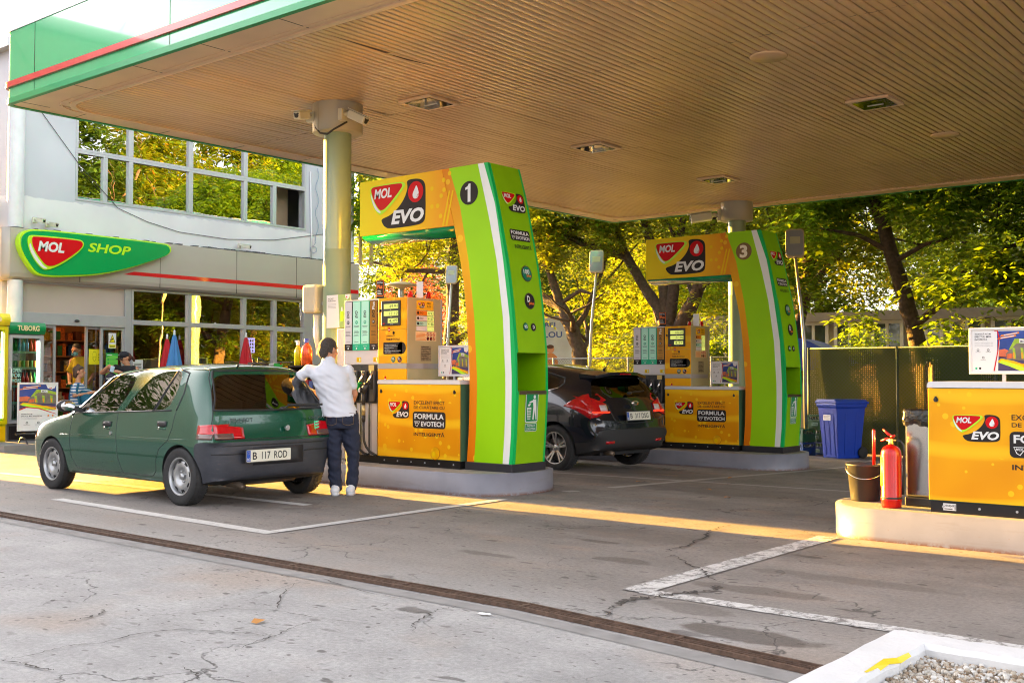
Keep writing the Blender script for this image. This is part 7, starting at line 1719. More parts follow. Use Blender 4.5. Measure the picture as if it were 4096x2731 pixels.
mb = MB(); q = [(1.665, .08, .905), (1.655, .14, .925), (1.648, .5, .918)]; mb.tube(q, .009, 6); mb.ell((1.67, .06, .90), (.025, .04, .022), 10, 6); mb.bar((1.645, .14, .935), (1.642, .58, .93), .012, .022); mb.build('rear_wiper', black, car)
mb = MB(); mb.tube([(1.45, -.42, .20), (1.63, -.42, .195), (1.70, -.42, .18)], .03, 14, cap=False); mb.tube([(1.45, -.42, .20), (1.695, -.42, .18)], .024, 12); mb.tube([(1.2, -.3, .21), (1.4, -.1, .22), (1.4, .4, .22)], .06, 10); mb.build('exhaust', pm('exhaust_steel', (.20, .15, .11), .5, .7, var=.3), car)
mb = MB(); mb.box(-1.5, 1.5, -.5, .5, .20, .24); mb.box(1.0, 1.3, -.62, .62, .22, .30); mb.box(-.8, 1.35, -.64, .64, .24, .27); mb.build('floor_pan', dark, car)
mb = MB(); mb.box(1.05, 1.5, -.5, .5, .80, .815); mb.build('parcel_shelf', pm('shelf_fabric', (.03, .03, .03), .9), car)
for sy in (-.33, .33): seat(car, -.0, sy)
mb = MB(); mb.box(.55, .95, -.58, .58, .30, .46); mb.prism([(.88, .44), (1.0, .44), (1.08, .86), (1.0, .88)], -.58, .58, 'y'); mb.build('rear_bench', MAT['seat_fabric'], car, bevel=.03)
mb = MB(); mb.prism([(-.80, .5), (-.42, .5), (-.45, .78), (-.60, .84), (-.80, .83)], -.66, .66, 'y'); mb.build('dashboard', pm('dash_plastic', (.035, .034, .033), .6), car, bevel=.02)
mb = MB(); pts = [Vector((-.30+.06*math.sin(2*PI*k/20)*-1, -.33+.18*math.cos(2*PI*k/20), .80+.17*math.sin(2*PI*k/20))) for k in range(21)]; mb.tube(pts, .013, 8); mb.tube([(-.45, -.33, .74), (-.31, -.33, .79)], .03, 8); mb.bar((-.30, -.50, .80), (-.30, -.16, .80), .03, .02); mb.build('steering_wheel', black, car)
mb = MB(); mb.cbox((-.12, -.2, 1.17), (.02, .26, .10)); mb.xf(Matrix.Identity(4)); mb.build('sun_visor', pm('visor_brown', (.14, .06, .035), .7), car, bevel=.01)
mb = MB(); mb.tube([(1.06, .18, 1.335), (1.08, .16, 1.36), (1.12, .12, 1.385)], .012, 8); mb.box(1.02, 1.14, .13, .25, 1.335, 1.352); mb.tube([(1.02, .25, 1.345), (1.10, .20, 1.40), (1.16, .26, 1.35)], .008, 6); mb.build('roof_aerial', black, car)
mb = MB(); mb.tube([(1.29, -.2, 1.30), (1.31, -.2, 1.325)], .012, 8); mb.build('washer_jet', black, car)

# ---- dark five door hatchback
def focus():
    cx, cy = -10.22, 12.85
    r = empty('parked_car', (cx, cy, gz(12.6)-.005), R(-4.5), 'dark grey modern hatchback with large red rear lamps, number B 317 DSG', 'car')
    ys = lambda w=1., b=.80, t=.585: [0, .42, .73, .85*w, .885*w, .905*w, .91*w, .895*w, b, t, .88*t, .508*t, 0]
    zs = lambda belt, top, roof: [.20, .20, .20, .235, .40, .58, .70, .82, belt, top, roof-.04, roof-.008, roof]
    st = []
    st.append(ST([-2.12, -2.15, -2.15, -2.18, -2.2, -2.2, -2.17, -2.12, -2.05, -2.0, -1.96, -1.96, -1.96], [0, .35, .61, .70, .74, .75, .75, .73, .70, .65, .60, .346, 0], [.22, .22, .22, .26, .38, .50, .58, .66, .72, .75, .77, .79, .79]))
    st.append(ST([-1.85]*13, [0, .42, .73, .82, .85, .865, .865, .85, .81, .76, .68, .392, 0], [.20, .20, .20, .235, .40, .56, .66, .74, .81, .84, .86, .88, .885]))
    st.append(ST([-1.4]*13, ys(1, .84, .76), [.20, .20, .20, .235, .40, .58, .70, .80, .89, .92, .94, .96, .97]))
    st.append(ST([-1.0]*9+[-.95, -1.0, -1.08, -1.1], ys(1, .84, .72), [.20, .20, .20, .235, .40, .58, .70, .82, .95, .98, 1.0, 1.02, 1.03]))
    st.append(ST([-.8]*9+[-.2, -.15, -.25, -.28], ys(), zs(.97, 1.30, 1.42)))
    for xl, xt, bz, tz, rz in ((.05, .1, 1.0, 1.37, 1.47), (.12, .18, 1.0, 1.37, 1.475), (.80, .80, 1.03, 1.355, 1.47), (.84, .84, 1.035, 1.35, 1.468)): st.append(ST(X(xl, xt), ys(), zs(bz, tz, rz)))
    st.append(ST([1.32]*9+[1.22]*4, ys(1, .80, .60), zs(1.13, 1.26, 1.425)))
    st.append(ST([1.70]*8+[1.62]+[1.50]*4, ys(1., .79, .585), zs(1.11, 1.26, 1.39)))
    st.append(ST([1.92, 1.95, 1.95, 1.98, 2.0, 2.0, 1.98, 1.94, 1.86, 1.68, 1.64, 1.64, 1.64], [0, .40, .69, .76, .79, .80, .80, .79, .74, .565, .50, .288, 0], [.30, .30, .30, .32, .42, .58, .70, .80, 1.0, 1.27, 1.335, 1.345, 1.35]))
    def tg(i, j, cap):
        if cap == 'r': return 5 if j == 8 else (8 if j <= 4 else (10 if j in (6, 7) else 0))
        if cap == 'f': return 9 if j <= 4 else 0
        if j <= 2: return 13
        if i == 3: return 1 if j >= 10 else 0
        if i <= 2: return 11 if j >= 9 else 0
        if j == 8 and i in (4, 6, 8): return {4: 2, 6: 3, 8: 4}[i]
        if i == 4 and 3 <= j <= 7: return 6
        if i in (5,) and 3 <= j <= 7: return 6
        if i == 6 and 3 <= j <= 7: return 7
        if i >= 10 and j <= 3: return 8
        if j == 3 and 3 <= i <= 9: return 8
        return 0
    body = car_body(st, tg, TAGM, None, None, {'f': .12, 'r': .06}, [(-1.32, .33, .355, .56), (1.32, .33, .355, .56)], 3, .5)
    pt = pm('charcoal_car_paint', (.012, .015, .024), .2, .4, var=.05, coat=1.)
    tree = bvh_of(body); dg = glass('car_dark_glass', (.10, .09, .08), .10, .006)
    parts = split_by_mat(body, [('body_shell', pt), ('windscreen', wgl), ('side_window', dg), ('side_window', dg), ('side_window', dg), ('rear_window', dg), ('front_door', pt), ('rear_door', pt), ('lower_bumper', pm('bumper_black', (.018, .018, .02), .55)), ('front_bumper', MAT['bumper_black'] if 'bumper_black' in MAT else black), ('tailgate', pt), ('bonnet', pt), ('pillar_trim', black), ('underbody', dark)], r, None)
    bpy.data.objects.remove(body)
    for wx in (-1.32, 1.32):
        for sd_ in (-1, 1): wheel(r, wx, sd_*.80, .318, .205, 'alloy', sd_)
    lr = MAT['lamp_red']; lm = pm('lamp_bright', (.85, .03, .01), .1, emis=.15, coat=1., var=.1); lw = pm('lamp_white', (.62, .55, .55), .15, coat=1.)
    for s_ in (-1, 1):
        D_ = (0, -s_, 0); y = s_*1.4
        L = empty('tail_light', (0, 0, 0)); L.parent = r
        # rear face part, narrowing inwards; side part, a wedge running forwards
        patch(tree, [[(2.8, s_*(.80-.28*i/8), (1.02-.10*(i/8))*(1-j/5)+(.74+.10*(i/8)**1.5)*(j/5)) for i in range(9)] for j in range(6)], (-1, 0, 0), .012, lr, 'lens_red', L)
        patch(tree, [[(2.8, s_*(.66-.13*i/4), .90*(1-j/2)+.82*(j/2)) for i in range(5)] for j in range(3)], (-1, 0, 0), .016, lw, 'lens_clear', L)
        patch(tree, [[(2.8, s_*(.78-.28*i/6), .815*(1-j/2)+.795*(j/2)) for i in range(7)] for j in range(3)], (-1, 0, 0), .018, lm, 'brake_light', L)
        patch(tree, [[(1.48+.42*(i/7), y, (.90+.15*min(1, (i/7)*1.6))*(1-j/4)+(.885-.16*(i/7)**1.6)*(j/4)) for i in range(8)] for j in range(5)], D_, .010, lr, 'lens_red', L)
        seam_line(tree, [(-.8, y, .9), (-.85, y, .5), (-.7, y, .3), (.05, y, .28), (.10, y, 1.0)], D_, parts['front_door'][0 if s_ < 0 else 1])
        seam_line(tree, [(.1, y, .28), (.85, y, .3), (.95, y, .62), (1.12, y, .85), (1.15, y, 1.12)], D_, parts['rear_door'][0 if s_ < 0 else 1])
        seam_line(tree, [(-.75, y, .985), (.1, y, 1.0), (.82, y, 1.03), (1.05, y, 1.075), (1.30, y, 1.14)], D_, r, 'chrome_strip', .008, chrome)
        seam_line(tree, [(-.3, y, 1.30), (.1, y, 1.385), (.82, y, 1.375), (1.28, y, 1.27), (1.34, y, 1.19), (1.29, y, 1.13)], D_, r, 'window_seal', .010)
        seam_line(tree, [(-.6, y, .80), (.9, y, .83), (1.3, y, .87)], D_, r, 'body_crease', .006, pt, off=-.004)
        patch(tree, [[(.60+.16*i/3, y, .90-.03*j/2) for i in range(4)] for j in range(3)], D_, .018, pt, 'handle', parts['rear_door'][0 if s_ < 0 else 1])
        patch(tree, [[(2.8, s_*(.62-.16*i/3), .425-.035*j/2) for i in range(4)] for j in range(3)], (-1, 0, 0), .006, lr, 'reflector', r)
        patch(tree, [[(-2.8, s_*(.72-.3*i/4), .72-.12*j/2) for i in range(5)] for j in range(3)], (1, 0, 0), .008, MAT['headlamp_glass'], 'headlight', r)
        mb = MB(); mb.ell((-.62, s_*1.0, 1.04), (.07, .11, .075), 12, 8); mb.build('door_mirror', pt, r)
        seam_line(tree, [(2.8, s_*.50, .93), (2.8, s_*.44, .72), (2.8, s_*.40, .665)], (-1, 0, 0), parts['tailgate'][0], 'tailgate_seam', .006)
    seam_line(tree, [(2.8, -.40, .665), (2.8, 0, .655), (2.8, .40, .665)], (-1, 0, 0), parts['tailgate'][0], 'tailgate_seam', .007)
    seam_line(tree, [(2.8, -.77, .60), (2.8, -.4, .585), (2.8, 0, .58), (2.8, .4, .585), (2.8, .77, .60)], (-1, 0, 0), r, 'body_crease', .009, pt, off=-.005)
    # spoiler
    mb = MB(); pts = [(1.52, .60, 1.33), (1.52, .3, 1.378), (1.52, 0, 1.39), (1.52, -.3, 1.378), (1.52, -.60, 1.33)]
    back = [(1.79, .56, 1.30), (1.84, .3, 1.345), (1.86, 0, 1.355), (1.84, -.3, 1.345), (1.79, -.56, 1.30)]; n = 5
    vs = pts+back+[(x-.01, y_, z-.045) for x, y_, z in back]+[(x, y_, z-.06) for x, y_, z in pts]
    fs = [(k, k+1, n+k+1, n+k) for k in range(4)]+[(n+k, n+k+1, 2*n+k+1, 2*n+k) for k in range(4)]+[(2*n+k, 2*n+k+1, 3*n+k+1, 3*n+k) for k in range(4)]+[(0, n, 2*n, 3*n), (4, 9, 14, 19)]
    mb.add(vs, fs, 0, False); mb.build('roof_spoiler', pt, r, bevel=.008)
    mb = MB(); mb.box(1.85, 1.862, -.12, .12, 1.315, 1.33); mb.build('high_brake_light', lr, r)
    plate(r, Matrix.Translation((2.085, 0.0, .755)) @ Matrix.Rotation(R(90), 4, 'Z') @ Matrix.Rotation(R(-8), 4, 'X'), .52, .112, ('B', '317', 'DSG'))
    mb = MB(); mb.lathe([(0, .0), (.04, .0), (.075, -.004), (.075, -.012)], 24, (2.03, 0, .925), 'x'); mb.v = [(x, y_, .925+(z-.925)*.5) for x, y_, z in mb.v]; mb.build('badge', chrome, parts['tailgate'][0])
    d = Decal((2.075, -.30, .66), (0, 1, 0), (-.1, 0, 1), .004); d.text('FOCUS', -.1, 0, .06, .03, chrome, 1, .02, .2); d.build('lettering', parts['tailgate'][0])
    mb = MB(); mb.tube([(1.9, .0, 1.07), (1.92, .08, 1.075), (1.90, .36, 1.09)], .011, 6); mb.ell((1.92, 0, 1.06), (.03, .05, .025), 10, 6); mb.build('rear_wiper', black, r)
    mb = MB(); mb.tube([(1.55, -.1, 1.385), (1.60, -.1, 1.42), (1.75, -.1, 1.72)], [.02, .006, .002], 6); mb.build('roof_aerial', black, r)
    mb = MB(); mb.tube([(1.6, -.45, .27), (1.93, -.45, .26), (2.0, -.45, .25)], .032, 12); mb.build('exhaust', MAT['exhaust_steel'], r)
    mb = MB(); mb.box(-1.9, 1.85, -.55, .55, .22, .26); mb.build('floor_pan', dark, r)
    for sy in (-.38, .38): seat(r, -.1, sy)
    mb = MB(); mb.prism([(.75, .5), (.95, .5), (1.1, 1.08), (1.0, 1.1)], -.6, .6, 'y'); mb.build('rear_bench', MAT['seat_fabric'], r, bevel=.03)
focus()
# ------------------------------------------------------------------ people
RG = Vector((math.cos(AZ), math.sin(AZ), 0)); FH = Vector((-math.sin(AZ), math.cos(AZ), 0))
def fP(p): return RG*p[0]+FH*p[1]+Vector((0, 0, p[2]))
def prim_mesh(prims):
    mb = MB()
    for q in prims:
        if q[0] == 't':
            pts = [fP(p) for p in q[1]]; rr_ = q[2]; mb.tube(pts, rr_, 12)
            for p, r_ in zip(pts, rr_): mb.ell(p, (r_, r_, r_), 12, 8)
        elif q[0] == 'e':
            rot = Matrix.Rotation(AZ+(q[3] if len(q) > 3 else 0), 3, 'Z')
            if len(q) > 4: rot = rot @ Matrix.Rotation(q[4], 3, 'X')
            mb.ell(fP(q[1]), q[2], 20, 14, rot=rot)
        elif q[0] == 'l':
            n = 20; vs = []
            for (c, hw, hd, yaw) in q[1]:
                for k in range(n):
                    a = 2*PI*k/n; x, y = hw*math.copysign(abs(math.cos(a))**.85, math.cos(a)), hd*math.copysign(abs(math.sin(a))**.85, math.sin(a))
                    vs.append(fP((c[0]+x*math.cos(yaw)-y*math.sin(yaw), c[1]+x*math.sin(yaw)+y*math.cos(yaw), c[2])))
            m_ = len(q[1]); fs = [(j*n+k, j*n+(k+1) % n, (j+1)*n+(k+1) % n, (j+1)*n+k) for j in range(m_-1) for k in range(n)]+[tuple(range(n))[::-1], tuple((m_-1)*n+k for k in range(n))]
            mb.add(vs, fs, 0, True)
    return mb
def flesh(name, prims, mt, parent, voxel=.012, sm=6, keep=None, folds=0.):
    o = prim_mesh(prims).build(name, mt, parent, fixn=True)
    r = o.modifiers.new('r', 'REMESH'); r.mode = 'VOXEL'; r.voxel_size = voxel
    s = o.modifiers.new('s', 'SMOOTH'); s.iterations = sm; s.factor = .5
    pl = o.parent.location.copy() if o.parent else None
    evald(o)
    if not o.data.materials: o.data.materials.append(mt)
    me = o.data
    if folds:
        for v in me.vertices:
            n_ = mnoise.noise(Vector((v.co.x*9, v.co.y*9, v.co.z*22+v.co.x*14)))
            v.co += v.normal*n_*folds
    me.polygons.foreach_set('use_smooth', [True]*len(me.polygons)); me.update()
    return o
def hand(c, d, up, s=1., curl=.6, thumb=1):
    """palm + five fingers as prims; c wrist, d pointing direction, up = back of hand normal (all in u,f,z)"""
    c = Vector(c); d = Vector(d).normalized(); up = Vector(up).normalized(); sd_ = d.cross(up).normalized()
    out = [('t', [tuple(c), tuple(c+d*.045*s), tuple(c+d*.08*s)], [.026*s, .034*s, .030*s])]
    for k, (o_, L) in enumerate(((-.027, .062), (-.009, .075), (.009, .07), (.026, .055))):
        b = c+d*.078*s+sd_*o_*s; q = [b]
        dd = d.copy()
        for seg in range(3): dd = (dd-up*curl*(.35+.2*seg)).normalized(); q.append(q[-1]+dd*L*s/3*(1.15-.15*seg))
        out.append(('t', [tuple(p) for p in q], [.0095*s, .009*s, .0085*s, .007*s]))
    b = c+d*.03*s+sd_*-.03*thumb*s; q = [b, b+(d*.6-sd_*thumb-up*.3).normalized()*.03*s, b+(d*.9-sd_*thumb*.8-up*.5).normalized()*.058*s]
    out.append(('t', [tuple(p) for p in q], [.012*s, .0105*s, .009*s]))
    return out
def head(c, s, yaw, pitch=0.):
    """prims of a head: skull, jaw, nose, ears. yaw 0 looks away from the camera (+f)"""
    def q(x, y, z):
        y2 = y*math.cos(pitch)+z*math.sin(pitch); z2 = z*math.cos(pitch)-y*math.sin(pitch)
        return (c[0]+s*(x*math.cos(yaw)-y2*math.sin(yaw)), c[1]+s*(x*math.sin(yaw)+y2*math.cos(yaw)), c[2]+s*z2)
    return [('e', q(0, -.01, .02), (.075*s, .095*s, .098*s), yaw), ('e', q(0, .03, -.05), (.055*s, .06*s, .065*s), yaw), ('e', q(0, .045, -.095), (.03*s, .03*s, .02*s), yaw),
            ('t', [q(0, .088, .02), q(0, .112, -.02)], [.010*s, .014*s]), ('e', q(0, .082, -.062), (.024*s, .014*s, .010*s), yaw), ('t', [q(-.04, .075, .035), q(.04, .075, .035)], [.012*s, .012*s]),
            ('e', q(.078, -.005, .0), (.010*s, .018*s, .032*s), yaw), ('e', q(-.078, -.005, .0), (.010*s, .018*s, .032*s), yaw)], q
def face(q, s, yaw, parent):
    mb = MB()
    for x in (-.032, .032): mb.ell(fP(q(x, .083, .012)), (.013*s, .008*s, .007*s), 10, 6, rot=Matrix.Rotation(AZ+yaw, 3, 'Z'))
    mb.build('eye', pm('eye_dark', (.02, .014, .01), .2), parent)
    mb = MB(); mb.tube([fP(q(x, .088-.01*abs(x)/.03, .036)) for x in (-.05, -.032, -.015)], .0045*s, 6); mb.tube([fP(q(x, .088-.01*abs(x)/.03, .036)) for x in (.05, .032, .015)], .0045*s, 6); mb.build('eyebrow', haird, parent)
    mb = MB(); mb.ell(fP(q(0, .094, -.062)), (.022*s, .005*s, .006*s), 10, 6, rot=Matrix.Rotation(AZ+yaw, 3, 'Z')); mb.build('mouth', pm('lips', (.38, .10, .08), .5), parent)
denim = pm('dark_denim', (.012, .017, .038), .85, var=.35, scale=10, bump=.2, bscale=200)
# the man in the white polo, leaning on the green car
mp = empty('person', (-8.40, 7.52, 0), label='man from behind in white polo and dark jeans, one elbow on the green car', cat='person')
hp, hq = head((-.148, .03, 1.475), 1.05, R(-38), R(6))
sh_l, el_l, wr_l = (-.335, .0, 1.268), (-.515, .03, 1.165), (-.37, .17, 1.07)
sh_r, el_r, wr_r = (.05, .05, 1.27), (.10, .14, 1.03), (.06, .36, .96)
bp = hp+[('t', [(-.14, .0, 1.33), (-.145, .02, 1.42)], [.062, .056]), ('l', [((-.03, .03, .74), .15, .10, 0), ((-.07, .03, .95), .14, .09, 0), ((-.135, .02, 1.2), .17, .09, 0), ((-.14, .01, 1.31), .08, .06, 0)])]
bp += [('t', [sh_l, el_l], [.052, .042]), ('t', [el_l, wr_l], [.043, .028]), ('t', [sh_r, el_r], [.052, .042]), ('t', [el_r, wr_r], [.042, .028])]
bp += hand(wr_l, (.55, .45, -.45), (-.3, .2, .9), 1., .7, -1)+hand(wr_r, (-.3, .9, -.1), (.2, 0, 1), 1., .6, 1)
bp += [('t', [(-.09, .03, .74), (-.08, .02, .40), (-.06, .03, .09)], [.075, .05, .038]), ('t', [(.06, .03, .74), (.105, .05, .41), (.09, .07, .09)], [.075, .05, .038])]
flesh('body', bp, skin, mp, .0075, 5)
hr = [('e', (hp[0][1][0], hp[0][1][1]-.008, hp[0][1][2]+.016), (.0815, .101, .097), R(-38)), ('e', hq(0, -.07, -.02), (.066, .045, .07), R(-38)), ('e', hq(.066, -.02, .01), (.02, .035, .04), R(-38))]
flesh('hair', hr, pm('greying_hair', (.055, .042, .034), .75, var=.5, scale=70, bump=.8, bscale=160), mp, .007, 2, folds=.003)
shirt = [('l', [((-.045, .03, .80), .205, .135, 0), ((-.045, .03, .86), .195, .13, 0), ((-.07, .03, .98), .175, .125, 0), ((-.105, .02, 1.12), .19, .125, R(3)), ((-.135, .01, 1.22), .205, .12, R(4)), ((-.14, .01, 1.285), .165, .10, R(4)), ((-.142, .01, 1.335), .085, .075, 0)]),
         ('t', [(-.26, .01, 1.245), sh_l, (-.44, .02, 1.205)], [.078, .066, .058]), ('t', [(.0, .03, 1.25), sh_r, (.085, .10, 1.12)], [.07, .066, .056]), ('t', [(-.144, .005, 1.335), (-.146, .01, 1.375)], [.074, .068])]
flesh('polo_shirt', shirt, pm('white_cotton', (.62, .63, .68), .85, var=.03, bump=.1, bscale=250), mp, .010, 4, folds=.014)
jeans = [('l', [((-.035, .03, .93), .155, .11, 0), ((-.02, .03, .86), .17, .12, 0), ((-.01, .03, .76), .178, .13, 0), ((-.005, .03, .68), .165, .12, 0)]),
         ('t', [(-.095, .03, .72), (-.095, .02, .55), (-.08, .02, .38), (-.075, .03, .2), (-.055, .03, .085)], [.098, .088, .072, .066, .062]),
         ('t', [(.075, .03, .72), (.095, .04, .55), (.105, .05, .40), (.10, .06, .2), (.088, .07, .085)], [.098, .088, .072, .066, .062])]
jo = flesh('jeans', jeans, denim, mp, .010, 3, folds=.014)
tr_ = bvh_of(jo)
st_m = pm('jeans_stitch', (.16, .10, .04), .8)
for s_ in (-1, 1):
    cx = -.01+s_*.085
    def jl(pts):
        q = cast_line(tr_, [tuple(fP((a, -.6, z))) for a, z in dens([(p[0], p[1], 0) for p in pts], 5) for a, z in [(a, z)]] if 0 else [tuple(fP((p[0], -.6, p[1]))) for p in [tuple(Vector(a).lerp(Vector(b), k/5)) for a, b in zip(pts[:-1], pts[1:]) for k in range(5)]+[pts[-1]]], FH, .001)
        if len(q) > 1: mb = MB(); mb.tube(q, .0022, 5); mb.build('pocket_stitch', st_m, jo)
    jl([(cx-.055, .84), (cx+.055, .84), (cx+.05, .73), (cx, .715), (cx-.05, .73), (cx-.055, .84)])
sho = pm('shoe_white', (.62, .62, .64), .6, var=.1)
for cx, f0, yw in ((-.06, .02, .0), (.09, .06, .05)):
    s1 = flesh('shoe', [('t', [(cx-.005, f0-.05, .055), (cx-.01, f0+.06, .05), (cx-.03, f0+.17, .04)], [.048, .046, .038]), ('t', [(cx, f0-.03, .075), (cx, f0-.01, .10)], [.045, .042])], sho, mp, .009, 3)
    mb = prim_mesh([('l', [((cx-.012, f0+.05, .002), .047, .145, R(6)), ((cx-.012, f0+.05, .028), .050, .15, R(6))])]); mb.build('sole', pm('shoe_sole', (.55, .55, .56), .6), s1)
# the child with the striped shirt
STR = NT('blue_white_stripes'); zz = STR.xyz()[2]; w_ = STR.math('FRACT', STR.math('MULTIPLY', zz, 19.)); STR.set(STR.b.inputs['Base Color'], STR.mix(STR.math('GREATER_THAN', w_, .5), (.60, .62, .66), (.05, .15, .36))); STR.b.inputs['Roughness'].default_value = .85
kp = empty('person', (-18.05, 10.02, .10), label='child in a blue and white striped t-shirt hugging a teal backpack outside the shop', cat='person')
z = -.10
kh, kq = head((.0, .0, 1.275+z), .90, R(-80), R(0))
wk = (.27, -.06, .935+z)
kb = kh+[('t', [(-.02, .0, 1.08+z), (-.01, 0, 1.2+z)], [.045, .042]), ('l', [((-.02, 0, .56+z), .10, .10, 0), ((-.03, 0, .8+z), .09, .10, 0), ((-.03, 0, 1.03+z), .08, .11, 0), ((-.02, 0, 1.09+z), .05, .05, 0)])]
kb += [('t', [(-.03, -.12, 1.02+z), (-.02, -.16, .86+z), (.24, -.08, .915+z)], [.038, .033, .024]), ('t', [(.0, .12, 1.02+z), (.05, .15, .86+z), (.25, .05, .91+z)], [.038, .033, .024])]
kb += hand((.24, -.08, .915+z), (1, .25, .2), (0, -.6, .8), .78, .5, 1)+hand((.25, .05, .91+z), (1, -.3, .1), (0, .4, .9), .78, .5, -1)
kb += [('t', [(-.03, -.05, .55+z), (-.01, -.05, .30+z), (-.02, -.05, .05)], [.055, .04, .03]), ('t', [(-.03, .06, .55+z), (.0, .06, .30+z), (-.01, .06, .05)], [.055, .04, .03])]
bo = flesh('body', kb, skin, kp, .007, 4)
face(kq, .9, R(-80), kp)
flesh('hair', [('e', kq(0, -.03, .03), (.078, .088, .09), R(-80)), ('e', kq(0, -.065, -.04), (.07, .05, .075), R(-80)), ('e', kq(-.0, .02, .08), (.066, .06, .035), R(-80)), ('e', kq(0, -.02, .125), (.03, .03, .03), 0)], pm('brown_hair', (.075, .038, .022), .6, var=.3, scale=50, bump=.4), kp, .007, 2, folds=.005)
flesh('striped_shirt', [('l', [((-.03, 0, .60+z), .125, .125, 0), ((-.035, 0, .8+z), .108, .125, 0), ((-.035, 0, .98+z), .10, .135, 0), ((-.025, 0, 1.055+z), .075, .11, 0), ((-.02, 0, 1.09+z), .052, .055, 0)]), ('t', [(-.03, -.10, 1.02+z), (-.025, -.145, .93+z)], [.055, .052]), ('t', [(-.0, .10, 1.02+z), (.03, .14, .92+z)], [.055, .052])], STR.m, kp, .010, 3, folds=.005)
flesh('trousers', [('l', [((-.03, 0, .61+z), .11, .115, 0), ((-.03, 0, .50+z), .11, .12, 0)]), ('t', [(-.03, -.05, .52+z), (-.02, -.05, .28+z), (-.02, -.05, .12)], [.065, .052, .045]), ('t', [(-.03, .06, .52+z), (.0, .06, .28+z), (-.01, .06, .12)], [.065, .052, .045])], denim, kp, .011, 3)
for f0 in (-.05, .06): flesh('shoe', [('t', [(-.05, f0, .035), (.09, f0, .03)], [.034, .03])], sho, kp, .009, 2)
bk = empty('backpack', kp.location+Vector((0, 0, .83+z)), label='teal backpack held in the arms of the child', cat='backpack')
tm = pm('teal_fabric', (.005, .10, .18), .75, var=.15, scale=12)
flesh('bag', [('e', (.135, -.02, .01), (.135, .12, .155), 0), ('e', (.16, -.03, -.06), (.12, .12, .10), 0)], tm, bk, .011, 3, folds=.006)
mb = MB(); mb.tube([fP((.02+.26*k/8, -.135+.03*math.sin(k), .105+.03*math.sin(PI*k/8))) for k in range(9)], .006, 6); mb.build('zip', whitem, bk)
flesh('strap', [('t', [(.04, -.13, .24), (.02, -.15, .12), (.05, -.14, .0), (.06, -.12, -.1)], [.020, .022, .022, .02]), ('t', [(-.10, -.08, .22), (-.13, -.09, 0), (-.10, -.10, -.2)], [.016, .016, .016])], tm, bk, .010, 1)
# the masked man in the yellow t-shirt
yp = empty('person', (-19.75, 10.98, .10), label='man in a mustard yellow t-shirt and blue face mask standing in the shop doorway', cat='person')
yh, yq = head((-.075, 0, 1.59), 1.05, R(165), R(14))
yb2 = yh+[('t', [(-.03, .02, 1.44), (-.06, .01, 1.53)], [.062, .058]), ('l', [((.04, .03, .85), .15, .10, 0), ((.04, .03, 1.1), .16, .10, 0), ((.03, .03, 1.38), .17, .10, 0), ((.0, .02, 1.46), .08, .06, 0)]),
      ('t', [(.215, .03, 1.40), (.27, .02, 1.15), (.22, -.14, .98)], [.052, .045, .03]), ('t', [(-.16, .03, 1.40), (-.21, .02, 1.15), (-.15, -.12, .97)], [.052, .045, .03])]
yb2 += hand((.22, -.14, .98), (-.4, -.9, 0), (.3, 0, 1), 1., .5, 1)+hand((-.15, -.12, .97), (.4, -.9, 0), (-.3, 0, 1), 1., .5, -1)
yb2 += [('t', [(-.05, .03, .85), (-.06, .0, .45), (-.06, .03, .08)], [.08, .055, .04]), ('t', [(.12, .03, .85), (.13, .0, .45), (.13, .03, .08)], [.08, .055, .04])]
flesh('body', yb2, skin, yp, .008, 4); face(yq, 1.05, R(165), yp)
flesh('hair', [('e', yq(0, -.025, .045), (.083, .098, .092), R(165))], haird, yp, .008, 1, folds=.003)
flesh('face_mask', [('e', yq(0, .055, -.045), (.062, .062, .05), R(165))], pm('mask_blue', (.16, .52, .66), .7), yp, .008, 1)
mb = MB(); mb.tube([fP(yq(.055, .06, -.02)), fP(yq(.082, .0, .01))], .003, 5); mb.tube([fP(yq(-.055, .06, -.02)), fP(yq(-.082, .0, .01))], .003, 5); mb.build('mask_loop', whitem, yp)
flesh('tshirt', [('l', [((.04, .03, .82), .195, .135, 0), ((.04, .03, 1.1), .19, .135, 0), ((.03, .03, 1.3), .205, .13, 0), ((.02, .03, 1.42), .16, .10, 0), ((-.01, .02, 1.475), .08, .075, 0)]), ('t', [(.16, .03, 1.39), (.25, .02, 1.22)], [.075, .07]), ('t', [(-.11, .03, 1.39), (-.195, .02, 1.22)], [.075, .07])], pm('mustard_cotton', (.44, .34, .015), .85, var=.06), yp, .011, 4, folds=.006)
flesh('trousers', [('l', [((.04, .03, .9), .165, .12, 0), ((.04, .03, .78), .175, .13, 0)]), ('t', [(-.05, .03, .82), (-.06, .0, .45), (-.06, .03, .1)], [.1, .075, .065]), ('t', [(.12, .03, .82), (.13, .0, .45), (.13, .03, .1)], [.1, .075, .065])], denim, yp, .012, 3)
for cx in (-.06, .13): flesh('shoe', [('t', [(cx, .04, .04), (cx, -.12, .035)], [.045, .04])], black, yp, .01, 2)
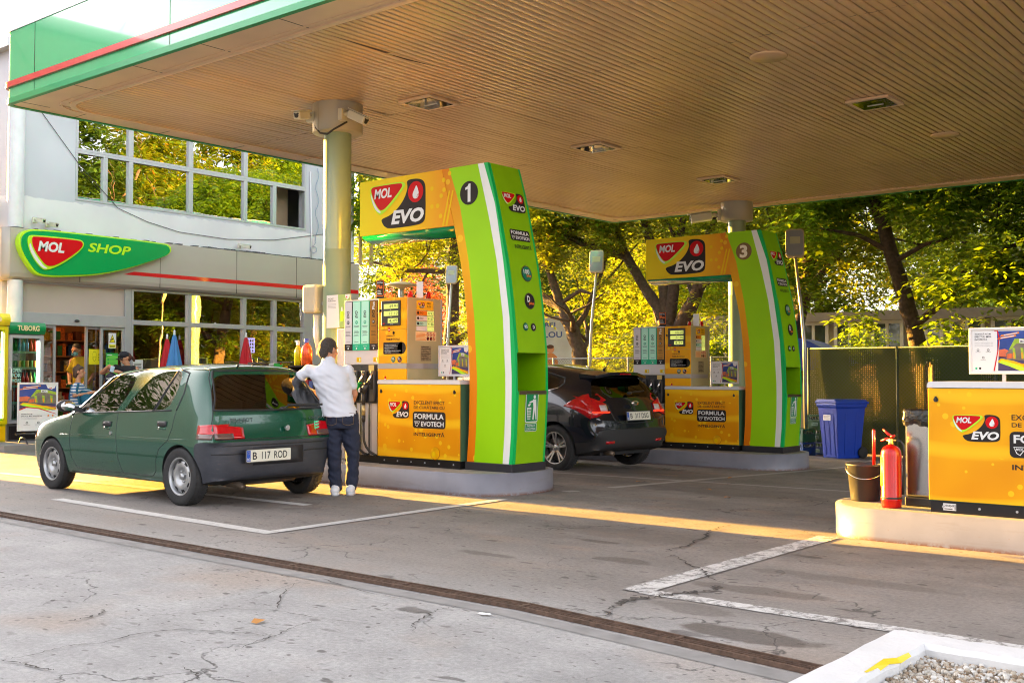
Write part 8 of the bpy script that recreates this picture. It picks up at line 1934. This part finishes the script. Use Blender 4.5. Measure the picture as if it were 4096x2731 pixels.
# the woman with the black cap
wp = empty('person', (-18.2, 10.98, .10), label='woman in black cap and t-shirt looking into her bag by the shop door', cat='person')
z = -.10
wh_, wq = head((.02, 0, 1.53+z), .98, R(138), R(26))
sl, el, wl_ = (-.15, -.02, 1.35+z), (-.37, -.10, 1.27+z), (-.19, -.22, 1.395+z)
wb = wh_+[('t', [(.06, .02, 1.38+z), (.04, .0, 1.46+z)], [.052, .05]), ('l', [((.07, .02, .85), .15, .11, 0), ((.06, .02, 1.05), .14, .11, 0), ((.06, .02, 1.32+z), .15, .10, 0), ((.05, .01, 1.39+z), .07, .06, 0)]),
      ('t', [sl, el], [.052, .042]), ('t', [el, wl_], [.040, .026]), ('t', [(.22, .0, 1.33+z), (.24, -.08, 1.12+z), (.0, -.24, 1.28+z)], [.05, .042, .027])]
wb += hand(wl_, (.6, -.3, -.8), (-.3, -.6, .4), .92, .8, 1)+hand((.0, -.24, 1.28+z), (-1, -.1, .15), (0, -.3, 1), .92, .7, -1)
wb += [('t', [(.0, .02, .8), (-.01, 0, .42), (-.01, .02, .06)], [.085, .055, .038]), ('t', [(.14, .02, .8), (.15, 0, .42), (.15, .02, .06)], [.085, .055, .038])]
flesh('body', wb, skin, wp, .0075, 4); face(wq, .98, R(138), wp)
flesh('hair', [('e', wq(0, -.05, .0), (.078, .07, .09), R(138)), ('t', [wq(0, -.10, -.01), wq(0, -.14, -.06), wq(.0, -.14, -.12)], [.03, .03, .02])], pm('red_brown_hair', (.08, .025, .015), .6), wp, .008, 1)
cap_m = pm('cap_black', (.012, .013, .02), .8, var=.1)
flesh('cap', [('e', wq(0, -.005, .065), (.085, .102, .072), R(138)), ('e', wq(0, .11, .045), (.065, .075, .012), R(138), R(-12))], cap_m, wp, .007, 2)
mb = MB(); c0 = fP(wq(.0, .088, .10)); [mb.bar(c0+RG*(.012*k-.012)-FH*.004, c0+RG*(.012*k-.006)-FH*.004+Vector((0, 0, .014+.008*k)), .006, .004, up=tuple(FH)) for k in range(3)]; mb.build('cap_emblem', whitep, wp)
mb = MB(); mb.tube([fP(wq(x, .095-.3*abs(x)**1.3, .012)) for x in (-.07, -.035, 0, .035, .07)], .006, 6); mb.build('glasses', black, wp)
flesh('tshirt', [('l', [((.07, .02, .84), .185, .14, 0), ((.065, .02, 1.05), .175, .14, 0), ((.06, .02, 1.22+z), .185, .135, 0), ((.055, .01, 1.34+z), .15, .10, 0), ((.05, .01, 1.395+z), .075, .07, 0)]), ('t', [(-.08, .0, 1.33+z), sl, (-.22, -.05, 1.325+z)], [.07, .068, .06]), ('t', [(.17, .0, 1.33+z), (.235, -.03, 1.23+z)], [.07, .065])], pm('black_cotton', (.012, .012, .016), .85, var=.1), wp, .011, 4, folds=.005)
flesh('trousers', [('l', [((.07, .02, .88), .165, .125, 0), ((.07, .02, .74), .175, .13, 0)]), ('t', [(.0, .02, .78), (-.01, 0, .42), (-.01, .02, .1)], [.1, .07, .06]), ('t', [(.14, .02, .78), (.15, 0, .42), (.15, .02, .1)], [.1, .07, .06])], pm('grey_trousers', (.05, .05, .06), .85), wp, .012, 3)
for cx in (-.01, .15): flesh('shoe', [('t', [(cx, .04, .035), (cx, -.11, .03)], [.04, .035])], black, wp, .01, 2)
bg_ = empty('handbag', wp.location+Vector((0, 0, 1.14+z)), label='navy shoulder bag with a white curved tick held by the woman', cat='bag')
flesh('bag', [('e', (-.155, -.22, .0), (.12, .06, .13), 0)], pm('bag_navy', (.012, .016, .04), .6), bg_, .009, 2)
d = Decal(fP((-.155, -.292, .0)), tuple(RG), (0, 0, 1), .002); d.poly([(-.07, .03), (-.05, .01), (-.02, .01), (.06, .045), (-.02, .025), (-.045, .025)], whitep, 1); d.build('emblem', bg_)
tp_ = empty('tissue_pack', wp.location+Vector((0, 0, 1.31+z)), label='pale blue tissue pack in the raised hand of the woman', cat='tissue pack')
mb = MB(); mb.cbox((0, 0, 0), (.075, .02, .11)); mb.xf(Matrix.Translation(fP((-.12, -.27, .02))) @ Matrix.Rotation(AZ, 4, 'Z') @ Matrix.Rotation(R(14), 4, 'Y')); mb.build('pack', pm('tissue_blue', (.42, .56, .72), .5, var=.1), tp_, bevel=.008)
# ------------------------------------------------------------------ trees
def leaf_mat(name, stops, tcol, tw=.55, rough=.45):
    t = NT(name); rn = t.n('ShaderNodeNewGeometry').outputs['Random Per Island']
    c = t.ramp(rn, stops); t.set(t.b.inputs['Base Color'], c); t.b.inputs['Roughness'].default_value = rough
    tl = t.n('ShaderNodeBsdfTranslucent'); t.set(tl.inputs[0], t.mix(.75, c, tcol)); mx = t.n('ShaderNodeMixShader'); mx.inputs[0].default_value = tw
    t.nt.links.new(t.b.outputs[0], mx.inputs[1]); t.nt.links.new(tl.outputs[0], mx.inputs[2]); t.nt.links.new(mx.outputs[0], t.nt.nodes['Material Output'].inputs[0])
    return t.m
g1, g2, g3, g4 = (.022, .065, .006), (.055, .135, .010), (.11, .20, .014), (.22, .24, .016)
LM_G = leaf_mat('leaf_green', [(0, g1), (.35, g2), (.7, (.075, .15, .015)), (1, g3)], (.42, .58, .012))
LM_Y = leaf_mat('leaf_yellow_green', [(0, g1), (.2, g2), (.5, g3), (.75, (.15, .18, .015)), (.92, g4), (1, (.34, .13, .02))], (.48, .52, .012))
LM_D = leaf_mat('leaf_dark', [(0, (.018, .055, .008)), (.6, (.045, .11, .012)), (1, (.08, .15, .015))], (.16, .24, .02), .4)
LM_R = leaf_mat('leaf_russet', [(0, (.16, .02, .015)), (.5, (.30, .06, .02)), (1, (.34, .16, .03))], (.55, .12, .03))
bark = pm('bark', (.085, .055, .038), .9, var=.45, scale=14, bump=.8, bscale=30)
def crown_mesh(blobs, n, size, seed, mt, gap=.45, droop=.35, mats2=None, comp=5):
    """leaf sprays scattered in noisy clumps; comp leaflets per spray"""
    rg = random.Random(seed); vs = []; fs = []; vol = [a*b*c for (_, (a, b, c)) in blobs]; tot = sum(vol); mi = []
    off = Vector((seed*3.1, seed*1.7, seed))
    for (c, r_), v_ in zip(blobs, vol):
        k = int(n*v_/tot); made = 0; tries = 0
        while made < k and tries < k*6:
            tries += 1
            d = Vector((rg.gauss(0, 1), rg.gauss(0, 1), rg.gauss(0, 1))).normalized(); q = rg.random()**.42
            p = Vector((c[0]+d.x*r_[0]*q, c[1]+d.y*r_[1]*q, c[2]+d.z*r_[2]*q))
            nz = mnoise.noise(p*1.15+off)+.45*mnoise.noise(p*3.1+off)
            if nz < gap-.5+rg.uniform(-.12, .12): continue
            made += 1
            a = rg.uniform(0, 2*PI); dr = Vector((math.cos(a), math.sin(a), rg.uniform(-droop*2, .25))).normalized(); side = dr.cross(Vector((0, 0, 1))).normalized()
            s = size*rg.choice((.55, .75, .95, 1.1, 1.4))
            for j in range(comp):
                t = j/max(1, comp-1); sd_ = -1 if j % 2 else 1
                if j == comp-1: b = p+dr*s*2.0; ld = (dr+Vector((rg.uniform(-.3, .3), rg.uniform(-.3, .3), -.2))).normalized()
                else: b = p+dr*s*(.3+1.6*t); ld = (dr*.5+side*sd_+Vector((0, 0, rg.uniform(-.7, .1)))).normalized()
                nn = ld.cross(Vector((rg.uniform(-.5, .5), rg.uniform(-.5, .5), 1))).normalized(); w = s*.24; o = len(vs)
                vs += [tuple(b), tuple(b+ld*s*.45+nn*w), tuple(b+ld*s), tuple(b+ld*s*.45-nn*w)]; fs.append((o, o+1, o+2, o+3)); mi.append(0)
    me = bpy.data.meshes.new('crown'); me.from_pydata(vs, [], fs); me.materials.append(mt); me.update()
    return me
def branches(mb, p, d, L, r_, depth, rg, up=.15):
    pts = [Vector(p)]; rad = [r_]; dd = Vector(d).normalized(); n = 4
    for k in range(n):
        dd = (dd+Vector((rg.uniform(-.25, .25), rg.uniform(-.25, .25), rg.uniform(-.15, .25)+up*.3))).normalized(); pts.append(pts[-1]+dd*L/n); rad.append(r_*(1-.6*(k+1)/n))
    mb.tube(pts, rad, 6 if depth else 5)
    if depth > 0:
        for k in (2, 3, 4):
            nd = (dd+Vector((rg.uniform(-1, 1), rg.uniform(-1, 1), rg.uniform(-.3, .6)))).normalized(); branches(mb, pts[k], nd, L*.62, rad[k]*.75, depth-1, rg, up)
def tree(label, base, trunks, blobs, n, size, seed, mt, group=None, limbs=0, gap=.45, name='tree', comp=5, cat='tree', droop=.35):
    """trunks: list of (points, radii) in world metres"""
    bx_, by_, bz_ = base; r = empty(name, base, label=label, cat=cat, group=group); rg = random.Random(seed)
    inv = Matrix.Translation((-bx_, -by_, -bz_)); mb = MB()
    for pts, rad in trunks:
        P_ = []; Rr = []
        for a, b, ra, rb in zip(pts[:-1], pts[1:], rad[:-1], rad[1:]):
            for k in range(4): t = k/4; P_.append(Vector(a).lerp(Vector(b), t)+Vector((rg.uniform(-1, 1), rg.uniform(-1, 1), 0))*ra*.15*(1 if k else .3)); Rr.append((ra+(rb-ra)*t)*rg.uniform(.94, 1.07))
        P_.append(Vector(pts[-1])); Rr.append(rad[-1]); mb.tube(P_, Rr, 10)
    for k in range(limbs):
        pts, rad = trunks[rg.randrange(len(trunks))]; j = rg.randrange(1, len(pts)); branches(mb, pts[j], (rg.uniform(-1, 1), rg.uniform(-1, 1), rg.uniform(.1, .8)), rg.uniform(1.4, 2.8), rad[j]*.5, 1, rg)
    mb.xf(inv).build('trunk', bark, r)
    me = crown_mesh([((c[0]-bx_, c[1]-by_, c[2]-bz_), s) for c, s in blobs], n, size, seed, mt, gap, droop, comp=comp)
    o = bpy.data.objects.new('crown', me); COL.objects.link(o); o.parent = r
    return r
GT = 'leafy trees beyond the fence'
G0 = -.35
# T1 dark trunk left of the arch; T2 leaning; T3 many stemmed; T4 big dark trunk at right
tree('tree with a straight grey trunk just left of the number 1 arch', (-21.1, 23, G0), [([(-21.2, 23, G0), (-21.11, 23, 2.1), (-21.03, 23, 3.3), (-20.95, 23, 5.2), (-20.6, 23.2, 7.5)], [.26, .21, .19, .16, .08]), ([(-21.0, 23, 4.2), (-22.6, 22.8, 4.3), (-24.2, 22.5, 4.7)], [.09, .06, .03]), ([(-21.9, 22.9, 4.25), (-22.3, 22.7, 3.5), (-22.0, 22.6, 2.9)], [.035, .025, .012]), ([(-22.8, 22.8, 4.35), (-22.9, 22.6, 3.4), (-22.5, 22.5, 2.7)], [.035, .025, .012])],
     [((-21.3, 23.2, 6.3), (3.2, 2.4, 1.9)), ((-23.2, 22.6, 4.9), (1.7, 1.4, .9)), ((-19.7, 22.6, 4.4), (1.0, .9, .8)), ((-19.8, 22.2, 2.6), (.7, .6, .5))], 6200, .13, 1, LM_Y, GT, 6)
tree('tree with a dark leaning trunk in front of the billboard', (-16.0, 22.2, G0), [([(-15.9, 22.2, G0), (-16.0, 22.2, 1.8), (-16.2, 22.2, 2.35), (-16.6, 22.2, 3.0), (-17.2, 22.2, 3.25)], [.22, .19, .18, .15, .10]), ([(-16.6, 22.2, 3.0), (-16.9, 22.1, 4.0), (-17.4, 22, 5.3)], [.12, .09, .05]), ([(-16.6, 22.2, 3.05), (-15.9, 22.1, 3.35), (-15.4, 22.1, 3.2)], [.06, .045, .03])],
     [((-17.0, 22.2, 5.6), (2.6, 2.0, 1.5)), ((-17.8, 21.8, 4.3), (1.0, .8, .7)), ((-17.5, 21.8, 2.85), (.9, .7, .45)), ((-15.9, 22.0, 4.6), (1.3, 1., .8))], 5200, .12, 2, LM_Y, GT, 5)
tree('tree forking low into many rugged stems behind the number 3 dispenser', (-13.85, 23, G0), [([(-13.85, 23, G0), (-13.85, 23, 1.9), (-13.84, 23, 2.5)], [.34, .30, .26]), ([(-13.84, 23, 2.4), (-14.59, 23, 3.42), (-15.1, 23, 4.21), (-15.9, 23, 4.49), (-17.01, 22.8, 4.91), (-17.88, 22.5, 5.57)], [.16, .13, .12, .10, .07, .04]), ([(-13.84, 23, 2.4), (-13.8, 23.1, 3.6), (-13.59, 23, 4.43), (-13.3, 23, 6)], [.17, .13, .10, .06]), ([(-13.84, 23, 2.3), (-14.15, 23.2, 3.5), (-14.6, 23.3, 4.6), (-15.2, 23.4, 6.4)], [.2, .16, .12, .06]), ([(-13.7, 23, 2.2), (-13.11, 22.9, 3.05), (-12.85, 22.9, 3.9), (-12.5, 22.9, 5.6)], [.2, .16, .12, .06]), ([(-13.0, 22.9, 3.3), (-12.47, 22.8, 3.62), (-11.6, 22.7, 4.0)], [.11, .09, .05]), ([(-15.1, 23, 4.2), (-15.6, 23, 5.3), (-16.3, 23, 6.3)], [.1, .08, .05])],
     [((-14.2, 23.2, 6.2), (3.6, 2.2, 1.9)), ((-16.9, 22.5, 5.6), (1.9, 1.4, 1.0)), ((-11.4, 22.6, 4.8), (1.6, 1.2, 1.0)), ((-15.3, 22.3, 3.7), (.9, .6, .4)), ((-12.2, 22.4, 3.0), (.9, .7, .6))], 8000, .12, 3, LM_Y, GT, 7)
tree('tall tree with a dark trunk lit on its left edge, above the green fence', (-7.5, 21.9, G0), [([(-7.40, 21.9, G0), (-7.43, 21.9, 1.34), (-7.55, 21.9, 2.11), (-7.8, 21.9, 2.98), (-8.05, 21.9, 3.86), (-8.3, 21.9, 4.76), (-8.6, 21.9, 6.2), (-8.8, 22, 8)], [.19, .17, .16, .155, .145, .13, .10, .06]), ([(-8.0, 21.9, 3.5), (-7.3, 21.7, 3.8), (-6.7, 21.6, 3.9)], [.06, .045, .02]), ([(-7.95, 21.9, 3.7), (-8.6, 21.7, 4.1), (-9.4, 21.5, 4.3)], [.06, .045, .02]), ([(-7.55, 21.9, 2.2), (-6.6, 21.5, 2.9), (-5.6, 21.2, 3.6), (-4.6, 21, 3.7)], [.08, .06, .045, .02]), ([(-8.2, 21.9, 4.4), (-7.7, 21.8, 5.0), (-7.2, 21.7, 5.6)], [.08, .06, .03])],
     [((-8.3, 22.2, 6.4), (3.0, 2.2, 1.8)), ((-6.3, 21.4, 4.6), (1.7, 1.0, .8)), ((-9.6, 21.6, 4.3), (1.0, .9, .8)), ((-6.4, 21.2, 3.1), (1.1, .6, .6)), ((-8.5, 21.3, 2.35), (.65, .4, .35)), ((-4.9, 21.0, 3.3), (1.4, .8, .8)), ((-6.5, 21.0, 2.1), (.8, .4, .45)), ((-10.1, 22, 3.1), (.8, .7, .6))], 9500, .155, 4, LM_G, GT, 6, gap=.5)
tree('leafy tree at the far right edge above the framed poster', (-3.9, 22.6, G0), [([(-3.9, 22.6, G0), (-3.8, 22.6, 2.2), (-4.0, 22.5, 4.2), (-3.7, 22.5, 6.5)], [.2, .17, .14, .07]), ([(-3.9, 22.6, 3), (-5, 22, 3.7), (-5.9, 21.6, 4.1)], [.08, .06, .03])],
     [((-4.2, 22.6, 5.8), (3.2, 2.2, 1.9)), ((-4.6, 21.8, 3.6), (1.8, 1.2, 1.0)), ((-2.9, 22, 2.8), (1.8, 1.2, 1.0))], 7500, .15, 5, LM_G, GT, 5)
tree('reddish barked tree right of the number 3 arch behind the lamp', (-11.9, 25.5, G0), [([(-11.9, 25.5, G0), (-11.7, 25.5, 2.6), (-11.3, 25.4, 4.0), (-11.5, 25.3, 6)], [.24, .2, .17, .08]), ([(-11.6, 25.5, 3.1), (-10.7, 25.3, 4.0), (-10.2, 25.2, 5.2)], [.1, .08, .04])],
     [((-11.4, 25.4, 6.0), (3.2, 2.0, 1.9)), ((-10.4, 25, 4.2), (1.6, 1.1, 1.0)), ((-9.2, 24.2, 3.3), (1.0, .7, .5))], 7000, .13, 6, LM_Y, GT, 5)
# rows further back close the view
BR = 'background trees'
spots = [(-34, 43.5, LM_D, 7.5, 3.2), (-30, 41.5, LM_Y, 8.0, 3.4), (-26.5, 39.5, LM_Y, 8.5, 3.4), (-22, 37, LM_Y, 8.0, 3.2), (-18, 35, LM_G, 8.5, 3.4), (-15, 34.5, LM_Y, 8.5, 3.6), (-10.5, 35, LM_Y, 9.0, 3.6), (-5, 30.5, LM_G, 9., 3.6), (-2, 27.5, LM_Y, 9., 3.6), (2.5, 26, LM_G, 8.5, 3.4), (-42, 50, LM_Y, 9, 3.8), (-34, 51, LM_Y, 10, 4.4), (-25, 49, LM_Y, 10, 4.6), (-15, 47, LM_G, 10.5, 4.8), (-5, 44, LM_Y, 10.5, 4.8), (6, 40, LM_Y, 10, 4.6)]
KN = {'leaf_green': 'mid green', 'leaf_yellow_green': 'yellow green', 'leaf_dark': 'dark green'}
where = ['beside the shop wall, leftmost of the background', 'behind the mushroom lamp', 'behind the dispenser with the 1 arch', 'behind the bent lamp left of the 1 arch', 'behind the billboard', 'between the lamp and the 3 arch sign', 'behind the 3 arch', 'behind the big dark trunk', 'above the right poster', 'at the right picture edge', 'far off behind the shop corner', 'far off behind the left lamp', 'far off beyond the billboard', 'far off above the 3 dispenser', 'far off above the green fence', 'far off at the right edge']
protos_t = {}
for k, (x, y, mt, h, w) in enumerate(spots):
    key = (mt.name, k % 2)
    lab = '%s tree %s' % (KN[mt.name], where[k])
    if key not in protos_t:
        protos_t[key] = tree(lab, (x, y, G0), [([(x, y, G0), (x+.1, y, 2), (x-.1, y, 4), (x+.1, y, 6.5)], [.2, .17, .13, .06])], [((x, y, 5.6), (w, w*.75, 2.6)), ((x-.4, y-.5, 3.0), (w*.9, w*.6, 1.5)), ((x+.8, y-.8, 1.7), (w*.7, w*.5, 1.1)), ((x, y, 7.6), (w*.7, w*.6, 1.4))], 7600, .16, 20+k, mt, BR, 5, gap=.40); hh = h
    else:
        c = copy_tree(protos_t[key]); c.location = (x, y, G0); c['label'] = lab; c.rotation_euler = (0, 0, k*1.3); s = .9+.25*((k*37) % 10)/10; s = s*(1.25 if y > 35 else 1); c.scale = (s, s, s)
for k, (x, y) in enumerate(((-30.5, 30.2), (-26.8, 33))):
    c = copy_tree(list(protos_t.values())[0]); c.location = (x, y, G0); c.rotation_euler = (0, 0, 2+k); c['label'] = 'dark green tree '+('seen through the opening of the 1 arch', 'just left of the 1 arch post, behind the grey trunk')[k]; c['group'] = BR
# shrubs behind the fence and the russet bush, ivy on the shop end
def bush(label, x, y, w, h, mt, seed, n=1800, size=.1, name='bush'):
    return tree(label, (x, y, G0), [([(x, y, G0), (x, y, h*.5)], [.05, .02]), ([(x+.1, y, G0), (x+.3, y, h*.6)], [.04, .015])], [((x, y, h*.55+G0), (w, w*.6, h*.5))], n, size, seed, mt, 'bushes behind the fence', 0, .35, name, cat='bush')
bush('russet and purple bush below the number 1 sign', -25.0, 25.5, 1.8, 5.2, LM_R, 41, 2600)
bush('dark conifer like bush left of the mushroom lamp', -27.6, 24.5, 1.9, 4.2, LM_D, 42, 3000)
bush('dark bush behind the near dispenser', -22.8, 22.0, 1.8, 3.4, LM_D, 43, 2600)
bush('yellow green bush behind the dark car', -15.0, 25.5, 2.3, 3.2, LM_Y, 44, 3000)
bush('green bush behind the far dispenser', -13.3, 24.4, 1.0, 2.5, LM_G, 45, 2200)
bush('green bush showing through the net at right', -5.8, 21.4, 1.3, 2.3, LM_G, 46, 2200)
bush('low bush in front of the pale building', -10.3, 26.3, .8, 2.9, LM_G, 47, 1500)
ivy = empty('ivy', (FX+.1, 17.5, 4.0), label='hanging creeper with dry flower heads on the right end of the shop wall', cat='creeper')
me = crown_mesh([((.0, .0, 1.6), (.22, .38, .9)), ((.05, .02, .6), (.18, .25, .8)), ((.05, .12, 2.4), (.25, .4, .5))], 800, .11, 51, LM_G, .3, .9); o = bpy.data.objects.new('foliage', me); COL.objects.link(o); o.parent = ivy
me = crown_mesh([((.12, .0, 1.9), (.12, .2, .35)), ((.14, .1, .9), (.1, .15, .25))], 260, .035, 52, leaf_mat('seed_head', [(0, (.22, .12, .05)), (1, (.36, .22, .10))], (.4, .25, .1), .3), .1, .3); o = bpy.data.objects.new('seed_heads', me); COL.objects.link(o); o.parent = ivy
# trees outside the frame: they are what the shop windows, cars and fascia mirror
RF = 'trees outside the photo mirrored in the windows'
for k, (x, y, mt) in enumerate(((1.5, 21.5, LM_D), (2.5, 25.5, LM_Y), (2.0, 29.5, LM_Y), (4.0, 33.5, LM_G), (9, 23, LM_D), (9, 30, LM_Y), (8, 38, LM_Y))):
    lab = '%s tree outside the photo, number %s from the forecourt' % (KN[mt.name], ('one', 'two', 'three', 'four', 'five', 'six', 'seven')[k])
    if k < 4:
        tree(lab, (x, y, G0), [([(x, y, G0), (x, y, 4), (x+.3, y+.4, 8), (x+.2, y+.2, 12)], [.2, .17, .12, .05]), ([(x, y, 5), (x-.6, y+1.5, 7.5), (x-.5, y+2.6, 9.5)], [.1, .07, .03])], [((x, y, 8.5), (1.9, 2.7, 3.6)), ((x-.3, y-.6, 4.2), (1.6, 2.2, 2.0)), ((x-.5, y+.5, 2.2), (1.2, 1.8, 1.2)), ((x, y, 12.2), (1.6, 2.2, 1.6))], 5200, .24, 60+k, mt, RF, 4, .42)
        last = None
    else:
        c = copy_tree(protos_t[(mt.name, 0)] if (mt.name, 0) in protos_t else list(protos_t.values())[0]); c.location = (x, y, G0); c['label'] = lab; c['group'] = RF; c.scale = (1.3, 1.3, 1.5)
src = list(protos_t.values())
tree('high crowned street tree outside the photo mirrored in the side glass of the green car', (-20, .6, 0), [([(-20, .6, 0), (-20, .8, 3), (-20, 1.7, 5), (-19.9, 1.9, 6.4)], [.14, .12, .09, .04])], [((-20, 1.9, 5.2), (2.0, 2.0, 1.45))], 1500, .13, 77, LM_D, 'street trees behind the camera', 3, .5)
for k, (x, y) in enumerate(((-40, -30), (-27, -32), (-17, -30), (-5, -33), (7, -30), (18, -24), (22, -8))):
    c = copy_tree(src[k % len(src)]); c.location = (x, y, 0); c['label'] = 'street tree across the road behind the camera, number %s from the left' % ('one', 'two', 'three', 'four', 'five', 'six', 'seven')[k]; c['group'] = 'street trees behind the camera'; c.rotation_euler = (0, 0, k)
for k, (x, y) in enumerate(((-2.5, 22.5), (-1.0, 25.5), (.5, 28.5), (1.5, 32))):
    lab = 'low mirrored bush outside the photo, number %s from the forecourt' % ('one', 'two', 'three', 'four')[k]
    if k == 0: b0 = tree(lab, (x, y, G0), [([(x, y, G0), (x, y, 2)], [.06, .03])], [((x, y, 1.6), (1.3, 1.7, 1.7))], 2600, .17, 71, LM_Y, RF, 0, .35, 'bush', cat='bush')
    else: c = copy_tree(b0); c.location = (x, y, G0); c['label'] = lab; c.rotation_euler = (0, 0, k)
